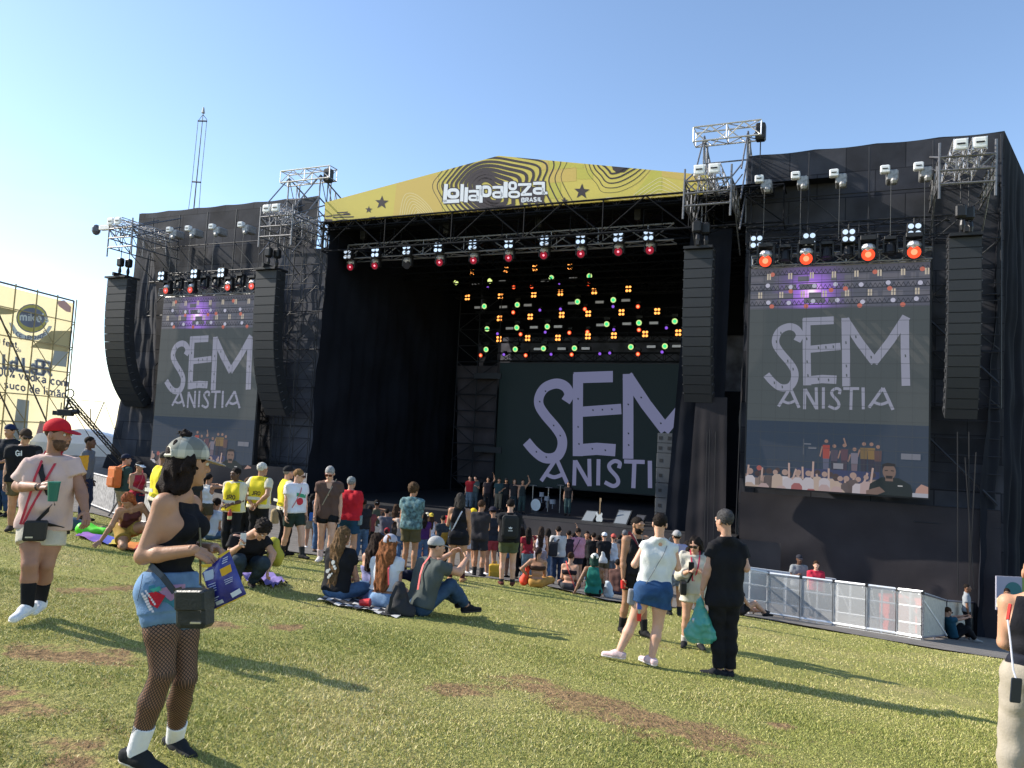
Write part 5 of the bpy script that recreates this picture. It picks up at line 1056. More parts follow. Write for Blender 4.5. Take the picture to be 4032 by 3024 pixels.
    flat('picture_ground', m, box_(0, 0, 1, g1 + .0), 0)
    flat('picture_slate', glow('screen_slate', (.052, .062, .066), eb), box_(0, g1, 1, g2), 0); flat('picture_stage', glow('screen_night', (.022, .034, .055), eb), box_(0, g2, 1, 1), 0)
    # lamps and trusses filmed on the top band
    rr_ = random.Random(5); T1 = []; Wt = []; Or = []; Wh = []; Pl = []
    for gy_ in (.035, .075, .105, .145, .175): T1 += box_(0, gy_ - .004, 1, gy_)
    for gy_ in (.035, .105, .175):
        for k in range(40): x = k / 40; T1 += stroke_quads([(x, gy_ - .004), (x + .0125, gy_ - .022)], .003) + stroke_quads([(x + .0125, gy_ - .022), (x + .025, gy_ - .004)], .003)
    for gy_ in (.055, .09, .13, .155):
        for k in range(14): x = rr_.random(); w_ = .02 + .05 * rr_.random(); Pl += box_(x, gy_ - .012, x + w_, gy_ + .012)
    for gy_, st in ((.04, .02), (.125, -.03)):
        for k in range(8):
            x = .09 + k * .125 + st
            for dx in (-.007, .007): Wt += box_(x + dx - .005, gy_ - .014, x + dx + .004, gy_ + .014)
    disc = lambda x, y, r: [[(x + r * math.cos(a), y + r * asp * math.sin(a)) for a in np.linspace(0, 6.283, 13)[:-1]]]
    for gy_ in (.085, .16):
        for k in range(7): Wh += disc(.09 + k * .14 + rr_.uniform(-.02, .02), gy_ + rr_.uniform(-.006, .006), .0135)
    for x, y in ((.13, .03), (.24, .11), (.47, .11), (.55, .105), (.71, .035), (.79, .11), (.96, .03), (.13, .178), (.33, .18), (.63, .182), (.86, .182)): Or += disc(x, y, .014)
    flat('filmed_backdrop', glow('screen_pale', (.11, .11, .135), eb), Pl, .003); flat('filmed_truss', glow('screen_dark', (.022, .024, .032), eb), T1, .005); flat('filmed_lamps', glow('screen_cream', (.42, .37, .30), eb), Wt, .007); flat('filmed_spots', glow('screen_white', (.38, .38, .48), eb), Wh, .007); flat('filmed_red_spots', glow('screen_orange', (.40, .12, .09), eb), Or, .007)
    Sl = []
    for k in range(7): x = .42 + k * .09; Sl += [[(x, .20 + .02 * k), (x + .03, .20 + .02 * k), (x + .2, .32 + .03 * k), (x + .16, .32 + .03 * k)]]
    flat('filmed_haze', glow('screen_slate_pale', (.066, .074, .076), eb), Sl, .003)
    flat('lettering', glow('screen_letter_pale', (.22, .23, .30), el), LP, .010); flat('lettering_scratch', glow('screen_slate', (.052, .062, .066), eb), nicks(), .013)
    SM = []
    for k in range(1, 12): SM += box_(k / 12 - .0009, 0, k / 12 + .0009, 1)
    for k in range(1, 16): SM += box_(0, k / 16 - .0008, 1, k / 16 + .0008)
    flat('panel_seam', glow('screen_seam', (.040, .046, .050), eb), SM, .0155)
    # band and crowd filmed on the bottom band
    G = {}
    def put(c, polys): G.setdefault(c, []).extend(polys)
    for x, y, h, top_, leg in ((.46, .77, .16, (.30, .06, .05), (.09, .10, .16)), (.505, .79, .14, (.07, .06, .09), (.03, .03, .05)), (.56, .785, .14, (.09, .05, .07), (.05, .04, .06)), (.615, .80, .135, (.16, .15, .20), (.14, .11, .14)), (.665, .775, .14, (.16, .11, .05), (.03, .03, .05)), (.705, .775, .14, (.20, .13, .05), (.03, .03, .05)), (.74, .785, .135, (.10, .06, .06), (.04, .04, .06))):
        put((.26, .16, .13), disc(x, y + .012, .011)); put(top_, [[(x - .02, y + .028), (x + .02, y + .028), (x + .018, y + h * .55), (x - .018, y + h * .55)]]); put(leg, [[(x - .017, y + h * .55), (x + .017, y + h * .55), (x + .014, y + h), (x - .014, y + h)]])
        put((.26, .16, .13), stroke_quads([(x - .022, y + .035), (x - .034, y + h * .5)], .008))
    put((.26, .17, .14), stroke_quads([(.57, .80), (.555, .765)], .008)); put((.16, .17, .21), box_(.335, .795, .375, .80) + box_(.36, .81, .405, .818) + box_(.86, .82, .96, .845)); put((.10, .11, .14), box_(.33, .775, .336, .845) + box_(0.0, .905, .72, .907)); put((.035, .045, .11), box_(.3, .905, .75, .97)); put((.22, .22, .26), box_(.5, .875, .555, .90))
    pal = [(.45, .42, .46), (.40, .30, .30), (.10, .08, .08), (.30, .10, .10), (.50, .48, .52), (.22, .17, .15), (.42, .33, .28), (.09, .10, .16)]
    for k in range(46):
        x = (k % 23) / 23 * .74 + rr_.uniform(-.015, .015); y = (.93 if k < 23 else .965) + rr_.uniform(-.012, .012); c = pal[rr_.randrange(8)]; h = rr_.uniform(.014, .02)
        put((.34, .24, .21) if rr_.random() < .5 else (.06, .04, .04), disc(x, y, h)); put(c, [[(x - .032, 1.0), (x - .03, y + .03), (x - .015, y + .018), (x + .015, y + .018), (x + .03, y + .03), (x + .032, 1.0)]])
        if rr_.random() < .45: put((.42, .30, .27), stroke_quads([(x + .024, y + .03), (x + rr_.uniform(.0, .05), y - rr_.uniform(.02, .055))], .011))
    put((.35, .10, .09), disc(.08, .915, .016))
    mx = .80; put((.010, .018, .018), [[(mx - .11, 1), (mx - .10, .955), (mx - .04, .925), (mx + .05, .925), (mx + .11, .95), (mx + .13, 1)]]); put((.17, .115, .095), [[(mx + .035 * math.cos(a), .90 + .033 * math.sin(a)) for a in np.linspace(0, 6.283, 17)[:-1]]] + [[(mx - .02, .92), (mx + .02, .92), (mx + .02, .94), (mx - .02, .94)]]); put((.02, .018, .018), [[(mx - .036, .893), (mx - .036, .87), (mx - .01, .862), (mx + .03, .866), (mx + .036, .893), (mx + .03, .876), (mx - .028, .878)], [(mx - .018, .917), (mx + .018, .917), (mx + .016, .929), (mx - .016, .929)], [(mx - .024, .894), (mx - .007, .893), (mx - .007, .897), (mx - .024, .898)], [(mx + .008, .893), (mx + .024, .894), (mx + .024, .898), (mx + .008, .897)]])
    put((.17, .115, .095), [[(mx - .12, .985), (mx - .05, .965), (mx - .02, .985), (mx - .06, 1.0), (mx - .12, 1.0)]]); put((.40, .24, .20), [[(.93, 1), (.94, .965), (.965, .945), (1, .955), (1, 1)]]); put((.35, .36, .42), box_(.92, .983, 1, 1)); put((.45, .45, .46), box_(mx + .045, .955, mx + .07, .96))
    for k, (c, polys) in enumerate(G.items()): flat('filmed_people', glow('screen_pic', tuple(q * .72 for q in c), eb), polys, .004 + .0006 * k)
    return t
dS = -.2
def Aff(src, dst):
    s_ = np.array([[x, y, 1] for x, y in src], float); M, *_ = np.linalg.lstsq(s_, np.array(dst), rcond=None); return lambda x, y: tuple(np.array([x, y, 1.]) @ M)
st2 = lambda p: (ST(p)[0], ST(p)[2])
KEY = [(318, 1590), (722, 980), (1200, 1718), (1498, 1515), (1168, 1742), (1380, 1960), (460, 1940)]
AR = Aff(KEY, [st2(FP(*c3(x, y), dS)) for x, y in KEY])
cm = lambda x, y: (1900 + x / 2.552, 1400 + y / 2.552); cl = lambda x, y: (500 + x / 2.765, 1000 + y / 2.765)
AM = Aff(KEY, [st2(FP(*cm(x, y), GD)) for x, y in ((432, 865), (915, 185), (1465, 1040), (1830, 808), (1430, 1065), (1682, 1325), (595, 1260))])
ALf = Aff(KEY, [st2(FP(*cl(x, y), dS)) for x, y in ((420, 1390), (695, 900), (940, 1505), (1120, 1320), (925, 1497), (1045, 1660), (495, 1645))])
screen('right LED screen showing SEM ANISTIA, a crowd and a purple glow', (2962, 1060), (3667, 1030), (3650, 1955), (2930, 1918), dS, AR, True, .6, .56)
screen('left LED screen behind the standing line array, showing SEM ANISTIA', (643, 1168), (1022, 1160), (1008, 1862), (592, 1852), dS, ALf, True, .62, .6)
screen('wide dark LED screen at the back of the stage with large violet SEM ANISTIA', (1972, 1439), (2740, 1425), (2700, 1945), (1944, 1913), GD, AM, False, .5, .5)
# ---------------- screen trusses with lamps ----------------
def wing_truss(side, top, low, reds, darks, blind, d):
    a, b = FP(*top[0], d), FP(*top[1], d); b[2] = a[2] = (a[2] + b[2]) / 2; truss_thing('lighting_truss', 'upper black truss over the %s screen' % side, [(a, b)], BLACKT, .4, 'trusses over the side screens')
    a, b = FP(*low[0], d), FP(*low[1], d); b[2] = a[2] = (a[2] + b[2]) / 2; truss_thing('lighting_truss', 'lower silver truss directly on top of the %s screen' % side, [(a, b)], mat('truss_grey', (.30, .30, .31), .4, metal=.5), .4, 'trusses over the side screens')
    for i, p in enumerate(reds): moving_head('red glowing foil covered lamp, %s from left over the %s screen' % (ORD[i], side), FP(*p, d - .45), (1, .06, .015) if side == 'right' else (1, .12, .08), 1.05 if side == 'right' else .5, True, .36 if side == 'right' else .28, 'red lamps over the side screens', -N_ + A3(0, 0, -.1))
    for i, p in enumerate(darks): moving_head('unlit black moving head, %s from left over the %s screen' % (ORD[i], side), FP(*p, d - .3), (0, 0, 0), 0, False, .27, 'unlit lamps over the side screens', -N_ * .3 + A3(0, 0, -1))
    for i, p in enumerate(blind): blinder('white four cell blinder, %s from left above the %s screen' % (ORD[i], side), FP(*p, d - .4), (.8, .85, .9), 0, .24, 'blinders above the side screens')
wing_truss('right', ((2955, 968), (3660, 930)), ((2962, 1034), (3668, 1000)), ((3015, 1030), (3175, 1021), (3418, 1005), (3598, 995)), ((3092, 1018), (3255, 1006), (3337, 1000), (3505, 988)), ((2980, 955), (3187, 945), (3342, 930), (3600, 908)), -.4)
wing_truss('left', ((640, 1095), (1010, 1078)), ((638, 1153), (1010, 1140)), ((659, 1145), (755, 1142), (902, 1132), (996, 1127)), ((705, 1132), (805, 1125), (850, 1122), (947, 1118)), ((641, 1088), (770, 1080), (876, 1076)), -.4)
# ---------------- antenna mast and dome camera on the left wing ----------------
p0 = FP(768, 835, 3); p1 = FP(800, 445, 3); p0 = np.array([p1[0] - .1, p1[1], p0[2] - .4]); t = thing('antenna_mast', 'thin guyed antenna mast rising above the left wing', 'antenna', p0); mb = MB(); mb.tube(p0, p1, .04, 6, .02); mb.build('pole', BLACKT, t); mb = MB()
for f in (.35, .93): q = p0 + (p1 - p0) * f; mb.tube(q - E_ * .36, q + E_ * .36 - A3(0, 0, .1), .05, 5)
mb.build('spreader', BLACKT, t)
for s_g in (-1, 1): mb = MB(); mb.path([p1 - A3(0, 0, .1), p0 + (p1 - p0) * .93 + E_ * s_g * .36, p0 + (p1 - p0) * .35 + E_ * s_g * .36, p0 + E_ * s_g * .45], .018, 4); mb.build('guy_wire', BLACKT, t)
mb = MB(); mb.tube(p1, p1 + A3(0, 0, .35), .11, 8, .05); mb.build('beacon', mat('beacon', (.35, .36, .38), .4), t)
p = FP(388, 898, -2); t = thing('dome_camera', 'white dome surveillance camera sticking out left of the stage', 'camera', p); mb = MB(); mb.box(FP(420, 897, -2), E_ * .5, N_ * .12, A3(0, 0, .13), .2); mb.build('bracket', mat('white_plate', (.8, .8, .78), .4), t); mb = MB(); mb.tube(FP(402, 892, -2), FP(382, 894, -2), .05, 6); mb.sphere(FP(379, 905, -2), .24, 10, (1, 1, 1.3)); mb.build('dome', mat('dome_grey', (.10, .10, .12), .2), t)
# ---------------- advertising scaffold far left ----------------
A0, B0 = at(0, 1122, 53), at(290, 1195, 60); A0[2] = B0[2]; ea = nrm(B0 - A0); na = nrm(np.cross(ea, A3(0, 0, 1)))
if na[1] < 0: na = -na
def VA(x, y, o=0.): r = ray(x, y); return r * ((B0 + na * o) @ na) / (r @ na)
sa = lambda p: float((p - B0) @ ea)
t = thing('advertising_banner', 'cream advertising banner on scaffold towers at the far left', 'banner', B0 - ea * 5 - A3(0, 0, 11))
zb_ = float(gz(B0[0], 30)) - 1; L = 22.0
CREAM = mat('cream_vinyl', (.78, .68, .42), .7, .08, .25); mb = MB(); q = [B0 - ea * L + A3(0, 0, zb_ - B0[2]), B0 + A3(0, 0, zb_ - B0[2]), B0, B0 - ea * L]; mb.poly(q); mb.build('sheet', CREAM, t)
n = CREAM.node_tree.nodes; l = CREAM.node_tree.links; ms = n.new('ShaderNodeMixShader'); tb = n.new('ShaderNodeBsdfTranslucent'); tb.inputs[0].default_value = (.85, .74, .46, 1); ms.inputs[0].default_value = .38; l.new(n['Principled BSDF'].outputs[0], ms.inputs[1]); l.new(tb.outputs[0], ms.inputs[2]); l.new(ms.outputs[0], n['Material Output'].inputs[0])
ca = lambda x, y: (x / 2.766, 1100 + y / 2.766)
def ga(name, m, polys, k, par=t):
    mb = MB(); to_plane(mb, polys, lambda x, y: VA(x, y, -k)); return mb.build(name, m, par)
GRY = mat('vinyl_grey', (.20, .20, .24), .7); LGT = mat('vinyl_white', (.72, .70, .62), .7); PNK = mat('vinyl_pink', (.66, .36, .30), .7); TNL = mat('vinyl_tan', (.54, .42, .20), .7); PGR = mat('vinyl_pale_grey', (.42, .41, .36), .7)
oval = lambda cx, cy, rx, ry, a=.1, n=20: [[ca(cx + rx * math.cos(q) * math.cos(a) - ry * math.sin(q) * math.sin(a), cy + rx * math.cos(q) * math.sin(a) + ry * math.sin(q) * math.cos(a)) for q in np.linspace(0, 2 * math.pi, n, endpoint=False)]]
ga('tan_patch', TNL, [[ca(*p) for p in ((-300, 170), (0, 300), (200, 345), (120, 380), (-300, 390))], [ca(*p) for p in ((330, 740), (560, 560), (790, 560), (740, 800), (500, 760))]], .01)
ga('grey_patch', PGR, [[ca(*p) for p in ((590, 775), (740, 790), (720, 955), (560, 935))]], .012); ga('pink_fruit', PNK, [[ca(*p) for p in ((620, 240), (700, 225), (775, 300), (770, 360), (720, 350), (640, 290))]], .012)
ga('logo_ring', GRY, oval(348, 425, 172, 158), .01); ga('logo_ring', mat('vinyl_yellow', (.62, .50, .12), .7), oval(348, 425, 160, 147), .014); ga('logo_oval', GRY, oval(348, 418, 140, 108), .018)
RIB = [ca(*p) for p in ((95, 470), (140, 480), (190, 560), (280, 610), (400, 615), (490, 570), (530, 505), (570, 510), (520, 600), (420, 660), (290, 665), (180, 620), (120, 540))]
ga('ribbon', LGT, [RIB[i:i + 2] + RIB[-i - 2:len(RIB) - i] if i else RIB[:2] + RIB[-2:] for i in range(0, 6)], .014)
GL = {'m': [[(0, 10), (0, 4)], [(0, 5), (2, 4), (3.5, 5), (3.5, 10)], [(3.5, 5), (5.5, 4), (7, 5), (7, 10)]], 'i': [[(1, 4.2), (1, 10)], [(1, 1.6), (1, 2.6)]], 'k': [[(0, 0), (0, 10)], [(4.6, 4), (.3, 7.2)], [(1.6, 6.4), (4.8, 10)]], 'e': [[(.4, 7), (5, 7), (4.6, 4.8), (2.7, 4), (.6, 5.2), (.3, 8), (1.6, 9.8), (3.4, 10), (5, 9)]], 's': [[(4, 4.8), (2.4, 4), (.6, 4.8), (1.2, 6.4), (3.4, 7.4), (4, 8.8), (2.4, 10), (.3, 9.2)]], "'": [[(1, 0), (.6, 2)]], 'f': [[(4, .6), (2.6, 0), (1.6, 1.4), (1.6, 10)], [(0, 4.2), (3.6, 4.2)]], 'a': [[(.8, 5), (2.6, 4), (4.6, 5), (4.6, 10)], [(4.6, 7), (2, 7), (.5, 8.5), (2, 10), (4.4, 9)]], 't': [[(1.6, 1.6), (1.6, 9), (3.6, 10)], [(0, 4.2), (3.6, 4.2)]], 'd': [[(4.6, 0), (4.6, 10)], [(4.6, 5), (2.4, 4), (.4, 6), (.4, 8), (2.4, 10), (4.6, 9)]], 'o': [[(2.6, 4), (.5, 5.4), (.5, 8.6), (2.6, 10), (4.7, 8.6), (4.7, 5.4), (2.6, 4)]], 'v': [[(0, 4), (2.4, 10), (4.8, 4)]], 'c': [[(4.6, 5), (2.8, 4), (.6, 5.4), (.6, 8.6), (2.8, 10), (4.6, 9)]], 'l': [[(.6, 0), (.6, 10)]], 'u': [[(.4, 4), (.4, 8.6), (2, 10), (4.6, 9)], [(4.6, 4), (4.6, 10)]], '.': [[(.4, 9.2), (.4, 10)]], '%': [[(5, 0), (0, 10)], [(.5, 1), (1.8, 1), (1.8, 3), (.5, 3), (.5, 1)], [(3.4, 7), (4.8, 7), (4.8, 9), (3.4, 9), (3.4, 7)]], '0': [[(2.4, 0), (.4, 2.5), (.4, 7.5), (2.4, 10), (4.4, 7.5), (4.4, 2.5), (2.4, 0)]], '~': [[(.8, 5), (2.6, 4), (4.6, 5), (4.6, 10)], [(4.6, 7), (2, 7), (.5, 8.5), (2, 10), (4.4, 9)], [(.6, 2.6), (1.8, 1.8), (3, 2.6), (4.4, 1.8)]],
    'L': [[(0, 0), (0, 10), (5, 10)]], 'B': BR['B'], 'R': BR['R'], 'I': BR['I'], 'C': [[(5.6, 1.4), (3, 0), (.4, 2.6), (.4, 7.4), (3, 10), (5.6, 8.6)]], 'E': [[(5, 0), (0, 0), (0, 10), (5, 10)], [(0, 5), (4, 5)]], 'M': [[(0, 10), (0, 0), (3.5, 6), (7, 0), (7, 10)]], 'O': [[(3, 0), (.3, 2.6), (.3, 7.4), (3, 10), (5.7, 7.4), (5.7, 2.6), (3, 0)]], 'N': [[(0, 10), (0, 0), (5.4, 10), (5.4, 0)]], 'A': BR['A'], 'D': [[(0, 0), (0, 10), (3, 10), (5.6, 7.5), (5.6, 2.5), (3, 0), (0, 0)]], ' ': []}
ADV = dict(m=9.2, i=3.4, l=2.8, M=9.4, f=5, t=5, I=3, A=8.4); ADV["'"] = 2.6; ADV['.'] = 2; ADV[' '] = 4; ADV['%'] = 7
def write(txt, x, y, sz, slope, wd, f=ca, shear_=0., adv=1.):
    P = []; q = x
    for ch in txt:
        for s in GL.get(ch, []): P += stroke_quads([f(q + a * sz, y + (q - x) * slope + b * sz + a * sz * slope) for a, b in s], wd / 2.766)
        q += ADV.get(ch, 6.8) * sz * adv
    return P
ga('lettering', LGT, write("mike's", 222, 355, 9.2, .06, 17), .024)
for i, ch in enumerate('ICE'): ga('lettering', GRY, write(ch, 142 + 36 * i, 545 + 26 * i, 4.8, .35, 9), .02)
ga('lettering', GRY, write('LEMON', 278, 612, 4.0, .01, 9, adv=.95) + write('AD', 410, 610, 4.0, -.25, 9) + write('E', 476, 565, 4.4, -.5, 9), .02)
ga('lettering', GRY, write('O feat.', -45, 630, 7, .2, 14), .012); ga('lettering', GRY, write('do', 178, 745, 4.2, .12, 8), .012)
P = write('LoLLaBR', 40, 815, 14.5, .18, 40, adv=.72); ga('lettering', LGT, P, .01); ga('lettering', GRY, write('LoLLaBR', 44, 818, 14.5, .18, 20, adv=.72), .014)
ga('lettering', GRY, write('100% vodka com', -75, 945, 9.2, .165, 17, adv=.98), .012); ga('lettering', GRY, write('suco de lim~o.', 48, 1090, 9.0, .17, 16, adv=.98), .012)
for x0, x1 in ((170, 330), (415, 500)): ga('bottle_print', mat('vinyl_bottle', (.50, .47, .40), .7) if x0 < 200 else PNK, [[ca(x0 + 20, 1300 if x0 < 200 else 1540), ca(x1 - 10, 1320 if x0 < 200 else 1550), ca(x1 - 40, 1750), ca(x0 - 40, 1750)]], .01)
TAN = mat('tan_tube', (.36, .28, .13), .6); mb = MB(); zz0, zz1 = zb_, B0[2]
for k in range(11): p = B0 - ea * k * 2.0; mb.tube(np.array([p[0], p[1], zz0]) - na * .25, np.array([p[0], p[1], zz1 + .3]) - na * .25, .05, 5)
for z in np.arange(zz0 + 1, zz1, 2.0): mb.tube(np.array([B0[0], B0[1], z]) - na * .25, B0 - ea * L + A3(0, 0, z - B0[2]) - na * .25, .04, 4)
for k in range(11):
    for z in np.arange(zz0 + 1, zz1 - 2, 2.0):
        if (k * 7 + int(z * 3)) % 3: p = B0 - ea * k * 2.0 - na * .3; sgn = 1 if (k + int(z)) % 2 else -1; mb.tube(np.array([p[0], p[1], z + (2 if sgn > 0 else 0)]), np.array([p[0], p[1], z + (0 if sgn > 0 else 2)]) - ea * 2, .04, 4)
mb.build('scaffold', TAN, t); mb = MB()
for k in range(5): p = B0 - ea * (k * 3.2 + 6) - na * .5; mb.tube(np.array([p[0], p[1], zz0]) + ea * 6, np.array([p[0], p[1], zz1]) - ea * 3.0, .06, 5)
mb.path([np.array([B0[0], B0[1], zz0]), B0 + A3(0, 0, .2), B0 - ea * L + A3(0, 0, .2)], .07, 5); mb.build('dark_brace', mat('brown_tube', (.09, .07, .05), .6), t)
# ---------------- white tent, camera crane ----------------
c = at(420, 1745, 62); t = thing('tent', 'white canopy tent with a dark open front beyond the barricade', 'tent', c - A3(0, 0, 3)); mb = MB(); h = 6.5
for sg in (-1, 1): mb.quad(c + A3(sg * h - 0, -5, 0), c + A3(sg * h, 5, 0), c + A3(0, 4, 1.1), c + A3(0, -4, 1.1))
mb.quad(c + A3(-h, -5, 0), c + A3(h, -5, 0), c + A3(0, -4, 1.1), c + A3(0, -4, 1.1)); mb.quad(c + A3(-h, -5.02, 0), c + A3(h, -5.02, 0), c + A3(h, -5.02, -.9), c + A3(-h, -5.02, -.9)); mb.build('canopy', mat('tent_white', (.78, .80, .84), .6), t)
mb = MB(); mb.quad(c + A3(-h, 4, -.5), c + A3(h, 4, -.5), c + A3(h, 4, -7), c + A3(-h, 4, -7)); mb.quad(c + A3(-1.6, -4.9, -.9), c + A3(h, -4.9, -.9), c + A3(h, -4.9, -7), c + A3(-1.6, -4.9, -7)); mb.build('shade_sheet', BLK, t)  # black sheets stand in for the shade inside the open tent
mb = MB(); [mb.tube(c + A3(x, -5, 0), c + A3(x, -5, -7), .06, 5) for x in (-h, -1.7, h)]; mb.build('pole', STEEL, t)
Yc = 24; p0, p1 = at(272, 1572, Yc - 3), at(470, 1800, Yc); t = thing('camera_crane', 'black camera crane arm slanting over the crowd beside the cream banner', 'camera crane', p1 - A3(0, 0, 1.5)); mb = MB(); mb.truss(p0, p1 + (p1 - p0) * .2, .10, r=.018, rb=.008, step=.3); mb.build('arm', BLK, t); mb = MB()
k0 = p0 + (p1 - p0) * .45; kt = k0 + A3(.25, 0, .75); mb.tube(k0, kt, .015, 4); mb.tube(p0 + (p1 - p0) * .4, p0 + (p1 - p0) * .4 + A3(-.05, 0, .45), .015, 4); mb.path([p0, kt, p1 + (p1 - p0) * .25], .008, 4); mb.path([p0 - A3(0, 0, .1), p0 + (p1 - p0) * .5 - A3(.1, 0, .3), p1 - A3(.05, 0, .25)], .012, 4); mb.build('stay_cable', BLACKT, t)
mb = MB(); pts = [p0 + A3(.12 * math.cos(a), 0, .16 + .12 * math.sin(a)) for a in np.linspace(0, 6.28, 13)]; mb.path(pts, .018, 5); mb.tube(p0, p0 + A3(-.12, 0, -.5), .03, 6); mb.tube(p0 + A3(-.2, 0, -.1), p0 + A3(-.2, 0, -.35), .015, 5); mb.build('remote_head', BLK, t)
mb = MB(); q = p1 + (p1 - p0) * .15; g_ = A3(q[0], q[1], float(gz(q[0], q[1]))); mb.tube(q, g_ + A3(0, 0, .3), .05, 6); [mb.tube(g_ + A3(0, 0, .8), g_ + A3(.5 * math.cos(a), .5 * math.sin(a), 0), .03, 5) for a in (0, 2.1, 4.2)]; mb.build('pedestal', BLK, t)
cc = at(258, 1625, Yc - 3); mb = MB(); mb.box(cc, A3(.2, 0, 0), A3(0, .09, 0), A3(0, 0, .09), .15); mb.tube(cc + A3(.15, 0, .02), cc + A3(.36, -.02, .05), .07, 10); mb.box(cc + A3(-.22, 0, -.02), A3(.1, 0, 0), A3(0, .07, 0), A3(0, 0, .06)); mb.tube(cc + A3(0, 0, .1), cc + A3(.15, 0, .16), .03, 6); mb.build('camera', BLK, t)
# ---------------- barricades ----------------
MESHG = None
def perf_mat():
    m = bpy.data.materials.new('perforated_sheet'); m.use_nodes = True; n = m.node_tree.nodes; l = m.node_tree.links; b = n['Principled BSDF']; b.inputs['Base Color'].default_value = (.62, .63, .62, 1); b.inputs['Metallic'].default_value = .3; b.inputs['Roughness'].default_value = .45; b.inputs['Alpha'].default_value = .62
    return m
PERF = perf_mat(); ALB = mat('aluminium_tube', (.74, .75, .75), .4, .08, 5, metal=.4)
def barricade(label, a, b, h, group, lattice=True, up=None, sheet=None, brace=1, tone=None):
    a, b = np.asarray(a, float), np.asarray(b, float); d = nrm(b - a); back = nrm(np.cross(d, A3(0, 0, 1))); back = back if back[1] > 0 else -back; z = A3(0, 0, h); fr = tone or ALB
    t = thing('crowd_barricade', label, 'barricade', (a + b) / 2, group); mb = MB(); mb.quad(a + d * .02 + A3(0, 0, .08), b - d * .02 + A3(0, 0, .08), b - d * .02 + z * .98, a + d * .02 + z * .98); mb.build('panel', sheet or PERF, t)
    mb = MB(); mb.tube(a, a + z, .03, 6); mb.tube(b, b + z, .03, 6); mb.tube(a + z, b + z, .034, 6); mb.tube(a + A3(0, 0, .1), b + A3(0, 0, .1), .03, 6)
    m_ = (a + b) / 2 + back * .03; mb.tube(m_, m_ + z, .024, 6)
    for f in (.33, .68): mb.tube(a + z * f + back * .03, b + z * f + back * .03, .024, 6)
    mb.build('frame', fr, t)
    if brace: mb = MB(); [mb.tube(p + z * .95, p + back * 1.1 + A3(0, 0, .05), .022, 5) for p in (a + d * .1, b - d * .1)]; mb.build('brace', fr, t); mb = MB(); mb.box((a + b) / 2 - back * .18 + A3(0, 0, .03), (b - a) / 2, back * .2, A3(0, 0, .012)); mb.build('foot_plate', mat('chequer_plate', (.66, .67, .66), .5, .3, 25, metal=.3), t)
    for p in (a, b): mb = MB(); mb.box(p + z * 1.0, d * .035, back * .035, A3(0, 0, .04)); mb.build('clamp', BLK, t) if p is a else None
def gpt(x, y): return hit(x, y)
R_ = [(2880, 2415), (3020, 2428), (3150, 2448), (3280, 2468), (3410, 2489), (3530, 2508), (3632, 2526)]; pr = [gpt(*q) for q in R_]
for i in range(6):
    b = pr[i + 1].copy(); a = pr[i].copy(); barricade('perforated aluminium barricade panel, %s from left in the row below the right wing' % ORD[i], a, b, 1.18, 'barricades below the right wing', brace=i > 1)
R2 = [(3636, 2522), (3725, 2514), (3815, 2507), (3915, 2498)]; pr2 = [gpt(*q) for q in R2]; pr2[0] = pr[-1].copy()
for i in range(3): barricade('barricade panel seen from behind with timber strips, %s beside the seated man' % ORD[i], pr2[i], pr2[i + 1], 1.15, 'barricades turned towards the stage', sheet=mat('cream_panel', (.50, .46, .38), .6, .2, 8), brace=0, tone=mat('grey_tube', (.16, .15, .18), .5))
p = gpt(3920, 2470); t = thing('barricade_leg', 'upright folded silver barricade frame at the right edge of the pavement', 'barricade', p); mb = MB(); mb.tube(p + A3(-.22, -.1, 0), p + A3(.03, 0, .45), .05, 6); mb.tube(p + A3(.32, -.05, 0), p + A3(.05, 0, .45), .05, 6); mb.box(p + A3(.05, 0, .75), A3(.05, 0, 0), A3(0, .12, 0), A3(0, 0, .45)); mb.build('frame', ALB, t)
RL = [(330, 1985), (445, 2030), (555, 2066), (640, 2090)]; pl = [gpt(*q) for q in RL]
for i in range(3): barricade('grey barricade panel, %s from left behind the red capped man' % ORD[i], pl[i], pl[i + 1], 1.2, 'barricades at the left edge of the crowd', sheet=mat('dull_panel', (.30, .29, .28), .6, .5, 9), brace=0, tone=mat('dull_tube', (.42, .41, .40), .5, metal=.3))
# white rail and board behind the right barricade
a, b = at(2900, 2235, 25.5), at(3290, 2288, 25.5); t = thing('hand_rail', 'pale rail board running behind the barricade row', 'rail', (a + b) / 2 - A3(0, 0, 1)); mb = MB(); mb.box((a + b) / 2, (b - a) / 2, A3(0, .05, 0), A3(0, 0, .08)); mb.build('board', mat('pale_board', (.55, .58, .62), .5), t); mb = MB(); [mb.tube(q, A3(q[0], q[1], float(gz(q[0], q[1]))), .04, 5) for q in (a, (a + b) / 2, b)]; mb.build('post', ALB, t)
a, b = at(3300, 2290, 24.5), at(3520, 2325, 24.5); t = thing('hand_rail', 'thin bent silver rail behind the barricade row', 'rail', (a + b) / 2 - A3(0, 0, 1)); mb = MB(); mb.path([a - A3(0, 0, 1.3), a, b, b + A3(.15, 0, -.2), b + A3(.15, 0, -1.3)], .03, 6); mb.build('tube', ALB, t)
c = at(3945, 2335, 25.5); t = thing('event_sign', 'pale sign board with teal disc print at the right edge', 'sign', c - A3(0, 0, 1)); mb = MB(); mb.box(c + A3(.55, 0, 0), A3(.75, 0, 0), A3(0, .03, 0), A3(0, 0, .55)); mb.build('board', mat('sign_white', (.36, .35, .42), .6), t); mb = MB(); mb.disc(c + A3(.35, -.035, .1), (0, -1, 0), .28, 20); mb.build('disc', mat('teal_print', (.04, .16, .16), .6), t); mb = MB(); mb.box(c + A3(.95, -.034, .05), A3(.3, 0, 0), A3(0, .003, 0), A3(0, 0, .5)); mb.build('green_print', mat('green_print', (.22, .32, .08), .6), t)
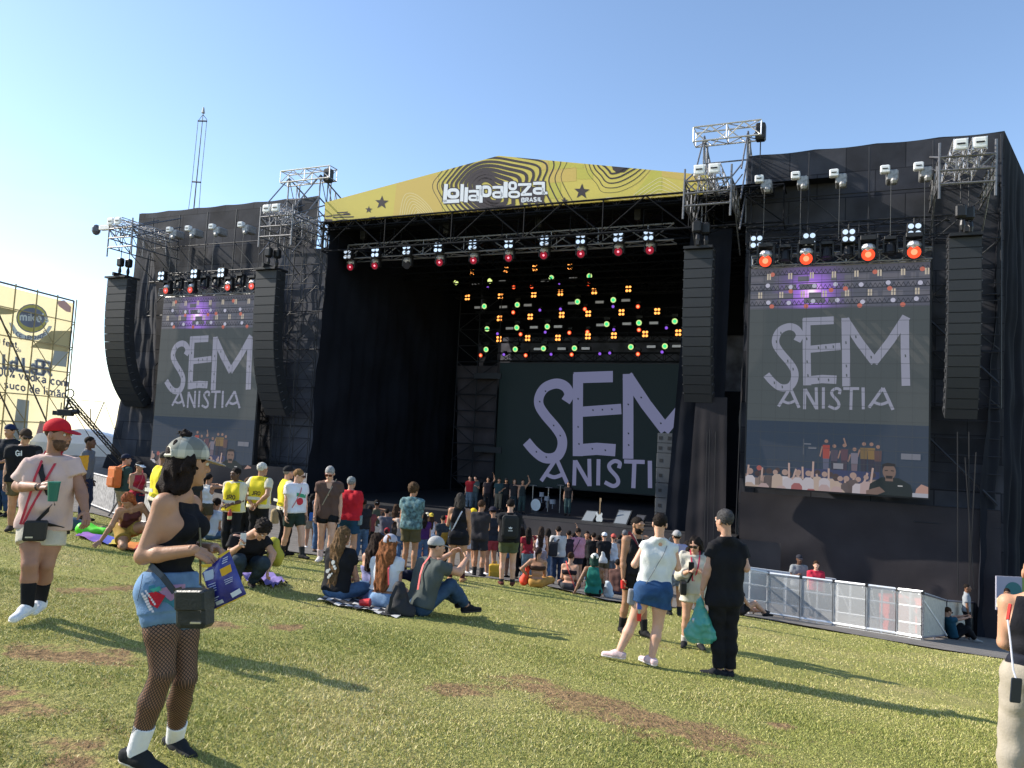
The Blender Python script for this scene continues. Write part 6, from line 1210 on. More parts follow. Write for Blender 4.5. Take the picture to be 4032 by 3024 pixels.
for i, (x, y, w_) in enumerate(((3525, 2420, .34), (3650, 2420, .2))): c = at(x, y, 23.5); c[2] = float(gz(c[0], c[1])) + .56; t = thing('storage_box', '%s red crate seen through the barricade sheet' % ('large' if i == 0 else 'narrow'), 'crate', c - A3(0, 0, .6)); mb = MB(); mb.box(c - A3(0, 0, .05), A3(w_, 0, 0), A3(0, .3, 0), A3(0, 0, .5), .06); mb.build('body', mat('red_plastic', (.42, .06, .04), .5), t); mb = MB(); mb.box(c + A3(0, 0, .47), A3(w_ * 1.05, 0, 0), A3(0, .32, 0), A3(0, 0, .05)); mb.build('lid', mat('red_plastic_lid', (.36, .05, .035), .5), t)
# ---------------- instruments on the stage ----------------
def stp(x, y, d): p = FP(x, y, d); p[2] = FLOOR; return p
c = stp(2108, 2020, 3.2); t = thing('drum_kit', 'drum kit with white bass drum head below the stage screen', 'drum kit', c); f = nrm(-N_ + E_ * -.25); mb = MB(); k = c + A3(0, 0, .31) ; mb.tube(k - f * .35, k, .31, 20); mb.build('bass_drum', mat('drum_shell', (.02, .02, .025), .25), t); mb = MB(); mb.disc(k + f * .005, f, .285, 20); mb.build('drum_head', mat('drum_skin', (.72, .76, .76), .5), t); mb = MB(); mb.disc(k + f * .015 + E_ * .1 - A3(0, 0, .04), f, .07, 14); mb.build('port_hole', BLK, t)
for dx, dz, r in ((.55, .45, .12), (.85, .32, .15), (.28, .62, .11)): mb = MB(); q = c + E_ * dx + A3(0, 0, dz + .2); mb.tube(q - A3(0, 0, .1), q + A3(0, 0, .1), r, 14); mb.tube(q, q - A3(0, 0, dz), .02, 5); mb.build('tom_drum', mat('drum_shell', (.30, .32, .36), .25), t)
for dx, z in ((-.3, 1.2), (1.1, 1.3), (.5, 1.15)): mb = MB(); q = c + E_ * dx + N_ * .3; mb.tube(q, q + A3(0, 0, z), .022, 5); mb.tube(q + A3(0, 0, z), q + A3(0, 0, z + .025), .19, 16, .03); mb.build('cymbal_stand', mat('chrome', (.5, .5, .48), .3, metal=.7), t)
c = stp(2360, 2040, .8); t = thing('electric_guitar', 'white electric guitar standing upright at the front of the stage', 'guitar', c); mb = MB(); r0 = c + A3(0, 0, .22); sh_ = [(-.15, -.22), (.15, -.22), (.19, -.08), (.13, .05), (.17, .2), (.1, .26), (.05, .16), (-.05, .14), (-.14, .28), (-.2, .2), (-.14, .04), (-.19, -.1)]
q = [r0 + E_ * x * .8 + A3(0, 0, y * .8) - N_ * .025 for x, y in sh_]; mb.poly(q); mb.poly([p + N_ * .05 for p in q][::-1]); [mb.quad(q[i - 1], q[i - 1] + N_ * .05, q[i] + N_ * .05, q[i]) for i in range(12)]; mb.build('body', mat('guitar_white', (.75, .74, .68), .3), t); mb = MB(); mb.box(r0 + A3(.01, 0, .40), E_ * .025, N_ * .015, A3(0, 0, .30)); mb.box(r0 + A3(.02, 0, .74), E_ * .04, N_ * .012, A3(0, 0, .08)); mb.build('neck', mat('maple', (.38, .25, .13), .5), t)
for lab, x, y, w_ in (('grey wedge monitor left of the white guitar', 2310, 2045, .55), ('pale tilted wedge monitor right of the white guitar', 2440, 2050, .6), ('small dark round monitor near the amplifier stack', 2505, 2055, .4)):
    c = stp(x, y, .7); t = thing('stage_monitor', lab, 'loudspeaker', c); mb = MB(); hh = .45 if 'pale' not in lab else .6; F_ = [c - E_ * w_ / 2 * 1.0, c + E_ * w_ / 2, c + E_ * (w_ / 2 + .12) + N_ * .45 + A3(0, 0, hh), c - E_ * (w_ / 2 - .12) + N_ * .45 + A3(0, 0, hh)]; Bk = [c - E_ * w_ / 2 + N_ * .6, c + E_ * w_ / 2 + N_ * .6]
    mb.quad(*F_); mb.quad(F_[3], F_[2], Bk[1], Bk[0]); mb.poly([F_[0], F_[3], Bk[0]]); mb.poly([F_[1], Bk[1], F_[2]]); mb.build('cabinet', PA, t); mb = MB(); g_ = [F_[0] * .93 + F_[2] * .07, F_[1] * .93 + F_[3] * .07, F_[2] * .93 + F_[0] * .07, F_[3] * .93 + F_[1] * .07]; nq = nrm(np.cross(F_[1] - F_[0], F_[3] - F_[0])); mb.quad(*[p + nq * .01 * (1 if nq[1] < 0 else -1) for p in g_]); mb.build('grille', mat('grille_grey', (.20, .22, .24) if 'dark' not in lab else (.05, .05, .06), .5), t)
t0 = stp(2628, 2060, 1.2)
for i, (w_, h) in enumerate(((.95, .62), (.95, .62), (.95, .62), (.95, .62), (.95, .62), (.62, .42), (.62, .42))):
    z = sum(q for _, q in ((.95, .62), (.95, .62), (.95, .62), (.95, .62), (.95, .62), (.62, .42), (.62, .42))[:i]); c = t0 + A3(0, 0, z) - (E_ * .15 if i > 4 else 0); t = thing('speaker_cabinet', 'grey side fill cabinet beside the column cloth, %s from the floor' % ORD[i], 'loudspeaker', c, 'stacked side fill cabinets'); mb = MB(); mb.box(c + A3(0, 0, h / 2), E_ * w_ / 2, N_ * .35, A3(0, 0, h / 2 - .01), .04); mb.build('cabinet', mat('cabinet_grey', (.055, .06, .068), .6), t)
    for sg in (-1, 1): mb = MB(); mb.box(c + A3(0, 0, h / 2) - N_ * .352 + E_ * sg * w_ * .3, E_ * .07, N_ * .006, A3(0, 0, .07)); mb.build('handle', BLK, t)
# ---------------- people ----------------
def Hof(fx, fy, hx, hy): p = hit(fx, fy); r = ray(hx, hy); return p, float(np.clip(r[2] * p[1] / r[1] - p[2], 1.5, 1.96))
def G(label, fx, fy, hx, hy, yaw, lh='down', rh='down', lean=0., head=(0, 0), stance=.06, step=0., sk=None, **kw):
    b, H = Hof(fx, fy, hx, hy); J = skel(H, yaw, 'stand', lh, rh, lean, head, stance, step, **(sk or {})); return person(label, b, H, J, **kw)
def SIT(label, fx, fy, H, yaw, pose='sit', lh='knee', rh='knee', lean=8., head=(0, 0), sk=None, **kw):
    b = hit(fx, fy); return person(label, b, H, skel(H, yaw, pose, lh, rh, lean, head, **(sk or {})), **kw)
def PX(label, bx, by, H, pts, hyaw, hpitch=0., htilt=0., hands=None, pn=None, toes=None, **kw):
    """figure whose joints are read from the photograph at their own depths"""
    b = hit(bx, by); J = {k: at(x, y, b[1] + dy) - b for k, (x, y, dy) in pts.items()}
    a = math.radians(hyaw); f = A3(-math.sin(a) * math.cos(hpitch), math.cos(a) * math.cos(hpitch), -math.sin(hpitch)); u = A3(math.sin(htilt), 0, 1); u = nrm(u - f * (u @ f)); J['hf'], J['hu'] = f, u
    for s in 'LR':
        J['hd' + s] = nrm((at(hands[s][0], hands[s][1], b[1] + hands[s][2]) - b) - J['wr' + s]) if hands and s in hands else nrm(J['wr' + s] - J['el' + s])
        J['pn' + s] = A3(*(pn[s] if pn and s in pn else (.4 if s == 'L' else -.4, 0, -.5))); J['toe' + s] = nrm(A3(*toes[s]))
    return person(label, b, H, J, **kw)
BLACK = (.012, .012, .014); WHITE = (.74, .74, .74); NAVY = (.02, .03, .07); DEN = (.07, .13, .23); LDEN = (.22, .34, .50); DHAIR = (.014, .010, .008); BHAIR = (.05, .026, .014); YEL_V = (.74, .60, .035); CREAMC = (.66, .60, .44); KHAKI = (.20, .17, .09); BLKSH = ((.015, .015, .016), (.55, .53, .5), None, 0); WHSH = ((.72, .70, .68), (.75, .74, .72), None, 0)
# --- the woman with the cap, nearest the camera ---
wm = PX('woman in plaid cap, black tank top and fishnet tights holding a blue snack bag', 600, 3035, 1.72,
    dict(head=(742, 1822, .10), neck=(716, 1940, .12), shR=(646, 1980, -.04), shL=(752, 1985, .27), elR=(563, 2190, -.10), wrR=(765, 2166, -.16), elL=(742, 2165, .36), wrL=(845, 2158, .10), hipR=(632, 2325, -.02), hipL=(706, 2328, .13), knR=(640, 2650, -.08), anR=(536, 2962, -.04), knL=(728, 2672, .08), anL=(688, 2912, .34)),
    -50, .12, 0, hands=dict(R=(838, 2206, -.13), L=(905, 2180, .02)), pn=dict(R=(.3, .4, -.8), L=(.2, -.6, -.7)), toes=dict(R=(.9, -.25, -.15), L=(.78, -.55, -.05)), skin='tan', g=.97, gl=1.0, ga=.95, bust=.95, hw=1.02,
    top=('tank', (.010, .010, .013), .20, 0, .009), bottom=('denim', (.14, .24, .39), .13, .014, .22), shoes=((.018, .02, .022), (.62, .56, .42), WHITE, .085), hair=('bob', (.018, .011, .009), .03), hat=('cap', 'x', (.42, .36, .30), (.012, .009, .008)) if 0 else None, vox=.0075, curl=(.55, .5))
X = wm; J = X['J']; root = X['root']; P0 = X['P']
def plaid():
    m = bpy.data.materials.new('plaid'); m.use_nodes = True; n = m.node_tree.nodes; l = m.node_tree.links; b = n['Principled BSDF']; b.inputs['Roughness'].default_value = .85; tc = n.new('ShaderNodeTexCoord'); sp = n.new('ShaderNodeSeparateXYZ'); l.new(tc.outputs['Object'], sp.inputs[0]); o = None
    for ax, sc, ph in ((0, 62, .6), (2, 58, .3), (1, 60, 1.)):
        a = n.new('ShaderNodeMath'); a.operation = 'MULTIPLY_ADD'; a.inputs[1].default_value = sc; a.inputs[2].default_value = ph; l.new(sp.outputs[ax], a.inputs[0]); s_ = n.new('ShaderNodeMath'); s_.operation = 'SINE'; l.new(a.outputs[0], s_.inputs[0]); g = n.new('ShaderNodeMath'); g.operation = 'GREATER_THAN'; g.inputs[1].default_value = .45; l.new(s_.outputs[0], g.inputs[0])
        if o is None: o = g.outputs[0]
        else: q = n.new('ShaderNodeMath'); q.operation = 'ADD'; l.new(o, q.inputs[0]); l.new(g.outputs[0], q.inputs[1]); o = q.outputs[0]
    r = n.new('ShaderNodeValToRGB'); mr = n.new('ShaderNodeMath'); mr.operation = 'DIVIDE'; mr.inputs[1].default_value = 3; l.new(o, mr.inputs[0]); l.new(mr.outputs[0], r.inputs[0]); e = r.color_ramp.elements; e[0].color = (.17, .165, .14, 1); e[1].color = (.58, .53, .42, 1); q = e.new(.34); q.color = (.27, .265, .22, 1); q = e.new(.67); q.color = (.42, .40, .33, 1); l.new(r.outputs[0], b.inputs['Base Color']); return m
PLAID = plaid(); r, f, u = head_frame(J); R = np.array([r, f, u]); P = lambda x, y, z: hp(J, 1.75, x, y, z); q = 1.
tl = nrm(u - f * .10); zc0 = P(0, -.01, .022)
co = blob('cap', [([ell(P(0, -.012, .042), np.array([.092, .114, .102]), R, .01), sub(ell(P(0, -.118, .035), np.array([.042, .03, .034]), R, .006))], [(zc0, -tl)])], .006, PLAID, root)
fr = nrm(f - u * .16); br = zc0 + f * .13; blob('brim', [([ell(br, np.array([.08, .085, .008]), np.array([r, fr, nrm(np.cross(r, fr))]), .01)], [])], .006, mat('cap_brim', (.40, .33, .28), .8), co)
mb = MB(); pts = [P(.046 * math.cos(a), -.106 - .004 * math.sin(a), .030 + .040 * math.sin(a)) + X['base'] for a in np.linspace(0, math.pi, 9)]; mb.path(pts, .006, 6); mb.path([P(-.05, -.104, .028) + X['base'], P(0, -.122, .022) + X['base'], P(.05, -.104, .028) + X['base']], .009, 6); mb.build('cap_strap', mat('cap_trim', (.58, .54, .44), .8), co)
blob('top_curls', [([ell(P(-.01, -.045, .145), np.array([.034, .03, .014]), R, .01)], [])], .006, hair_mat((.018, .011, .009)), root, amp=.012, freq=110)
# fishnet tights: a thin shell round the legs with a diamond net
LB = limb_leg(J, 1.72, 'L', 1.0) + limb_leg(J, 1.72, 'R', 1.0)
Vt, Qt = surface_nets(*field([(LB, [(X['hc'] - X['base'] - X['up'] * .05, X['up'])])], .008, off=.004), .008)
def net_mat():
    m = bpy.data.materials.new('fishnet'); m.use_nodes = True; n = m.node_tree.nodes; l = m.node_tree.links; b = n['Principled BSDF']; b.inputs['Base Color'].default_value = (.010, .009, .009, 1); b.inputs['Roughness'].default_value = .7; a = n.new('ShaderNodeAttribute'); a.attribute_name = 'cloth_uv'; sp = n.new('ShaderNodeSeparateXYZ'); l.new(a.outputs['Vector'], sp.inputs[0]); o = []
    for s in (1, -1):
        k = n.new('ShaderNodeMath'); k.operation = 'MULTIPLY'; k.inputs[1].default_value = 1.35 * s; l.new(sp.outputs[0], k.inputs[0]); ad = n.new('ShaderNodeMath'); ad.operation = 'ADD'; l.new(k.outputs[0], ad.inputs[0]); l.new(sp.outputs[1], ad.inputs[1]); mu = n.new('ShaderNodeMath'); mu.operation = 'MULTIPLY'; mu.inputs[1].default_value = 150; l.new(ad.outputs[0], mu.inputs[0]); si = n.new('ShaderNodeMath'); si.operation = 'SINE'; l.new(mu.outputs[0], si.inputs[0]); ab = n.new('ShaderNodeMath'); ab.operation = 'ABSOLUTE'; l.new(si.outputs[0], ab.inputs[0]); o.append(ab.outputs[0])
    mn = n.new('ShaderNodeMath'); mn.operation = 'MINIMUM'; l.new(o[0], mn.inputs[0]); l.new(o[1], mn.inputs[1]); lt = n.new('ShaderNodeMapRange'); lt.inputs[1].default_value = .30; lt.inputs[2].default_value = .48; lt.inputs[3].default_value = 1; lt.inputs[4].default_value = .12; l.new(mn.outputs[0], lt.inputs[0]); l.new(lt.outputs[0], b.inputs['Alpha']); return m
fast_mesh('fishnet_tights', Vt, Qt, net_mat(), root, uv=leg_uv(Vt, J, 1.72))
# shorts: printed pocket patches, belt and frayed hem
hipp = lambda x, y, dy=-.16: at(x, y, X['base'][1] + dy)
c1350 = lambda x, y, dy=-.155: hipp(350 + x / 2.37, 1700 + y / 2.37, dy)
mb = MB(); mb.m = 0
def onbody(mb, pts, push=.004):
    """polygon drawn on the shorts: corners pushed onto the hip's surface along the view"""
    T = X['T'] + limb_leg(J, 1.72, 'R', 1.0) + limb_leg(J, 1.72, 'L', 1.0); out = []
    for x, y in pts:
        r_ = nrm(ray(x, y)); t_ = np.linspace(3.3, 5.2, 950); Q_ = r_ * t_[:, None] - X['base']; D_ = np.min([prim_d(p, Q_[:, 0], Q_[:, 1], Q_[:, 2]) for p in T], 0) - .030 - push; k_ = np.where(D_ < 0)[0]; out.append(r_ * t_[k_[0] if len(k_) else 400])
    mb.poly(out)
cw = lambda x, y: (350 + x / 2.37, 1700 + y / 2.37)
def patch(name, col, polys, push=.004, m=None):
    mb = MB()
    for p in polys:
        ctr = tuple(np.mean(p, 0))
        for i in range(len(p)): 
            a, b_ = p[i - 1], p[i]; onbody(mb, [cw(*ctr), cw(*a), cw(*b_)], push)
    mb.build(name, m or mat('print', col, .8), root)
patch('denim_print', (.05, .22, .30), [((560, 1440), (760, 1400), (840, 1500), (800, 1640), (540, 1650))], .003); patch('denim_print', (.42, .24, .40), [((640, 1480), (760, 1430), (900, 1420), (900, 1530), (760, 1580))], .005); patch('denim_print', (.06, .36, .28), [((570, 1470), (660, 1440), (680, 1480), (600, 1500))], .006)
patch('heart_print', (.52, .012, .03), [((545, 1510), (620, 1490), (715, 1530), (640, 1650), (570, 1610))], .007)
ck = []; 
for k in range(7): ck += [((520 + 14 * k, 1480 + 20 * k - 0), (538 + 14 * k, 1476 + 20 * k), (542 + 14 * k, 1496 + 20 * k), (524 + 14 * k, 1500 + 20 * k))] + [((485 + 12 * k + 0, 1505 + 24 * k), (507 + 12 * k, 1500 + 24 * k), (512 + 12 * k, 1522 + 24 * k), (490 + 12 * k, 1526 + 24 * k)), ((512 + 12 * k, 1524 + 24 * k), (532 + 12 * k, 1520 + 24 * k), (536 + 12 * k, 1540 + 24 * k), (516 + 12 * k, 1545 + 24 * k))]
patch('checker_print', (.72, .66, .70), ck, .008); patch('seam', (.03, .05, .10), [((500, 1330), (510, 1330), (470, 1520), (455, 1580), (450, 1575), (465, 1515))], .006); patch('belt_loop', (.16, .26, .40), [((520, 1350), (580, 1345), (580, 1372), (520, 1378)), ((515, 1390), (580, 1386), (580, 1410), (512, 1415))], .006)
# handbag
c = hipp(768, 2395, -.24); t = thing('shoulder_bag', 'boxy black handbag with silver bar on the fishnet woman\'s hip', 'bag', c); ex = nrm(A3(.93, -.30, .10)); ez = nrm(A3(-.08, 0, 1)); ez = nrm(ez - ex * (ez @ ex)); ey = np.cross(ez, ex); LEA = mat('black_leather', (.012, .017, .022), .38, .1, 20, .12, 70)
mb = MB(); mb.box(c, ex * .088, ez * .092, ey * .04, .2); mb.build('body', LEA, t); mb = MB(); mb.box(c + ez * .045 - ey * .003, ex * .09, ez * .05, ey * .044, .15); mb.build('flap', LEA, t); mb = MB(); mb.box(c - ez * .06 + ex * .04 - ey * .046 * np.sign(ey[1]), ex * .03, ez * .004, ey * .004); mb.build('metal_bar', mat('steel', (.55, .55, .52), .3, metal=.8), t)
mb = MB(); strap(mb, [c + ez * .09 - ex * .08, hipp(686, 2330, -.19), hipp(640, 2270, -.17), hipp(592, 2225, -.12), hipp(600, 2215, -.02)], .03, .006, [A3(0, -1, .1)] * 4); mb.build('strap', LEA, t); mb = MB(); mb.path([c + ez * .09 + ex * .08, hipp(788, 2300, -.1), hipp(790, 2150, -.05), hipp(786, 2080, .02)], .006, 6); mb.build('chain', mat('gold_chain', (.35, .26, .12), .3, metal=.8), t)
# snack bag
c = hipp(880, 2278, -.12); t = thing('snack_bag', 'blue and yellow crisp bag held up by the woman in fishnet tights', 'snack bag', c); cb = lambda x, y, o=0.: hipp(350 + x / 2.37, 1700 + y / 2.37, -.16 - o)
def bagmesh():
    nu, nv = 16, 20; q = [cb(1055, 1320), cb(1170, 1655), cb(1470, 1515), cb(1310, 1110)]; V = []; 
    for side in (1, -1):
        for i in range(nu + 1):
            for j in range(nv + 1):
                a, b_ = i / nu, j / nv; p = q[0] * (1 - a) * (1 - b_) + q[3] * a * (1 - b_) + q[1] * (1 - a) * b_ + q[2] * a * b_; bul = .035 * (math.sin(math.pi * a) ** .6) * (math.sin(math.pi * b_) ** .7) + .006 * math.sin(9 * a + 6 * b_ + side) * math.sin(math.pi * a); V.append(p + A3(-.2, -1, 0) * bul * side)
    Qd = []
    for s_ in (0, 1):
        o = s_ * (nu + 1) * (nv + 1)
        for i in range(nu):
            for j in range(nv): k = o + i * (nv + 1) + j; Qd.append((k, k + nv + 1, k + nv + 2, k + 1) if s_ else (k, k + 1, k + nv + 2, k + nv + 1))
    return V, Qd
V_, Q_ = bagmesh(); mesh_obj('pouch', V_, Q_, mat('blue_foil', (.018, .022, .22), .28, .2, 14, .3, 22, spec=.6), t, True)
def bp_(name, col, polys, o=.045): mb = MB(); [mb.poly([cb(*p, o) for p in q]) for q in polys]; mb.build(name, mat('bag_print', col, .4), t)
bp_('yellow_print', (.62, .34, .02), [((1220, 1285), (1320, 1235), (1335, 1300), (1270, 1340), (1240, 1350))]); bp_('white_print', (.62, .64, .68), [((1318, 1510), (1405, 1460), (1428, 1500), (1340, 1550))], .04); bp_('pale_print', (.40, .46, .58), [((1070, 1310), (1160, 1280), (1168, 1370), (1085, 1395))], .03); bp_('text_lines', (.45, .48, .62), [((1240 + 4 * k, 1228 - 22 * k), (1290 + 3 * k, 1205 - 22 * k), (1293 + 3 * k, 1212 - 22 * k), (1243 + 4 * k, 1236 - 22 * k)) for k in range(3)] + [((1110 + 5 * k, 1430 + 22 * k), (1180 + 4 * k, 1405 + 22 * k), (1183 + 4 * k, 1411 + 22 * k), (1113 + 5 * k, 1437 + 22 * k)) for k in range(4)] + [((1260 + 6 * k, 1385 + 18 * k), (1340, 1352 + 18 * k), (1342, 1358 + 18 * k), (1262 + 6 * k, 1391 + 18 * k)) for k in range(3)] + [((1150, 1560), (1210, 1532), (1213, 1540), (1153, 1568)), ((1155, 1580), (1200, 1560), (1202, 1567), (1157, 1587))], .042); bp_('barcode', (.55, .56, .52), [((1180, 1590), (1245, 1562), (1262, 1592), (1192, 1622))], .03); bp_('yellow_rim', (.62, .40, .03), [((1045, 1240), (1145, 1232), (1150, 1255), (1060, 1270)), ((1200, 1165), (1310, 1095), (1318, 1112), (1225, 1178)), ((1180, 1650), (1460, 1520), (1464, 1528), (1190, 1662))], .02)
# --- man with the red cap ---
rc = PX('man in red cap, pale pink t-shirt and cream shorts walking with a green cup', 130, 2445, 1.82,
    dict(head=(228, 1712, 0), neck=(212, 1790, .02), shR=(130, 1828, -.02), shL=(276, 1828, .06), elR=(72, 1915, -.02), wrR=(155, 1916, -.26), elL=(318, 1930, .06), wrL=(336, 2010, -.02), hipR=(136, 2068, -.02), hipL=(206, 2068, .04), knR=(118, 2222, -.14), knL=(182, 2222, .0), anR=(108, 2385, -.10), anL=(158, 2368, .14)),
    -97, .05, .03, hands=dict(R=(205, 1908, -.3), L=(342, 2052, -.06)), pn=dict(R=(.2, .6, -.5), L=(-.7, .2, -.3)), toes=dict(R=(.02, -1, -.12), L=(.28, -.9, 0)), skin=(.34, .175, .115), g=.92, gl=1.04, ga=1.08, belly=.5,
    top=('tee', (.60, .43, .38), -.06, .27, .016), bottom=('shorts', (.52, .47, .38), .235, .016, .2), shoes=((.70, .70, .70), (.74, .72, .66), (.012, .012, .015), .115), hair=('buzz', BHAIR), hat=('cap', (.52, .015, .025)), items=[beard((.11, .062, .042)), lanyard((.50, .03, .05), .5, .12), shoulder_bag('small black pouch worn across the red capped man\'s front', (.012, .012, .014), (.04, .20, -.02), (.17, .17, .07), (.012, .012, .014), False, .042, clasp=(.5, .5, .5))], vox=.009)
c = hand_pos(rc, 'R', .1) + A3(.05, -.02, -.04); t = thing('cup', 'teal green plastic cup held by the red capped man', 'cup', c - A3(0, 0, .07)); mb = MB(); mb.tube(c - A3(0, 0, .09), c + A3(0, 0, .07), .036, 14, .048); mb.build('beaker', mat('cup_green', (.02, .14, .10), .3), t); mb = MB(); mb.tube(c + A3(0, 0, .062), c + A3(0, 0, .072), .05, 14); mb.build('rim', mat('cup_rim', (.02, .20, .15), .3), t)
mb = MB(); w_ = rc['base'] + rc['J']['wrR']; mb.tube(w_ - rc['J']['hdR'] * .02, w_ - rc['J']['hdR'] * .005, .034, 10); mb.build('wristband', mat('dark_band', (.02, .02, .02), .5), rc['root'])
mb = MB(); [mb.tube(rc['P'](0, .0945, -.058) + A3(.001, 0, 0), rc['P'](.02 * s, .084, -.052), .004, 5) for s in (1, -1)]; mb.build('smile', mat('teeth', (.55, .50, .46), .4), rc['root'])
# --- the four standing on the right ---
tank = G('bearded man in black sleeveless top and black shorts with red strap, facing us', 2490, 2500, 2500, 2035, 200, 'down', 'down', 0, (-18, 6), .07, .07, skin='olive', g=1.06, ga=1.1, top=('tank', BLACK, -.02, 0, .014), bottom=('shorts', BLACK, .28, .014), shoes=((.015, .015, .016), (.05, .05, .05), (.015, .015, .016), .10), hair=('buzz', DHAIR), items=[beard(DHAIR), crossbody((.16, .015, .025), .03, False, 'strap'), lanyard((.35, .33, .28), .12, 0, None, .006)])
c = hand_pos(tank, 'R', .09); t = thing('cup', 'small red cup in the black sleeveless man\'s hand', 'cup', c - A3(0, 0, .05)); mb = MB(); mb.tube(c - A3(0, 0, .05), c + A3(0, 0, .06), .034, 12, .042); mb.build('beaker', mat('cup_red', (.60, .03, .03), .35), t)
ww = PX('woman with cropped black hair in white top and denim skirt, seen from behind', 2510, 2610, 1.68,
    dict(head=(2598, 2064, .0), neck=(2596, 2116, 0), shL=(2543, 2148, .02), shR=(2650, 2157, .02), elL=(2500, 2222, .03), wrL=(2536, 2180, .22), elR=(2668, 2235, .04), wrR=(2640, 2200, .24), hipL=(2544, 2325, 0), hipR=(2604, 2325, 0), knL=(2492, 2445, .06), knR=(2590, 2462, .02), anL=(2436, 2568, -.02), anR=(2565, 2592, -.06)),
    -8, .15, .05, hands=dict(L=(2550, 2165, .28), R=(2625, 2190, .3)), toes=dict(L=(-.75, .3, 0), R=(-.35, .55, 0)), skin='fair', g=1.03, gl=1.04, ga=1.0, bust=.8, hw=1.05, top=('tee', (.66, .67, .64), .16, .10, .012), bottom=('denim_skirt', (.025, .07, .17), .20, .022, .26), shoes=((.68, .50, .50), (.74, .68, .66), None, 0), hair=('short', DHAIR), vox=.0095,
    items=[shoulder_bag('black and white striped pouch on a cord at the white topped woman\'s hip', (.25, .25, .27), (-.20, .02, -.08), (.16, .17, .09), (.25, .25, .25), False, .008, face=(0, 1, 0), name='pouch')])
c = at(2518, 2385, ww['base'][1] - .06); t = thing('ribbon', 'small blue and red ribbon hanging under the striped pouch', 'ribbon', c - A3(0, 0, .15)); mb = MB(); strap(mb, [c + A3(0, 0, .06), c - A3(0, 0, .04)], .05, .004); mb.build('blue_strip', mat('ribbon_blue', (.05, .12, .45), .6), t); mb = MB(); strap(mb, [c - A3(0, 0, .09), c - A3(0, 0, .17)], .045, .004); mb.build('red_strip', mat('ribbon_red', (.65, .03, .02), .6), t); mb = MB(); strap(mb, [c - A3(0, 0, .04), c - A3(0, 0, .09)], .025, .004); mb.build('link', mat('ribbon_pale', (.4, .45, .3), .6), t)
bm = PX('man with grey black hair in black t-shirt and trousers, seen from behind', 2850, 2660, 1.80,
    dict(head=(2852, 2052, 0), neck=(2858, 2112, 0), shL=(2815, 2152, .0), shR=(2914, 2158, .05), elL=(2790, 2236, -.02), wrL=(2766, 2318, .0), elR=(2936, 2236, .02), wrR=(2925, 2205, .24), hipL=(2824, 2362, 0), hipR=(2876, 2362, .03), knL=(2828, 2492, .03), knR=(2872, 2492, .04), anL=(2830, 2640, -.03), anR=(2872, 2642, .0)),
    28, .04, -.03, hands=dict(L=(2762, 2352, .03), R=(2910, 2190, .3)), pn=dict(L=(.9, .1, 0)), toes=dict(L=(-.95, .25, 0), R=(.1, .8, 0)), skin=(.50, .28, .19), g=1.02, ga=1.1, gl=1.0, top=('tee', (.010, .010, .012), -.10, .27, .016), bottom=('trousers', (.010, .010, .012), .965, .010), shoes=((.02, .021, .025), (.6, .58, .55), None, 0), hair=('short', (.055, .052, .052)), vox=.0095)
c = hand_pos(bm, 'L', .08); t = thing('carrier_bag', 'translucent teal plastic carrier bag hanging from the black dressed man\'s hand', 'carrier bag', c - A3(0, 0, .55))
PLB = bpy.data.materials.new('teal_plastic'); PLB.use_nodes = True; b_ = PLB.node_tree.nodes['Principled BSDF']; b_.inputs['Base Color'].default_value = (.06, .36, .31, 1); b_.inputs['Roughness'].default_value = .3; b_.inputs['Alpha'].default_value = .78
blob('sack', [([cap(A3(-.02, 0, -.08), A3(0, 0, -.30), .035, .125, k=.05), cap(A3(-.07, 0, -.42), A3(.09, 0, -.42), .115, k=.05, fd=A3(0, 1, 0), ff=.8), cap(A3(0, 0, .0), A3(-.01, 0, -.1), .022, .035)], [])], .011, PLB, t, amp=.008, freq=38, seed=1); t.location = Vector(c.tolist())
for o, m_, sz in (((-.03, -.02, -.3), mat('silver_pack', (.5, .55, .6), .25, .4, 20, metal=.5), .07), ((.03, -.03, -.39), mat('yellow_pack', (.55, .40, .10), .4), .06)): mb = MB(); mb.box(c + A3(*o), A3(sz, .01, .02), A3(0, sz * .6, 0), A3(-.02, 0, sz), .2); mb.build('snack_packet', m_, t)
bg = G('woman in beige jacket and shorts with long dark curls, facing us', 2725, 2550, 2742, 2118, 172, 'chest', 'chest', 0, (20, 22), .07, .02, skin='light', g=.98, gl=.98, bust=.8, hw=1.04, top=('shirt', (.52, .49, .40), -.12, .8, .018), bottom=('shorts', (.54, .51, .42), .23, .02), shoes=((.02, .02, .022), (.6, .58, .55), (.55, .5, .45), .06), hair=('wavy', DHAIR, .10), items=[sunglasses, lanyard((.5, .03, .08), .3, .02), shoulder_bag('black handbag under the beige jacket woman\'s arm', BLACK, (.16, .14, .04), (.26, .17, .08), BLACK, True, .025)])
phone_in('phone held by the beige jacket woman', 'R')(bg)
bald = G('bald person in black top and baggy beige trousers at the right edge', 4078, 3185, 4044, 2196, -35, 'front', 'front', 2, (10, 4), .09, 0, skin=(.50, .27, .165), g=1.0, ga=1.06, gl=1.12, hw=1.05, bust=.6, top=('tank', (.012, .012, .016), .12, 0, .008), bottom=('trousers', (.36, .315, .25), .95, .014, .16), shoes=WHSH, vox=.0085)
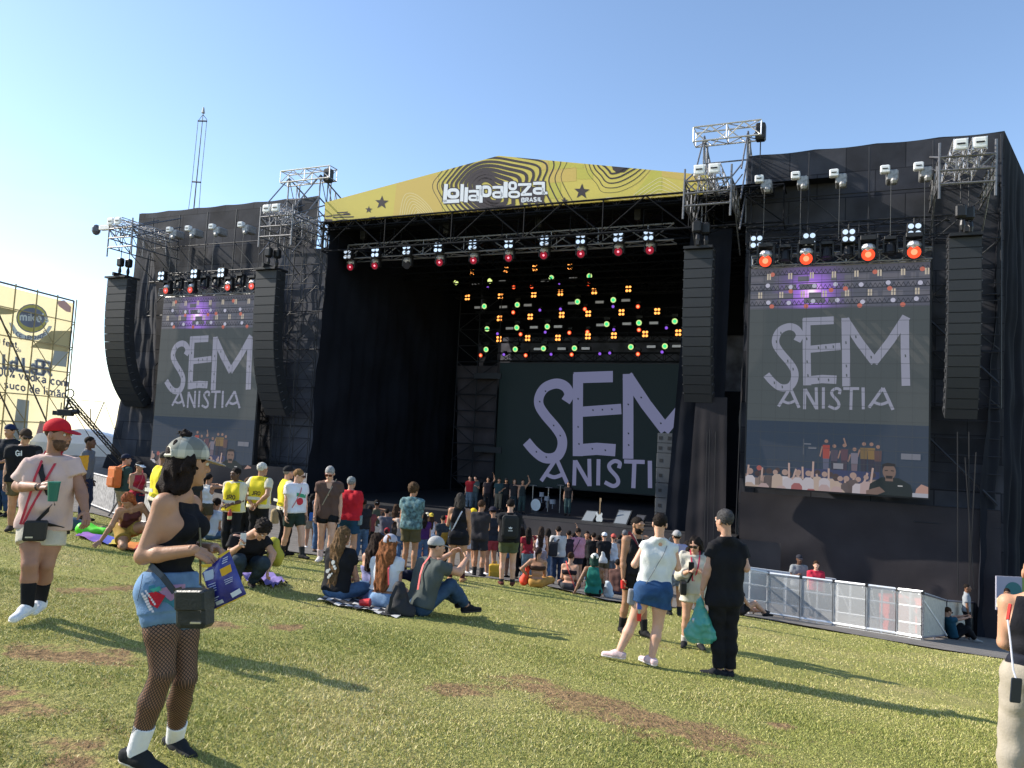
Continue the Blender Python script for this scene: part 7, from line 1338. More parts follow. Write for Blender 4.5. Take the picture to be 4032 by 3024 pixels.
mb = MB(); hcb = bald['hc']; mb.tube(hcb + bald['up'] * .03, hcb + bald['up'] * .13, .16, 20, .145); blob('waist_tie', [([cap(bald['hc'] - bald['base'] - bald['lr'] * .055 + A3(0, 0, .09), bald['hc'] - bald['base'] + bald['lr'] * .055 + A3(0, 0, .09), .118, k=.03, fd=bald['lf'], ff=.9)], [(bald['hc'] - bald['base'] + A3(0, 0, .15), A3(0, 0, 1)), (bald['hc'] - bald['base'] + A3(0, 0, .02), A3(0, 0, -1))])], .009, cloth_mat((.016, .018, .028)), bald['root'], amp=.006, freq=40)
c = at(4000, 2718, bald['base'][1] - .26); t = thing('phone', 'dark phone hanging on a pale cord at the right edge', 'phone', c - A3(0, 0, .08)); mb = MB(); mb.box(c, nrm(A3(1, .1, -.08)) * .038, A3(0, .006, 0), nrm(A3(.08, 0, 1)) * .082, .12); mb.build('case', mat('phone_case', (.018, .025, .038), .35), t); mb = MB(); mb.path([c + A3(0, 0, .08), at(3990, 2640, bald['base'][1] - .24), at(3978, 2520, bald['base'][1] - .2), at(3968, 2440, bald['base'][1] - .17)], .006, 6); mb.build('cord', mat('cord', (.62, .60, .66), .6), t); mb = MB(); mb.path([at(3968, 2440, bald['base'][1] - .17), at(3978, 2380, bald['base'][1] - .12)], .012, 6); mb.build('cord_clip', mat('ribbon_red', (.65, .03, .02), .6), t)
# --- the four sitting on a blanket ---
s1 = SIT('seated woman with very long fair tipped hair in black printed t-shirt', 1322, 2362, 1.70, -25, 'cross', 'front', 'knee', 4, (15, 6), skin='light', bust=.6, top=('tee', BLACK, -.02, .26, .014), bottom=('denim', DEN, .9), hair=('long', (.13, .075, .035), .30))
s2 = SIT('seated woman with dark hair and bare shoulders in lilac tube top', 1458, 2372, 1.64, -35, 'cross', 'front', 'face', 4, (20, 6), skin='light', bust=.7, top=('tube', (.24, .25, .45), -.1, 0), bottom=('skirt', (.24, .25, .45), .4), hair=('long', (.025, .014, .010), .14))
s3 = SIT('seated woman with grey cap and long copper hair in white top', 1505, 2398, 1.68, -18, 'cross', 'front', 'front', 8, (8, 4), skin='light', bust=.7, top=('tee', (.62, .64, .66), .22, .2, .014), bottom=('denim_shorts', LDEN, .3), hair=('wavy', (.20, .075, .028), .26), hat=('cap', (.40, .40, .46), (.36, .36, .42), DHAIR))
s4 = SIT('seated man with grey cap, grey green shirt, red lanyard and jeans', 1648, 2424, 1.80, -48, 'sit', (.10, .34, .40), (.06, .36, .38), 16, (18, 4), skin='light', g=1.12, ga=1.1, top=('tee', (.075, .088, .082), -.04, .27, .016), bottom=('denim', (.035, .07, .125), .93), shoes=((.014, .014, .016), (.05, .05, .05), None, 0), hair=('buzz', DHAIR), hat=('cap', (.38, .37, .36), (.34, .33, .33), DHAIR), sk=dict(feet=[(-.06, .42, 0), (.10, .36, 0)]))
mb = MB(); P = [s4['base'] + s4['J']['neck'] - s4['uf'] * .06 + s4['up'] * .02, s4['zc'](.95) - s4['uf'] * .14 + s4['ur'] * .03, s4['zc'](.7) - s4['uf'] * .165 + s4['ur'] * .06, s4['zc'](.35) - s4['uf'] * .165 + s4['ur'] * .1]; strap(mb, P, .032, .006, [-s4['uf']] * 3); mb.build('lanyard', mat('webbing', (.62, .10, .09), .6), s4['root'])
mb = MB(); P = [s3['base'] + s3['J']['neck'] + s3['ur'] * .07, s3['zc'](.8) - s3['uf'] * .135 + s3['ur'] * .09, s3['zc'](.4) - s3['uf'] * .15 + s3['ur'] * .13]; strap(mb, P, .02, .005, [-s3['uf']] * 2); mb.build('lanyard', mat('webbing', (.5, .05, .06), .6), s3['root'])
rg = random.Random(3)
mb = MB()
for k in range(9): q = s1['zc'](.35 + .05 * k) - s1['uf'] * .135 + s1['ur'] * rg.uniform(-.07, .05); mb.disc(q, -s1['uf'] + s1['up'] * .15, rg.uniform(.01, .03), 10, .012)
mb.build('back_print', mat('print_pale', (.45, .46, .44), .8), s1['root'])
def rug(name, label, px, mts, cat, amp=.02, nx=14, nz=8, group=None, z=.035):
    q = [hit(*p) for p in px]; u = np.linspace(0, 1, nx + 1)[:, None, None]; v = np.linspace(0, 1, nz + 1)[None, :, None]; Pn = q[0] * (1 - u) * (1 - v) + q[1] * u * (1 - v) + q[2] * u * v + q[3] * (1 - u) * v; zz = gz(Pn[..., 0], Pn[..., 1]) + z + amp * np.sin(u[..., 0] * 17 + 3 * np.sin(v[..., 0] * 9)) * np.sin(v[..., 0] * 13 + 2 * np.sin(u[..., 0] * 7)); Pn[..., 2] = zz
    F_ = []; mi = []
    for i in range(nx):
        for j in range(nz): F_.append((i * (nz + 1) + j, (i + 1) * (nz + 1) + j, (i + 1) * (nz + 1) + j + 1, i * (nz + 1) + j + 1)); mi.append((i * len(mts) // nx) if len(mts) > 2 else ((i * 7 + j * 3) % 5 < 2) * (len(mts) - 1))
    o = mesh_obj(name, Pn.reshape(-1, 3), F_, mts, None, True, mi); return tag(o, label, cat, group)
rug('blanket', 'black and white patterned blanket under the four seated friends', ((1248, 2372), (1560, 2440), (1690, 2405), (1330, 2335)), [mat('rug_black', (.03, .03, .035), .9), mat('rug_white', (.55, .54, .52), .9)], 'blanket')
c = hit(1570, 2425); t = thing('backpack', 'slouched black backpack on the grass between two grey caps', 'backpack', c); blob('body', [([cap(A3(0, 0, .12), A3(-.02, .05, .34), .13, .08, k=.05), cap(A3(-.08, -.05, .06), A3(.12, -.02, .06), .09, k=.05)], [])], .013, mat('bag', (.02, .02, .022), .75, .1, 12, .15, 50), t, amp=.01, freq=28); mb = MB(); strap(mb, [c + A3(-.03, -.1, .38), c + A3(-.08, -.15, .25), c + A3(-.1, -.16, .08)], .04, .01); mb.build('shoulder_strap', BLK, t)
c = hit(1438, 2400); t = thing('cup', 'bright red cup lying on the patterned blanket', 'cup', c); mb = MB(); mb.tube(c + A3(-.07, 0, .08), c + A3(.06, -.02, .09), .04, 12, .055); mb.build('beaker', mat('cup_red', (.60, .03, .03), .35), t)
c = at(1610, 2262, s4['base'][1] + .6); t = thing('jacket', 'navy jacket with red and white trim beside the grey capped man', 'jacket', c); blob('cloth', [([cap(A3(-.1, 0, 0), A3(.16, 0, -.03), .07, .08, k=.04)], [])], .016, cloth_mat((.012, .016, .035)), t, amp=.012, freq=26)
# --- left side of the field ---
G('man in black t-shirt with white lettering, dark glasses and khaki shorts, walking', 62, 2105, 128, 1692, -152, 'pocket', 'down', 4, (-20, 12), .06, .14, skin='light', g=1.12, ga=1.05, top=('tee', BLACK, -.06, .27, .016), bottom=('shorts', (.13, .105, .06), .30, .02), shoes=((.05, .04, .035), (.45, .42, .4), None, 0), hair=('short', BHAIR), hat=('cap', (.05, .032, .022)), items=[sunglasses])
def chest_text(txt, x, y, sz, Y, name='lettering', parent=None, col=WHITE): mb = MB(); f = lambda a, b: at(a, b, Y); to_plane(mb, write(txt, x, y, sz, .0, sz * 1.9 * 2.766, lambda a, b: (a, b)), f); return mb.build(name, mat('print_white', col, .8), parent)
gil = [o for o in COL.objects if o.name.startswith('person') and 'white lettering' in o.get('label', '')][0]
GL['G'] = [[(5.6, 1.8), (3, 0), (.4, 2.6), (.4, 7.4), (3, 10), (5.6, 8.6), (5.6, 5.6), (3.4, 5.6)]]
chest_text('Gil', 62, 1774, 2.1, gil.location[1] - .19, parent=gil)
G('man in navy cap and dark t-shirt with folded arms at the far left edge', 8, 2035, 8, 1672, 170, 'front', 'chest', 0, (-10, 5), skin='tan', g=1.05, top=('tee', (.015, .018, .025), -.05, .27, .014), bottom=('jeans_denim', (.03, .06, .13), .95), shoes=BLKSH, hair=('short', DHAIR), hat=('backcap', (.015, .025, .07)))
G('person with teal hair behind the man with white lettering', 66, 2040, 66, 1722, 200, skin='light', top=('tee', BLACK, -.05, .25), bottom=('trousers', BLACK, .95), shoes=BLKSH, hair=('short', (.03, .20, .18)))
G('guard in grey shirt with dark hair beyond the barricade, beside the crane', 322, 2055, 330, 1718, -80, skin='dark', top=('shirt', (.13, .14, .16), -.05, .4, .014), bottom=('trousers', NAVY, .95), shoes=BLKSH, hair=('buzz', DHAIR))
o = rug('flag', 'orange yellow cloth hanging behind the red capped man', ((315, 1975), (350, 1978), (350, 1970), (318, 1968)), [mat('orange_cloth', (.65, .30, .02), .8)], 'cloth'); 
q = [at(x, y, 15.5) for x, y in ((312, 1795), (350, 1792), (346, 1850), (318, 1858))]; bpy.data.objects.remove(o); V, Q = panel(q[3], q[2], q[1], q[0], 8, 10, .03, f=8.); V0 = V.mean(0); o = fast_mesh('flag', V - V0, Q, mat('orange_cloth', (.65, .30, .02), .8), None); o.location = Vector(V0.tolist()); tag(o, 'orange yellow cloth hanging behind the red capped man', 'cloth')
G('man in navy cap and green t-shirt with orange backpack by the barricade', 470, 2080, 482, 1790, -35, 'front', 'front', 0, (25, 0), skin='light', top=('tee', (.035, .07, .06), -.05, .27, .014), bottom=('shorts', (.30, .25, .18), .33), shoes=BLKSH, hair=('short', BHAIR), hat=('cap', (.015, .02, .04)), items=[backpack('bright orange backpack on the green shirted man', (.60, .16, .035), (.34, .46, .17))])
G('woman in red tank top and white visor beside the orange backpack', 525, 2095, 528, 1818, -120, 'front', 'front', 0, (0, 10), skin='tan', bust=.7, top=('tank', (.38, .025, .045), -.02, 0), bottom=('shorts', (.02, .025, .05), .28), shoes=WHSH, hair=('pony', DHAIR), hat=('visor', WHITE), items=[crossbody((.5, .1, .1), .02)])
VEST = [crossbody((.02, .02, .02), .012)]
def vest_prints(X, s=-1, word=True):
    u_ = X['uf'] * s; H = X['H']
    mb = MB(); mb.box(X['zc'](.36) + u_ * (.106 * H * X['g']), X['ur'] * .13, u_ * .004, X['up'] * .028); mb.build('reflective_band', mat('reflective', (.62, .62, .52), .4), X['root'])
    if word:
        rt_ = X['ur'] * (-s if s > 0 else 1); rt_ = X['ur'] if s < 0 else -X['ur']; c = X['zc'](.56) + u_ * (.112 * H * X['g']); mb = MB()
        W2 = dict(J=[[(3, 0), (3, 8), (1.5, 10), (0, 8)]], R=BR['R'], O=GL['O']); x = -7
        for ch in 'JRO':
            for st in W2[ch]: to_plane(mb, stroke_quads(st, 2.0), lambda a, b: c + rt_ * (x + a + 3) * .0085 - X['up'] * (b - 5) * .0075)
            x += 6 if ch == 'J' else 8
        mb.build('lettering', mat('print_black', (.02, .02, .02), .8), X['root'])
gd = dict(bottom=('trousers', (.012, .012, .015), .96), shoes=((.012, .012, .013), (.03, .03, .03), None, 0))
v1 = G('bald guard in yellow vest over cream shirt, left of the plaid cap', 612, 2180, 618, 1776, -40, 'down', 'front', 0, (-20, 15), skin='brown', g=1.12, top=('tee', CREAMC, -.03, .3, .016), items=[], hair=('buzz', (.06, .05, .045)), **gd)
v2 = G('guard woman in yellow vest facing us, hands by her belt', 905, 2190, 893, 1842, 168, 'front', 'front', 0, (10, 0), skin='dark', g=1.14, bust=.8, top=('tee', CREAMC, -.06, .28, .016), hair=('bun', DHAIR), **gd)
v3 = G('white haired guard in yellow vest with hands behind his back', 1005, 2185, 1028, 1824, -12, 'back', 'back', 0, (20, 0), skin='tan', g=1.12, top=('tee', CREAMC, -.03, .3, .016), hair=('short', (.55, .53, .48)), **gd)
v4 = G('guard in black cap and yellow vest next to the white printed t-shirt', 1110, 2185, 1128, 1838, -55, 'front', 'down', 0, (-10, 0), skin='light', g=1.1, top=('tee', CREAMC, -.03, .3, .016), hair=('short', (.2, .18, .16)), hat=('cap', BLACK), **gd)
for k, X in enumerate((v1, v2, v3, v4)):
    blob('safety_vest', [(X['T'], [(X['zc'](-.02 if k == 1 else .12) - X['base'], -X['up']), (X['J']['neck'] + X['up'] * .0, nrm(X['up'] + X['uf'] * .3)), (X['J']['shL'] + X['ur'] * .012, -X['ur'] + X['up'] * .1), (X['J']['shR'] - X['ur'] * .012, X['ur'] + X['up'] * .1)])], X['v'], cloth_mat(YEL_V), X['root'], off=.034, amp=.005, freq=22, stretch=(1, 1, .5), seed=k)
    vest_prints(X, 1 if k == 1 else -1, k in (1, 2))
c = v2['hc'] + v2['uf'] * .2 + v2['ur'] * -.06 - A3(0, 0, .05); t = thing('bottle', 'small red bottle with yellow label at the guard woman\'s belt', 'bottle', c - A3(0, 0, .1)); mb = MB(); mb.tube(c - A3(0, 0, .1), c + A3(0, 0, .03), .035, 10); mb.tube(c + A3(0, 0, .03), c + A3(0, 0, .09), .03, 10, .014); mb.build('body', mat('red_liquid', (.40, .04, .03), .3), t); mb = MB(); mb.tube(c - A3(0, 0, .09), c - A3(0, 0, .03), .037, 10); mb.build('label', mat('pale_label', (.55, .55, .25), .6), t)
wt = G('man in white printed t-shirt, dark glasses and green shorts walking', 1148, 2200, 1193, 1850, -135, 'down', 'down', 0, (-45, 12), .05, .14, skin='fair', g=1.06, top=('tee', (.70, .70, .76), -.02, .27, .02), bottom=('shorts', (.025, .04, .032), .33, .018), shoes=((.018, .018, .02), (.6, .58, .55), (.03, .03, .03), .09), hair=('short', (.22, .12, .05)), items=[sunglasses, crossbody((.55, .12, .14), .016, True, 'strap')])
mb = MB(); c = wt['zc'](.62) + wt['uf'] * .128; mb.disc(c - wt['up'] * .09 - wt['ur'] * .02, wt['uf'], .075, 10, .008); mb.build('red_print', mat('print_red', (.55, .03, .05), .8), wt['root']); mb = MB(); mb.box(c + wt['up'] * .03 - wt['ur'] * .04, wt['ur'] * .10 + wt['up'] * .02, wt['uf'] * .006, wt['up'] * .035); mb.build('green_print', mat('print_green', (.05, .30, .17), .8), wt['root'])
br = G('grey haired man in brown open shirt, red glasses and black shorts', 1278, 2215, 1312, 1836, 188, 'down', 'down', 3, (8, 22), .055, .06, skin='fair', top=('shirt', (.105, .062, .050), -.22, .24, .024), bottom=('shorts', BLACK, .2, .016), shoes=((.66, .64, .64), (.7, .7, .7), (.55, .45, .45), .09), hair=('short', (.30, .29, .28)), items=[lambda X: sunglasses(X, (.10, .01, .01)), crossbody((.30, .25, .18), .02, True, 'strap')])
mb = MB(); c = br['zc'](.93) + br['uf'] * .085; mb.poly([br['zc'](1.1) + br['uf'] * .085 - br['ur'] * .06, br['zc'](1.1) + br['uf'] * .085 + br['ur'] * .06, br['zc'](.62) + br['uf'] * .145]); mb.build('open_collar', skin_mat('fair'), br['root'])
G('broad man in red polo shirt and blue shorts, seen from behind', 1362, 2218, 1392, 1880, -10, 'front', 'front', 0, (8, 0), .08, 0, skin='light', g=1.3, ga=1.25, gl=1.1, top=('tee', (.50, .018, .03), -.05, .28, .018), bottom=('shorts', (.018, .06, .12), .36, .022), shoes=BLKSH, hair=('short', (.24, .25, .24)), items=[shoulder_bag('small rainbow pouch at the red shirted man\'s side', (.20, .30, .34), (.26, .0, -.02), (.12, .2, .06), None, None)])
# --- kneeling, crouching and small groups on the left ---
kn = PX('kneeling woman with orange hair and mustard shorts leaning on her hand', 490, 2165, 1.66,
    dict(head=(503, 1970, -.05), neck=(512, 2000, .0), shR=(470, 2010, -.05), shL=(556, 1990, .12), elR=(440, 2070, -.1), wrR=(396, 2130, -.12), elL=(585, 2030, .2), wrL=(590, 2085, .15), hipR=(478, 2085, .22), hipL=(520, 2085, .28), knR=(486, 2150, -.05), anR=(470, 2150, .38), knL=(575, 2070, .0), anL=(590, 2150, .1)),
    170, .75, 0, hands=dict(R=(380, 2142, -.18), L=(585, 2100, .1)), toes=dict(R=(0, 1, -.3), L=(.3, -.9, 0)), skin='tan', bust=.8, gl=1.1, top=('tank', (.10, .03, .03), .1, 0), bottom=('shorts', (.36, .23, .05), .27, .02), shoes=BLKSH, hair=('long', (.26, .075, .03), .06))
RB = [mat('flag_%d' % i, c, .8) for i, c in enumerate(((.25, .10, .38), (.16, .08, .40), (.06, .08, .40), (.55, .42, .06), (.60, .20, .03), (.52, .04, .03)))]
rug('towel', 'rainbow striped cloth under the kneeling woman\'s hand', ((295, 2118), (560, 2180), (590, 2155), (330, 2100)), RB, 'towel', .03)
rug('towel', 'lilac cloth with white edge at the crouching man\'s feet', ((935, 2285), (1075, 2322), (1135, 2310), (1000, 2255)), [mat('lilac_cloth', (.20, .15, .38), .85)], 'towel', .05, z=.07)
c = hit(365, 2105); t = thing('bag', 'fluorescent green bag on the grass behind the red capped man', 'bag', c); blob('body', [([cap(A3(-.18, 0, .08), A3(.25, -.05, .06), .13, .07, k=.05)], [(A3(0, 0, 0), A3(0, 0, -1))])], .018, mat('neon_green', (.12, .75, .03), .5), t, amp=.02, freq=16)
c = hit(415, 2110); t = thing('bag', 'small black bag on the grass right of the green bag', 'bag', c); blob('body', [([cap(A3(-.06, 0, .07), A3(.06, 0, .09), .09, .07, k=.05)], [])], .018, BLK, t, amp=.015, freq=20)
c = hit(305, 2090); t = thing('bag', 'blue grey bag on the grass next to a red cup stack', 'bag', c); blob('body', [([cap(A3(-.08, 0, .12), A3(.1, 0, .1), .13, .1, k=.05)], [])], .018, cloth_mat((.05, .08, .12)), t, amp=.012, freq=20)
cr = PX('crouching man in black t-shirt and dark jeans reaching down to a lilac cloth', 960, 2310, 1.78,
    dict(head=(1030, 2085, -.12), neck=(985, 2110, .0), shR=(925, 2120, -.06), shL=(1040, 2128, .10), elR=(905, 2180, -.12), wrR=(945, 2150, -.3), elL=(1075, 2180, .05), wrL=(1058, 2235, -.05), hipR=(940, 2218, .26), hipL=(985, 2218, .32), knR=(942, 2205, -.2), anR=(925, 2296, .04), knL=(1040, 2218, -.1), anL=(990, 2295, .16)),
    -120, .9, 0, hands=dict(R=(955, 2135, -.34), L=(1052, 2258, -.08)), toes=dict(R=(.3, -.8, 0), L=(.4, -.8, 0)), skin='light', g=1.0, ga=1.0, top=('tee', (.014, .013, .015), .0, .26, .014), bottom=('denim', (.028, .042, .055), .94), shoes=((.03, .02, .02), (.6, .58, .55), None, 0), hair=('curly', (.022, .016, .013), -.06))
phone_in('white phone in the crouching man\'s raised hand', 'R', (.6, .6, .6))(cr)
c = at(1080, 2165, cr['base'][1] + .3); t = thing('bag', 'yellow drawstring bag behind the crouching man', 'bag', c - A3(0, 0, .2)); blob('body', [([cap(A3(0, 0, .1), A3(.02, 0, -.1), .07, .12, k=.05)], [])], .018, cloth_mat((.45, .40, .05)), t, amp=.012, freq=20); t.location = Vector(c.tolist())
SIT('person in white and blue shirt sitting with back to us, left of the guard woman', 822, 2128, 1.7, -20, 'cross', 'front', 'front', 12, (0, 10), skin='tan', top=('tee', (.55, .60, .68), -.05, .27), bottom=('denim', DEN, .9), hair=('curly', DHAIR, -.08))
G('woman in white tank top raising a phone behind the plaid cap', 802, 2125, 806, 1888, -20, 'phone', 'phone', skin='tan', bust=.6, top=('tank', WHITE, .12, 0), bottom=('shorts', (.09, .075, .05), .3), shoes=WHSH, hair=('pony', DHAIR, .05))
G('woman with long brown hair in black between two guards', 958, 2160, 960, 1985, 0, skin='tan', top=('tee', BLACK, -.05, .3), bottom=('trousers', BLACK, .95), shoes=BLKSH, hair=('long', (.10, .05, .025), .16))
c = hit(1072, 2165); t = thing('plush_bag', 'tan cylindrical bag at the side of the black capped guard', 'bag', c + A3(0, 0, .5)); blob('body', [([cap(A3(0, 0, .62), A3(0, 0, .85), .1, .09, k=.03)], [(A3(0, 0, .6), A3(0, 0, -1))])], .016, cloth_mat((.36, .27, .15)), t); t.location = Vector(c.tolist())
G('girl in dark top with blue bag and white sneakers between white and brown shirts', 1218, 2160, 1225, 1945, 10, skin='tan', bust=.5, top=('tee', BLACK, .0, .26), bottom=('shorts', (.28, .24, .18), .33), shoes=WHSH, hair=('long', DHAIR, .14), items=[shoulder_bag('bright blue bag on the girl between white and brown shirts', (.03, .12, .40), (.05, -.16, .12), (.2, .24, .1), BLACK, True, .02)])
# --- middle of the crowd ---
G('person in olive tank top with white headband and white wrap skirt', 1472, 2178, 1478, 1972, 5, 'phone', 'phone', skin='brown', g=1.0, top=('tank', (.075, .08, .05), -.05, 0), bottom=('skirt', (.66, .66, .60), .24), shoes=BLKSH, hair=('curly', DHAIR, -.1), hat=('band', WHITE), items=[])
G('woman with long dark brown hair in brown dress filming', 1548, 2195, 1552, 1986, -10, 'phone', 'down', skin='tan', top=('tee', (.045, .035, .028), -.05, .2), bottom=('skirt', (.05, .045, .035), .3), shoes=BLKSH, hair=('long', BHAIR, .2))
SIT('woman with red headscarf and bare back sitting by the olive tank top', 1515, 2205, 1.64, 0, 'cross', 'front', 'knee', 6, (10, 0), skin='light', bust=.6, top=('bra', (.03, .02, .025), .5, 0), bottom=('trousers', BLACK, .9), hair=('bun', (.03, .02, .02)), hat=('beanie', (.30, .02, .035)))
G('tall man with frizzy hair, blue green leaf shirt and olive shorts', 1608, 2252, 1632, 1908, -12, 'down', 'front', 0, (15, 0), .06, .02, skin='tan', g=1.06, top=('shirt', mat('leaf_print', (.10, .18, .19), .85, .75, 16, .2, 50), -.1, .26, .018), bottom=('shorts', (.10, .085, .045), .36, .02), shoes=BLKSH, hair=('curly', (.075, .043, .022), .05))
G('girl in yellow cap and white tank top with pale denim shorts', 1688, 2215, 1704, 2022, 8, 'front', 'down', skin='light', bust=.5, top=('tank', (.66, .66, .70), .1, 0), bottom=('denim_shorts', (.30, .40, .50), .36, .02), shoes=WHSH, hair=('long', BHAIR, .16), hat=('backcap', (.62, .46, .06)), items=[])
G('girl in cream cap with fair hair beside the yellow cap', 1672, 2212, 1682, 2020, 5, skin='light', top=('tee', (.42, .40, .38), .0, .2), bottom=('denim_shorts', LDEN, .33), shoes=WHSH, hair=('long', (.24, .14, .07), .14), hat=('backcap', (.62, .58, .46)))
G('woman in wide black hat, sunglasses and red top behind the black dress', 1765, 2225, 1768, 1996, 165, 'chest', 'chest', skin='light', top=('tee', (.38, .03, .035), .0, .2), bottom=('trousers', BLACK, .95), shoes=BLKSH, hair=('long', DHAIR, .1), hat=('bucket', (.03, .028, .025)), items=[sunglasses])
G('woman in short black dress with pale blue bag and ankle boots', 1795, 2290, 1822, 1944, -5, 'chest', 'down', 0, (-10, 8), .075, .02, skin='tan', bust=.7, gl=1.05, top=('tank', (.010, .010, .013), -.1, 0), bottom=('skirt', (.010, .010, .013), .20, .016, .4), shoes=((.40, .22, .10), (.3, .2, .1), (.06, .015, .015), .06), hair=('bob', (.035, .03, .027), .03), items=[shoulder_bag('pale blue quilted bag on a white strap over the black dress', (.22, .40, .42), (-.16, .10, .18), (.17, .17, .08), (.6, .58, .62), False, .028)])
o = at(1720, 2150, 15.9); V, Q = panel(at(1712, 2195, 15.9), at(1735, 2190, 15.9), at(1772, 2095, 15.9), at(1740, 2098, 15.9), 8, 12, .03, f=7., drape=.5); V0 = V.mean(0); ob_ = fast_mesh('shawl', V - V0, Q, cloth_mat((.30, .17, .03)), None); ob_.location = Vector(V0.tolist()); tag(ob_, 'mustard shawl hanging beside the woman in the black dress', 'cloth')
G('man in dark grey t-shirt and black shorts right of the black dress', 1880, 2272, 1908, 1972, -15, 'front', 'front', 0, (15, 8), .055, .02, skin='tan', top=('tee', (.03, .028, .032), -.12, .26, .018), bottom=('shorts', (.02, .022, .03), .35, .018), shoes=((.015, .015, .017), (.6, .58, .55), (.03, .03, .03), .09), hair=('short', BHAIR))
G('person in navy bucket hat turned left next to the grey t-shirt', 1930, 2268, 1946, 1966, 30, 'chest', 'chest', 0, (0, 15), skin='tan', g=1.0, top=('tank', (.02, .022, .03), -.02, 0), bottom=('shorts', (.3, .05, .06), .3), shoes=WHSH, hair=('short', DHAIR), hat=('bucket', (.018, .016, .028)))
G('yellow capped person facing left between black dress and grey t-shirt', 1852, 2262, 1862, 2004, 40, skin='tan', top=('tee', (.5, .48, .5), -.02, .25), bottom=('skirt', (.55, .55, .6), .25), shoes=WHSH, hair=('short', DHAIR), hat=('cap', (.66, .46, .02)))
def trefoil(c, ex, ez, t):
    mb = MB()
    for a in (-.6, 0, .6):
        d = ez * math.cos(a) + ex * math.sin(a); b = c - ez * .05; e = np.cross(d, np.cross(ex, ez)); mb.poly([b + d * .012, b + d * .045 + e * .014, b + d * .07, b + d * .045 - e * .014])
    for k in (0, 1, 2): mb.poly([c - ex * .05 - ez * (.058 + .01 * k), c + ex * .05 - ez * (.058 + .01 * k), c + ex * .05 - ez * (.063 + .01 * k), c - ex * .05 - ez * (.063 + .01 * k)])
    mb.build('emblem', mat('print_white', WHITE, .8), t)
G('man in black t-shirt with black backpack and olive shorts, seen from behind', 1995, 2305, 2012, 1968, 3, 'front', 'front', 0, (5, 8), .065, 0, skin='fair', g=1.08, top=('tee', BLACK, -.05, .27, .016), bottom=('shorts', (.085, .10, .05), .28, .018), shoes=((.10, .03, .025), (.3, .2, .2), (.03, .03, .03), .035), hair=('short', DHAIR), items=[backpack('big black backpack with white emblem on the olive shorts man', (.014, .015, .016), (.36, .50, .18), logo=trefoil)])
c = hit(1945, 2275); t = thing('backpack', 'yellow backpack standing on the grass between legs', 'backpack', c); mb = MB(); mb.box(c + A3(0, 0, .18), A3(.15, 0, 0), A3(0, .09, 0), A3(0, 0, .18), .2); mb.build('body', mat('bag_yellow', (.62, .38, .03), .7), t); mb = MB(); mb.box(c + A3(0, -.10, .1), A3(.11, 0, 0), A3(0, .03, 0), A3(0, 0, .08), .2); mb.build('pocket', mat('bag_yellow', (.55, .33, .03), .7), t); mb = MB(); [mb.path([c + A3(s * .06, -.02, .35), c + A3(s * .05, -.02, .44), c + A3(s * .02, -.02, .44)], .012, 5) for s in (-1, 1)]; mb.build('handle', mat('bag_yellow', (.55, .33, .03), .7), t)
# --- right of the crowd ---
G('woman with long dark hair in red top and pale jeans', 2072, 2290, 2076, 2078, 8, 'down', 'phone', skin='tan', top=('tank', (.25, .018, .03), .0, .3), bottom=('denim', (.13, .19, .22), .95), shoes=BLKSH, hair=('long', DHAIR, .14))
G('girl with very long dark hair and white cropped top', 2122, 2292, 2130, 2074, -5, skin='light', bust=.4, top=('tank', (.70, .68, .74), .15, 0), bottom=('skirt', (.30, .28, .34), .4), shoes=WHSH, hair=('long', (.035, .022, .016), .22))
G('person in pale grey t-shirt and navy jeans with black bag on the left shoulder', 2190, 2305, 2196, 2074, -5, 'front', 'front', skin='fair', g=1.12, top=('tee', (.46, .45, .44), -.1, .25, .02), bottom=('denim', (.02, .035, .075), .96, .014), shoes=BLKSH, hair=('short', DHAIR), items=[backpack('slouchy black bag hanging on the pale grey t-shirt', (.016, .016, .02), (.26, .40, .16), drop=.4, side=-.13)])
G('person in dark top raising one arm beside the pink t-shirt', 2232, 2295, 2236, 2090, 0, 'down', 'up', skin='tan', top=('tee', (.03, .02, .03), -.05, .5), bottom=('denim', (.10, .16, .22), .95), shoes=BLKSH, hair=('short', DHAIR))
G('man in pink t-shirt with black shoulder strap and dark shorts', 2268, 2300, 2276, 2082, -3, 'front', 'front', skin='tan', g=1.08, top=('tee', (.52, .24, .30), -.15, .27, .02), bottom=('shorts', (.02, .02, .03), .33), shoes=BLKSH, hair=('curly', DHAIR, -.14), items=[shoulder_bag('black pouch low on the pink t-shirt man\'s left side', BLACK, (-.2, .02, .08), (.16, .16, .08), BLACK, False, .02)])
G('person turned towards us in the crowd right of the pink t-shirt', 2303, 2298, 2304, 2092, 175, skin='tan', top=('tee', (.30, .22, .18), -.05, .25), bottom=('trousers', BLACK, .95), shoes=BLKSH, hair=('short', DHAIR))
G('person in black t-shirt with pinned up dark hair, filming', 2330, 2304, 2338, 2098, -3, 'phone', 'phone', skin='light', top=('tee', (.012, .013, .014), -.1, .26), bottom=('trousers', BLACK, .95), shoes=BLKSH, hair=('bun', DHAIR))
G('man in white cap and black t-shirt carrying a white drawstring bag', 2372, 2312, 2378, 2098, 0, 'front', 'front', skin='light', top=('tee', BLACK, -.1, .27), bottom=('shorts', (.10, .085, .05), .36), shoes=BLKSH, hair=('buzz', DHAIR), hat=('cap', (.68, .69, .74), (.6, .6, .64), DHAIR), items=[])
wb = [o for o in COL.objects if 'white drawstring bag' in o.get('label', '')][0]
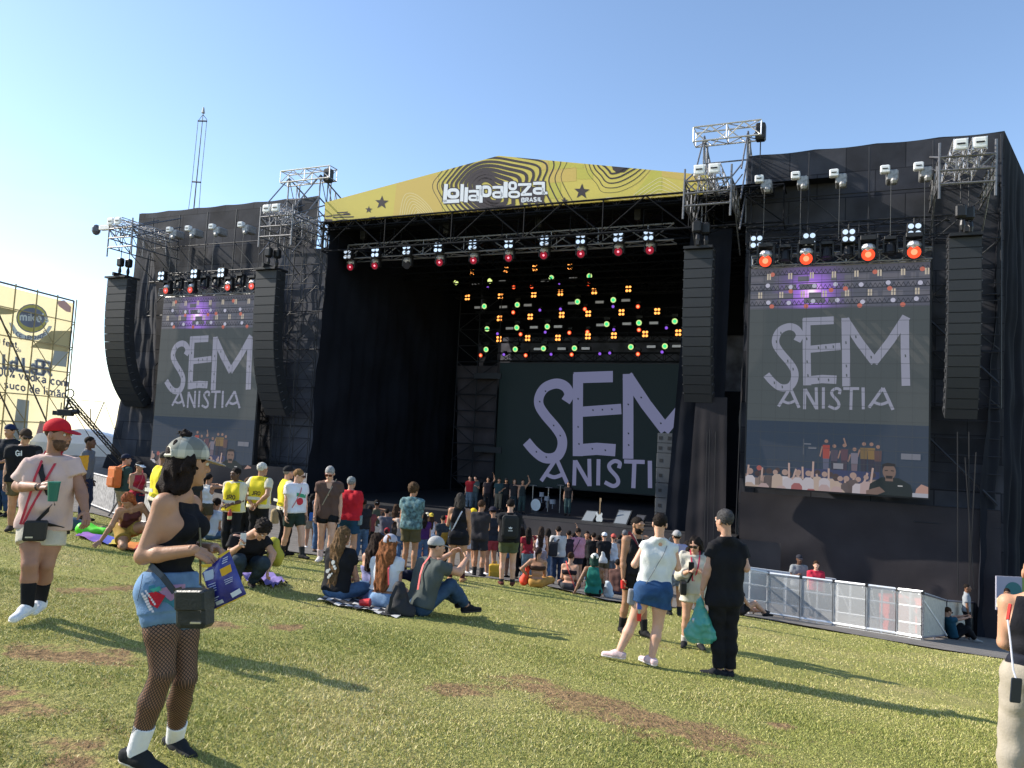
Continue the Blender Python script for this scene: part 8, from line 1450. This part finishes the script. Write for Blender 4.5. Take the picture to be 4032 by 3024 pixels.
c = np.array(wb.location) + A3(-.05, -.24, 1.02); t = thing('drawstring_bag', 'white drawstring bag on the back of the white capped man', 'bag', c); blob('body', [([cap(A3(0, 0, -.12), A3(0, 0, .12), .16, .05, k=.04, fd=A3(0, 1, 0), ff=.5)], [(A3(0, 0, -.2), A3(0, 0, -1))])], .018, cloth_mat((.62, .61, .58)), t, amp=.01, freq=20)
G('person in coral cap and white tank top beside the white cap', 2408, 2314, 2414, 2104, -3, skin='light', top=('tank', (.56, .58, .62), -.05, 0), bottom=('shorts', (.15, .17, .2), .33), shoes=WHSH, hair=('buzz', DHAIR), hat=('cap', (.52, .10, .08)))
G('grey haired person in dark top behind the black sleeveless man', 2452, 2318, 2458, 2088, 0, skin='tan', top=('tee', (.04, .04, .045), -.05, .26), bottom=('trousers', BLACK, .95), shoes=BLKSH, hair=('short', (.13, .13, .14)))
G('man in grey cap, lilac t-shirt and striped shorts behind the white top', 2655, 2425, 2668, 2092, 5, 'front', 'front', skin='tan', top=('tee', (.34, .32, .46), -.1, .27), bottom=('shorts', mat('stripe_shorts', (.12, .14, .20), .8, .6, 22), .34, .018), shoes=((.02, .02, .02), (.5, .5, .5), (.02, .02, .02), .07), hair=('short', DHAIR), hat=('cap', (.30, .29, .29)))
SIT('woman with brown crop top and mustard trousers sitting with one elbow out', 2112, 2314, 1.66, -8, 'cross', 'hip', 'knee', 6, (15, 4), skin='tan', bust=.5, top=('bra', (.05, .028, .022), .4, 0), bottom=('trousers', (.46, .25, .07), .9, .016), hair=('pony', (.035, .02, .018), .06))
c = hit(2062, 2306); t = thing('bag', 'bright orange red bag beside the mustard trousers', 'bag', c); blob('body', [([cap(A3(0, 0, .1), A3(.08, 0, .42), .11, .05, k=.05)], [])], .018, mat('neon_orange', (.75, .06, .02), .6), t, amp=.012, freq=20)
SIT('woman in black bikini top with red strap sitting on the kerb', 2238, 2328, 1.64, -15, 'cross', 'front', 'front', 10, (15, 10), skin='light', bust=.5, top=('bra', (.02, .015, .02), .5, 0), bottom=('shorts', (.05, .05, .06), .3), hair=('bun', BHAIR), items=[crossbody((.55, .06, .05), .025, True, 'strap')])
SIT('person in white cap and green tank top sitting, propped on the left arm', 2335, 2352, 1.72, -15, 'sit', (.24, -.12, .03), 'knee', -2, (15, 0), skin='brown', top=('tank', (.02, .16, .13), -.05, 0), bottom=('shorts', BLACK, .3), shoes=WHSH, hair=('bob', (.02, .05, .04), .0), hat=('cap', (.62, .61, .56), (.55, .54, .5), DHAIR), items=[])
c = hit(2395, 2356); t = thing('tote_bag', 'pale tote bag right of the green tank top', 'bag', c); blob('body', [([cap(A3(0, 0, .1), A3(-.03, 0, .32), .13, .09, k=.05)], [])], .018, cloth_mat((.50, .56, .60)), t, amp=.012, freq=20)
SIT('person in dark blue trousers sitting behind the black sleeveless man', 2425, 2345, 1.7, -20, 'sit', 'knee', 'knee', 10, (0, 0), skin='tan', top=('tee', (.10, .05, .04), -.05, .26), bottom=('trousers', (.03, .035, .07), .95), shoes=((.45, .4, .42), (.6, .6, .6), None, 0), hair=('short', DHAIR))
# --- at the barricade on the right ---
SIT('person in black shorts sitting on the kerb behind the black dressed man', 2905, 2425, 1.72, -70, 'sit', 'knee', 'knee', -12, (0, 0), skin='light', top=('tee', (.03, .025, .03), -.05, .26), bottom=('shorts', BLACK, .28), shoes=((.015, .015, .016), (.05, .05, .05), None, 0), hair=('short', DHAIR), sk=dict(feet=[(-.05, .48, 0), (.08, .40, 0)]))
sm = SIT('man in blue gradient shirt and black trousers sitting against the barricade', 3752, 2520, 1.78, -92, 'sit', (.05, .30, .42), (.04, .32, .42), -16, (0, 18), skin='light', g=1.05, top=('tee', (.02, .08, .12), -.05, .3, .014), bottom=('trousers', (.012, .012, .014), .95, .016), shoes=((.35, .33, .3), (.6, .58, .55), None, 0), hair=('short', BHAIR), items=[sunglasses])
phone_in('black phone in the hands of the man seated by the barricade', 'R')(sm)
def BH(label, px, hy, Y, H, yaw, **kw):
    p = at(px, hy, Y); H = float(np.clip(p[2] - gz(p[0], p[1]), 1.55, 1.92)); b = p - A3(0, 0, H); return person(label, b, H, skel(H, yaw, 'stand', kw.pop('lh', 'down'), kw.pop('rh', 'down'), 0, kw.pop('head', (0, 0))), **kw)
BH('man in grey polo shirt and dark cap behind the barricade', 3147, 2186, 24.2, 1.80, 175, rh='chest', skin='dark', g=1.08, top=('tee', (.22, .23, .24), -.05, .3, .016), bottom=('trousers', BLACK, .95), hair=('buzz', DHAIR), hat=('cap', (.03, .03, .04)))
BH('man in red polo shirt behind the barricade', 3214, 2210, 23.6, 1.76, 165, skin='fair', g=1.05, top=('tee', (.50, .03, .06), -.05, .28, .016), bottom=('trousers', BLACK, .95), hair=('short', BHAIR))
BH('guard in grey shirt with yellow sleeve behind the panel of timber strips', 3806, 2300, 25.0, 1.76, -120, skin='brown', top=('shirt', (.28, .30, .32), -.05, .4, .016), bottom=('trousers', BLACK, .95), hair=('buzz', DHAIR))
BH('man in cream shirt and black trousers in front of the sign board', 3965, 2318, 22.0, 1.72, 150, lh='front', rh='front', skin='brown', g=1.05, top=('shirt', (.56, .50, .36), -.05, .4, .016), bottom=('trousers', BLACK, .95), shoes=BLKSH, hair=('short', DHAIR))
# --- band on stage ---
def BAND(label, px, hy, d, yaw, lh='down', rh='down', **kw):
    r = FP(px, hy, d); H = float(np.clip(r[2] - FLOOR, 1.55, 1.95)); b = A3(r[0], r[1], FLOOR); return person(label, b, H, skel(H, yaw, 'stand', lh, rh, 0, kw.pop('head', (0, 0))), group='band members on the stage', **kw)
tr = dict(shoes=BLKSH)
BAND('band member in red shirt and light trousers at the left of the stage', 1852, 1875, 1.5, 165, (.2, .02, .9), 'down', skin='light', top=('tee', (.28, .015, .02), -.05, .28, .016), bottom=('trousers', (.10, .13, .16), .96), hair=('short', DHAIR), **tr)
BAND('band member in grey green shirt next to the red shirt', 1872, 1893, 1.6, 170, 'chest', 'down', skin='fair', top=('tee', (.06, .085, .08), -.05, .28), bottom=('trousers', (.05, .07, .08), .96), hair=('short', DHAIR), **tr)
BAND('band member in dark printed t-shirt raising an arm', 1922, 1893, 1.5, 180, 'up', 'down', skin='tan', top=('tee', (.03, .022, .025), -.05, .28), bottom=('trousers', BLACK, .96), hair=('short', DHAIR), **tr)
BAND('band member in black and white vest with beige trousers', 1965, 1902, 1.4, 180, 'front', 'down', skin='tan', top=('tee', (.025, .05, .055), .05, .28), bottom=('trousers', (.16, .13, .09), .9), hair=('short', DHAIR), **tr)
BAND('band member in black t-shirt with yellow print and dark cap', 1994, 1893, 1.6, 185, 'down', 'chest', skin='tan', top=('tee', (.02, .02, .022), -.05, .28), bottom=('trousers', BLACK, .96), hair=('long', DHAIR, .05), hat=('cap', BLACK), **tr)
BAND('band member in black t-shirt with orange print holding a phone', 2026, 1902, 1.5, 180, 'phone', 'down', skin='light', top=('tee', (.02, .02, .022), -.05, .28), bottom=('trousers', (.02, .03, .035), .96), hair=('long', BHAIR, .1), **tr)
BAND('band member in sleeveless dark top, rightmost of the group', 2058, 1902, 1.5, 190, 'up', 'down', skin='tan', top=('tank', (.022, .03, .032), -.05, 0), bottom=('trousers', (.03, .05, .05), .96), hair=('short', DHAIR), **tr)
BAND('musician in black standing alone beside the drum kit', 2240, 1905, 2.5, 160, 'down', 'down', skin='light', top=('tee', BLACK, -.05, .2), bottom=('trousers', (.04, .07, .07), .96), hair=('long', DHAIR, .08), **tr)
# --- backs of the front rows, seen between the nearer people ---
FILL = [(1418, 2205, 1995, 'dark', (.02, .02, .025), 'short', 'black'), (1445, 2195, 2003, 'tan', (.18, .05, .05), 'long', 'dull red'), (1512, 2200, 2008, 'light', (.10, .10, .12), 'short', 'charcoal'), (1580, 2215, 2010, 'tan', (.35, .30, .26), 'bun', 'sand coloured'), (1660, 2228, 2030, 'light', (.06, .02, .10), 'long', 'purple'), (1735, 2235, 2030, 'tan', (.03, .04, .05), 'short', 'slate'), (1980, 2275, 2050, 'brown', (.04, .03, .03), 'curly', 'dark brown'), (2045, 2285, 2080, 'light', (.02, .02, .03), 'long', 'midnight blue'), (2150, 2285, 2082, 'tan', (.05, .03, .02), 'long', 'chocolate'), (2252, 2290, 2100, 'light', (.20, .04, .05), 'bun', 'crimson'), (2318, 2298, 2105, 'brown', (.10, .12, .10), 'short', 'moss green'), (2350, 2300, 2108, 'tan', (.04, .05, .10), 'long', 'dark blue'), (2432, 2312, 2108, 'light', (.30, .28, .30), 'short', 'ash grey'), (2480, 2318, 2105, 'tan', (.02, .02, .02), 'curly', 'jet black'), (2700, 2400, 2130, 'tan', (.14, .12, .10), 'short', 'taupe'), (1335, 2195, 1985, 'tan', (.03, .03, .035), 'long', 'graphite'), (660, 2120, 1870, 'tan', (.08, .03, .03), 'long', 'maroon'), (745, 2128, 1885, 'brown', (.03, .03, .03), 'short', 'coal black'), (1250, 2180, 1935, 'tan', (.02, .025, .04), 'long', 'ink blue'), (700, 2110, 1880, 'light', (.35, .34, .36), 'bun', 'silver grey')]
for fx, fy, hy, sk_, col, hs, nm in FILL:
    G('standing person in %s top with %s dark hair, half hidden in the crowd' % (nm, {'short': 'short', 'long': 'long', 'bun': 'tied up', 'curly': 'curly'}[hs]), fx, fy, fx + 6, hy, random.Random(fx).uniform(-20, 20), random.Random(fx + 1).choice(['front', 'down', 'phone']), random.Random(fx + 2).choice(['front', 'down']), skin=sk_, top=('tee', col, -.05, .26), bottom=('trousers' if fx % 2 else 'denim', BLACK if fx % 2 else DEN, .95 if fx % 3 else .34), shoes=BLKSH, hair=(hs, DHAIR, .12 if hs == 'long' else -.1 if hs == 'curly' else 0))
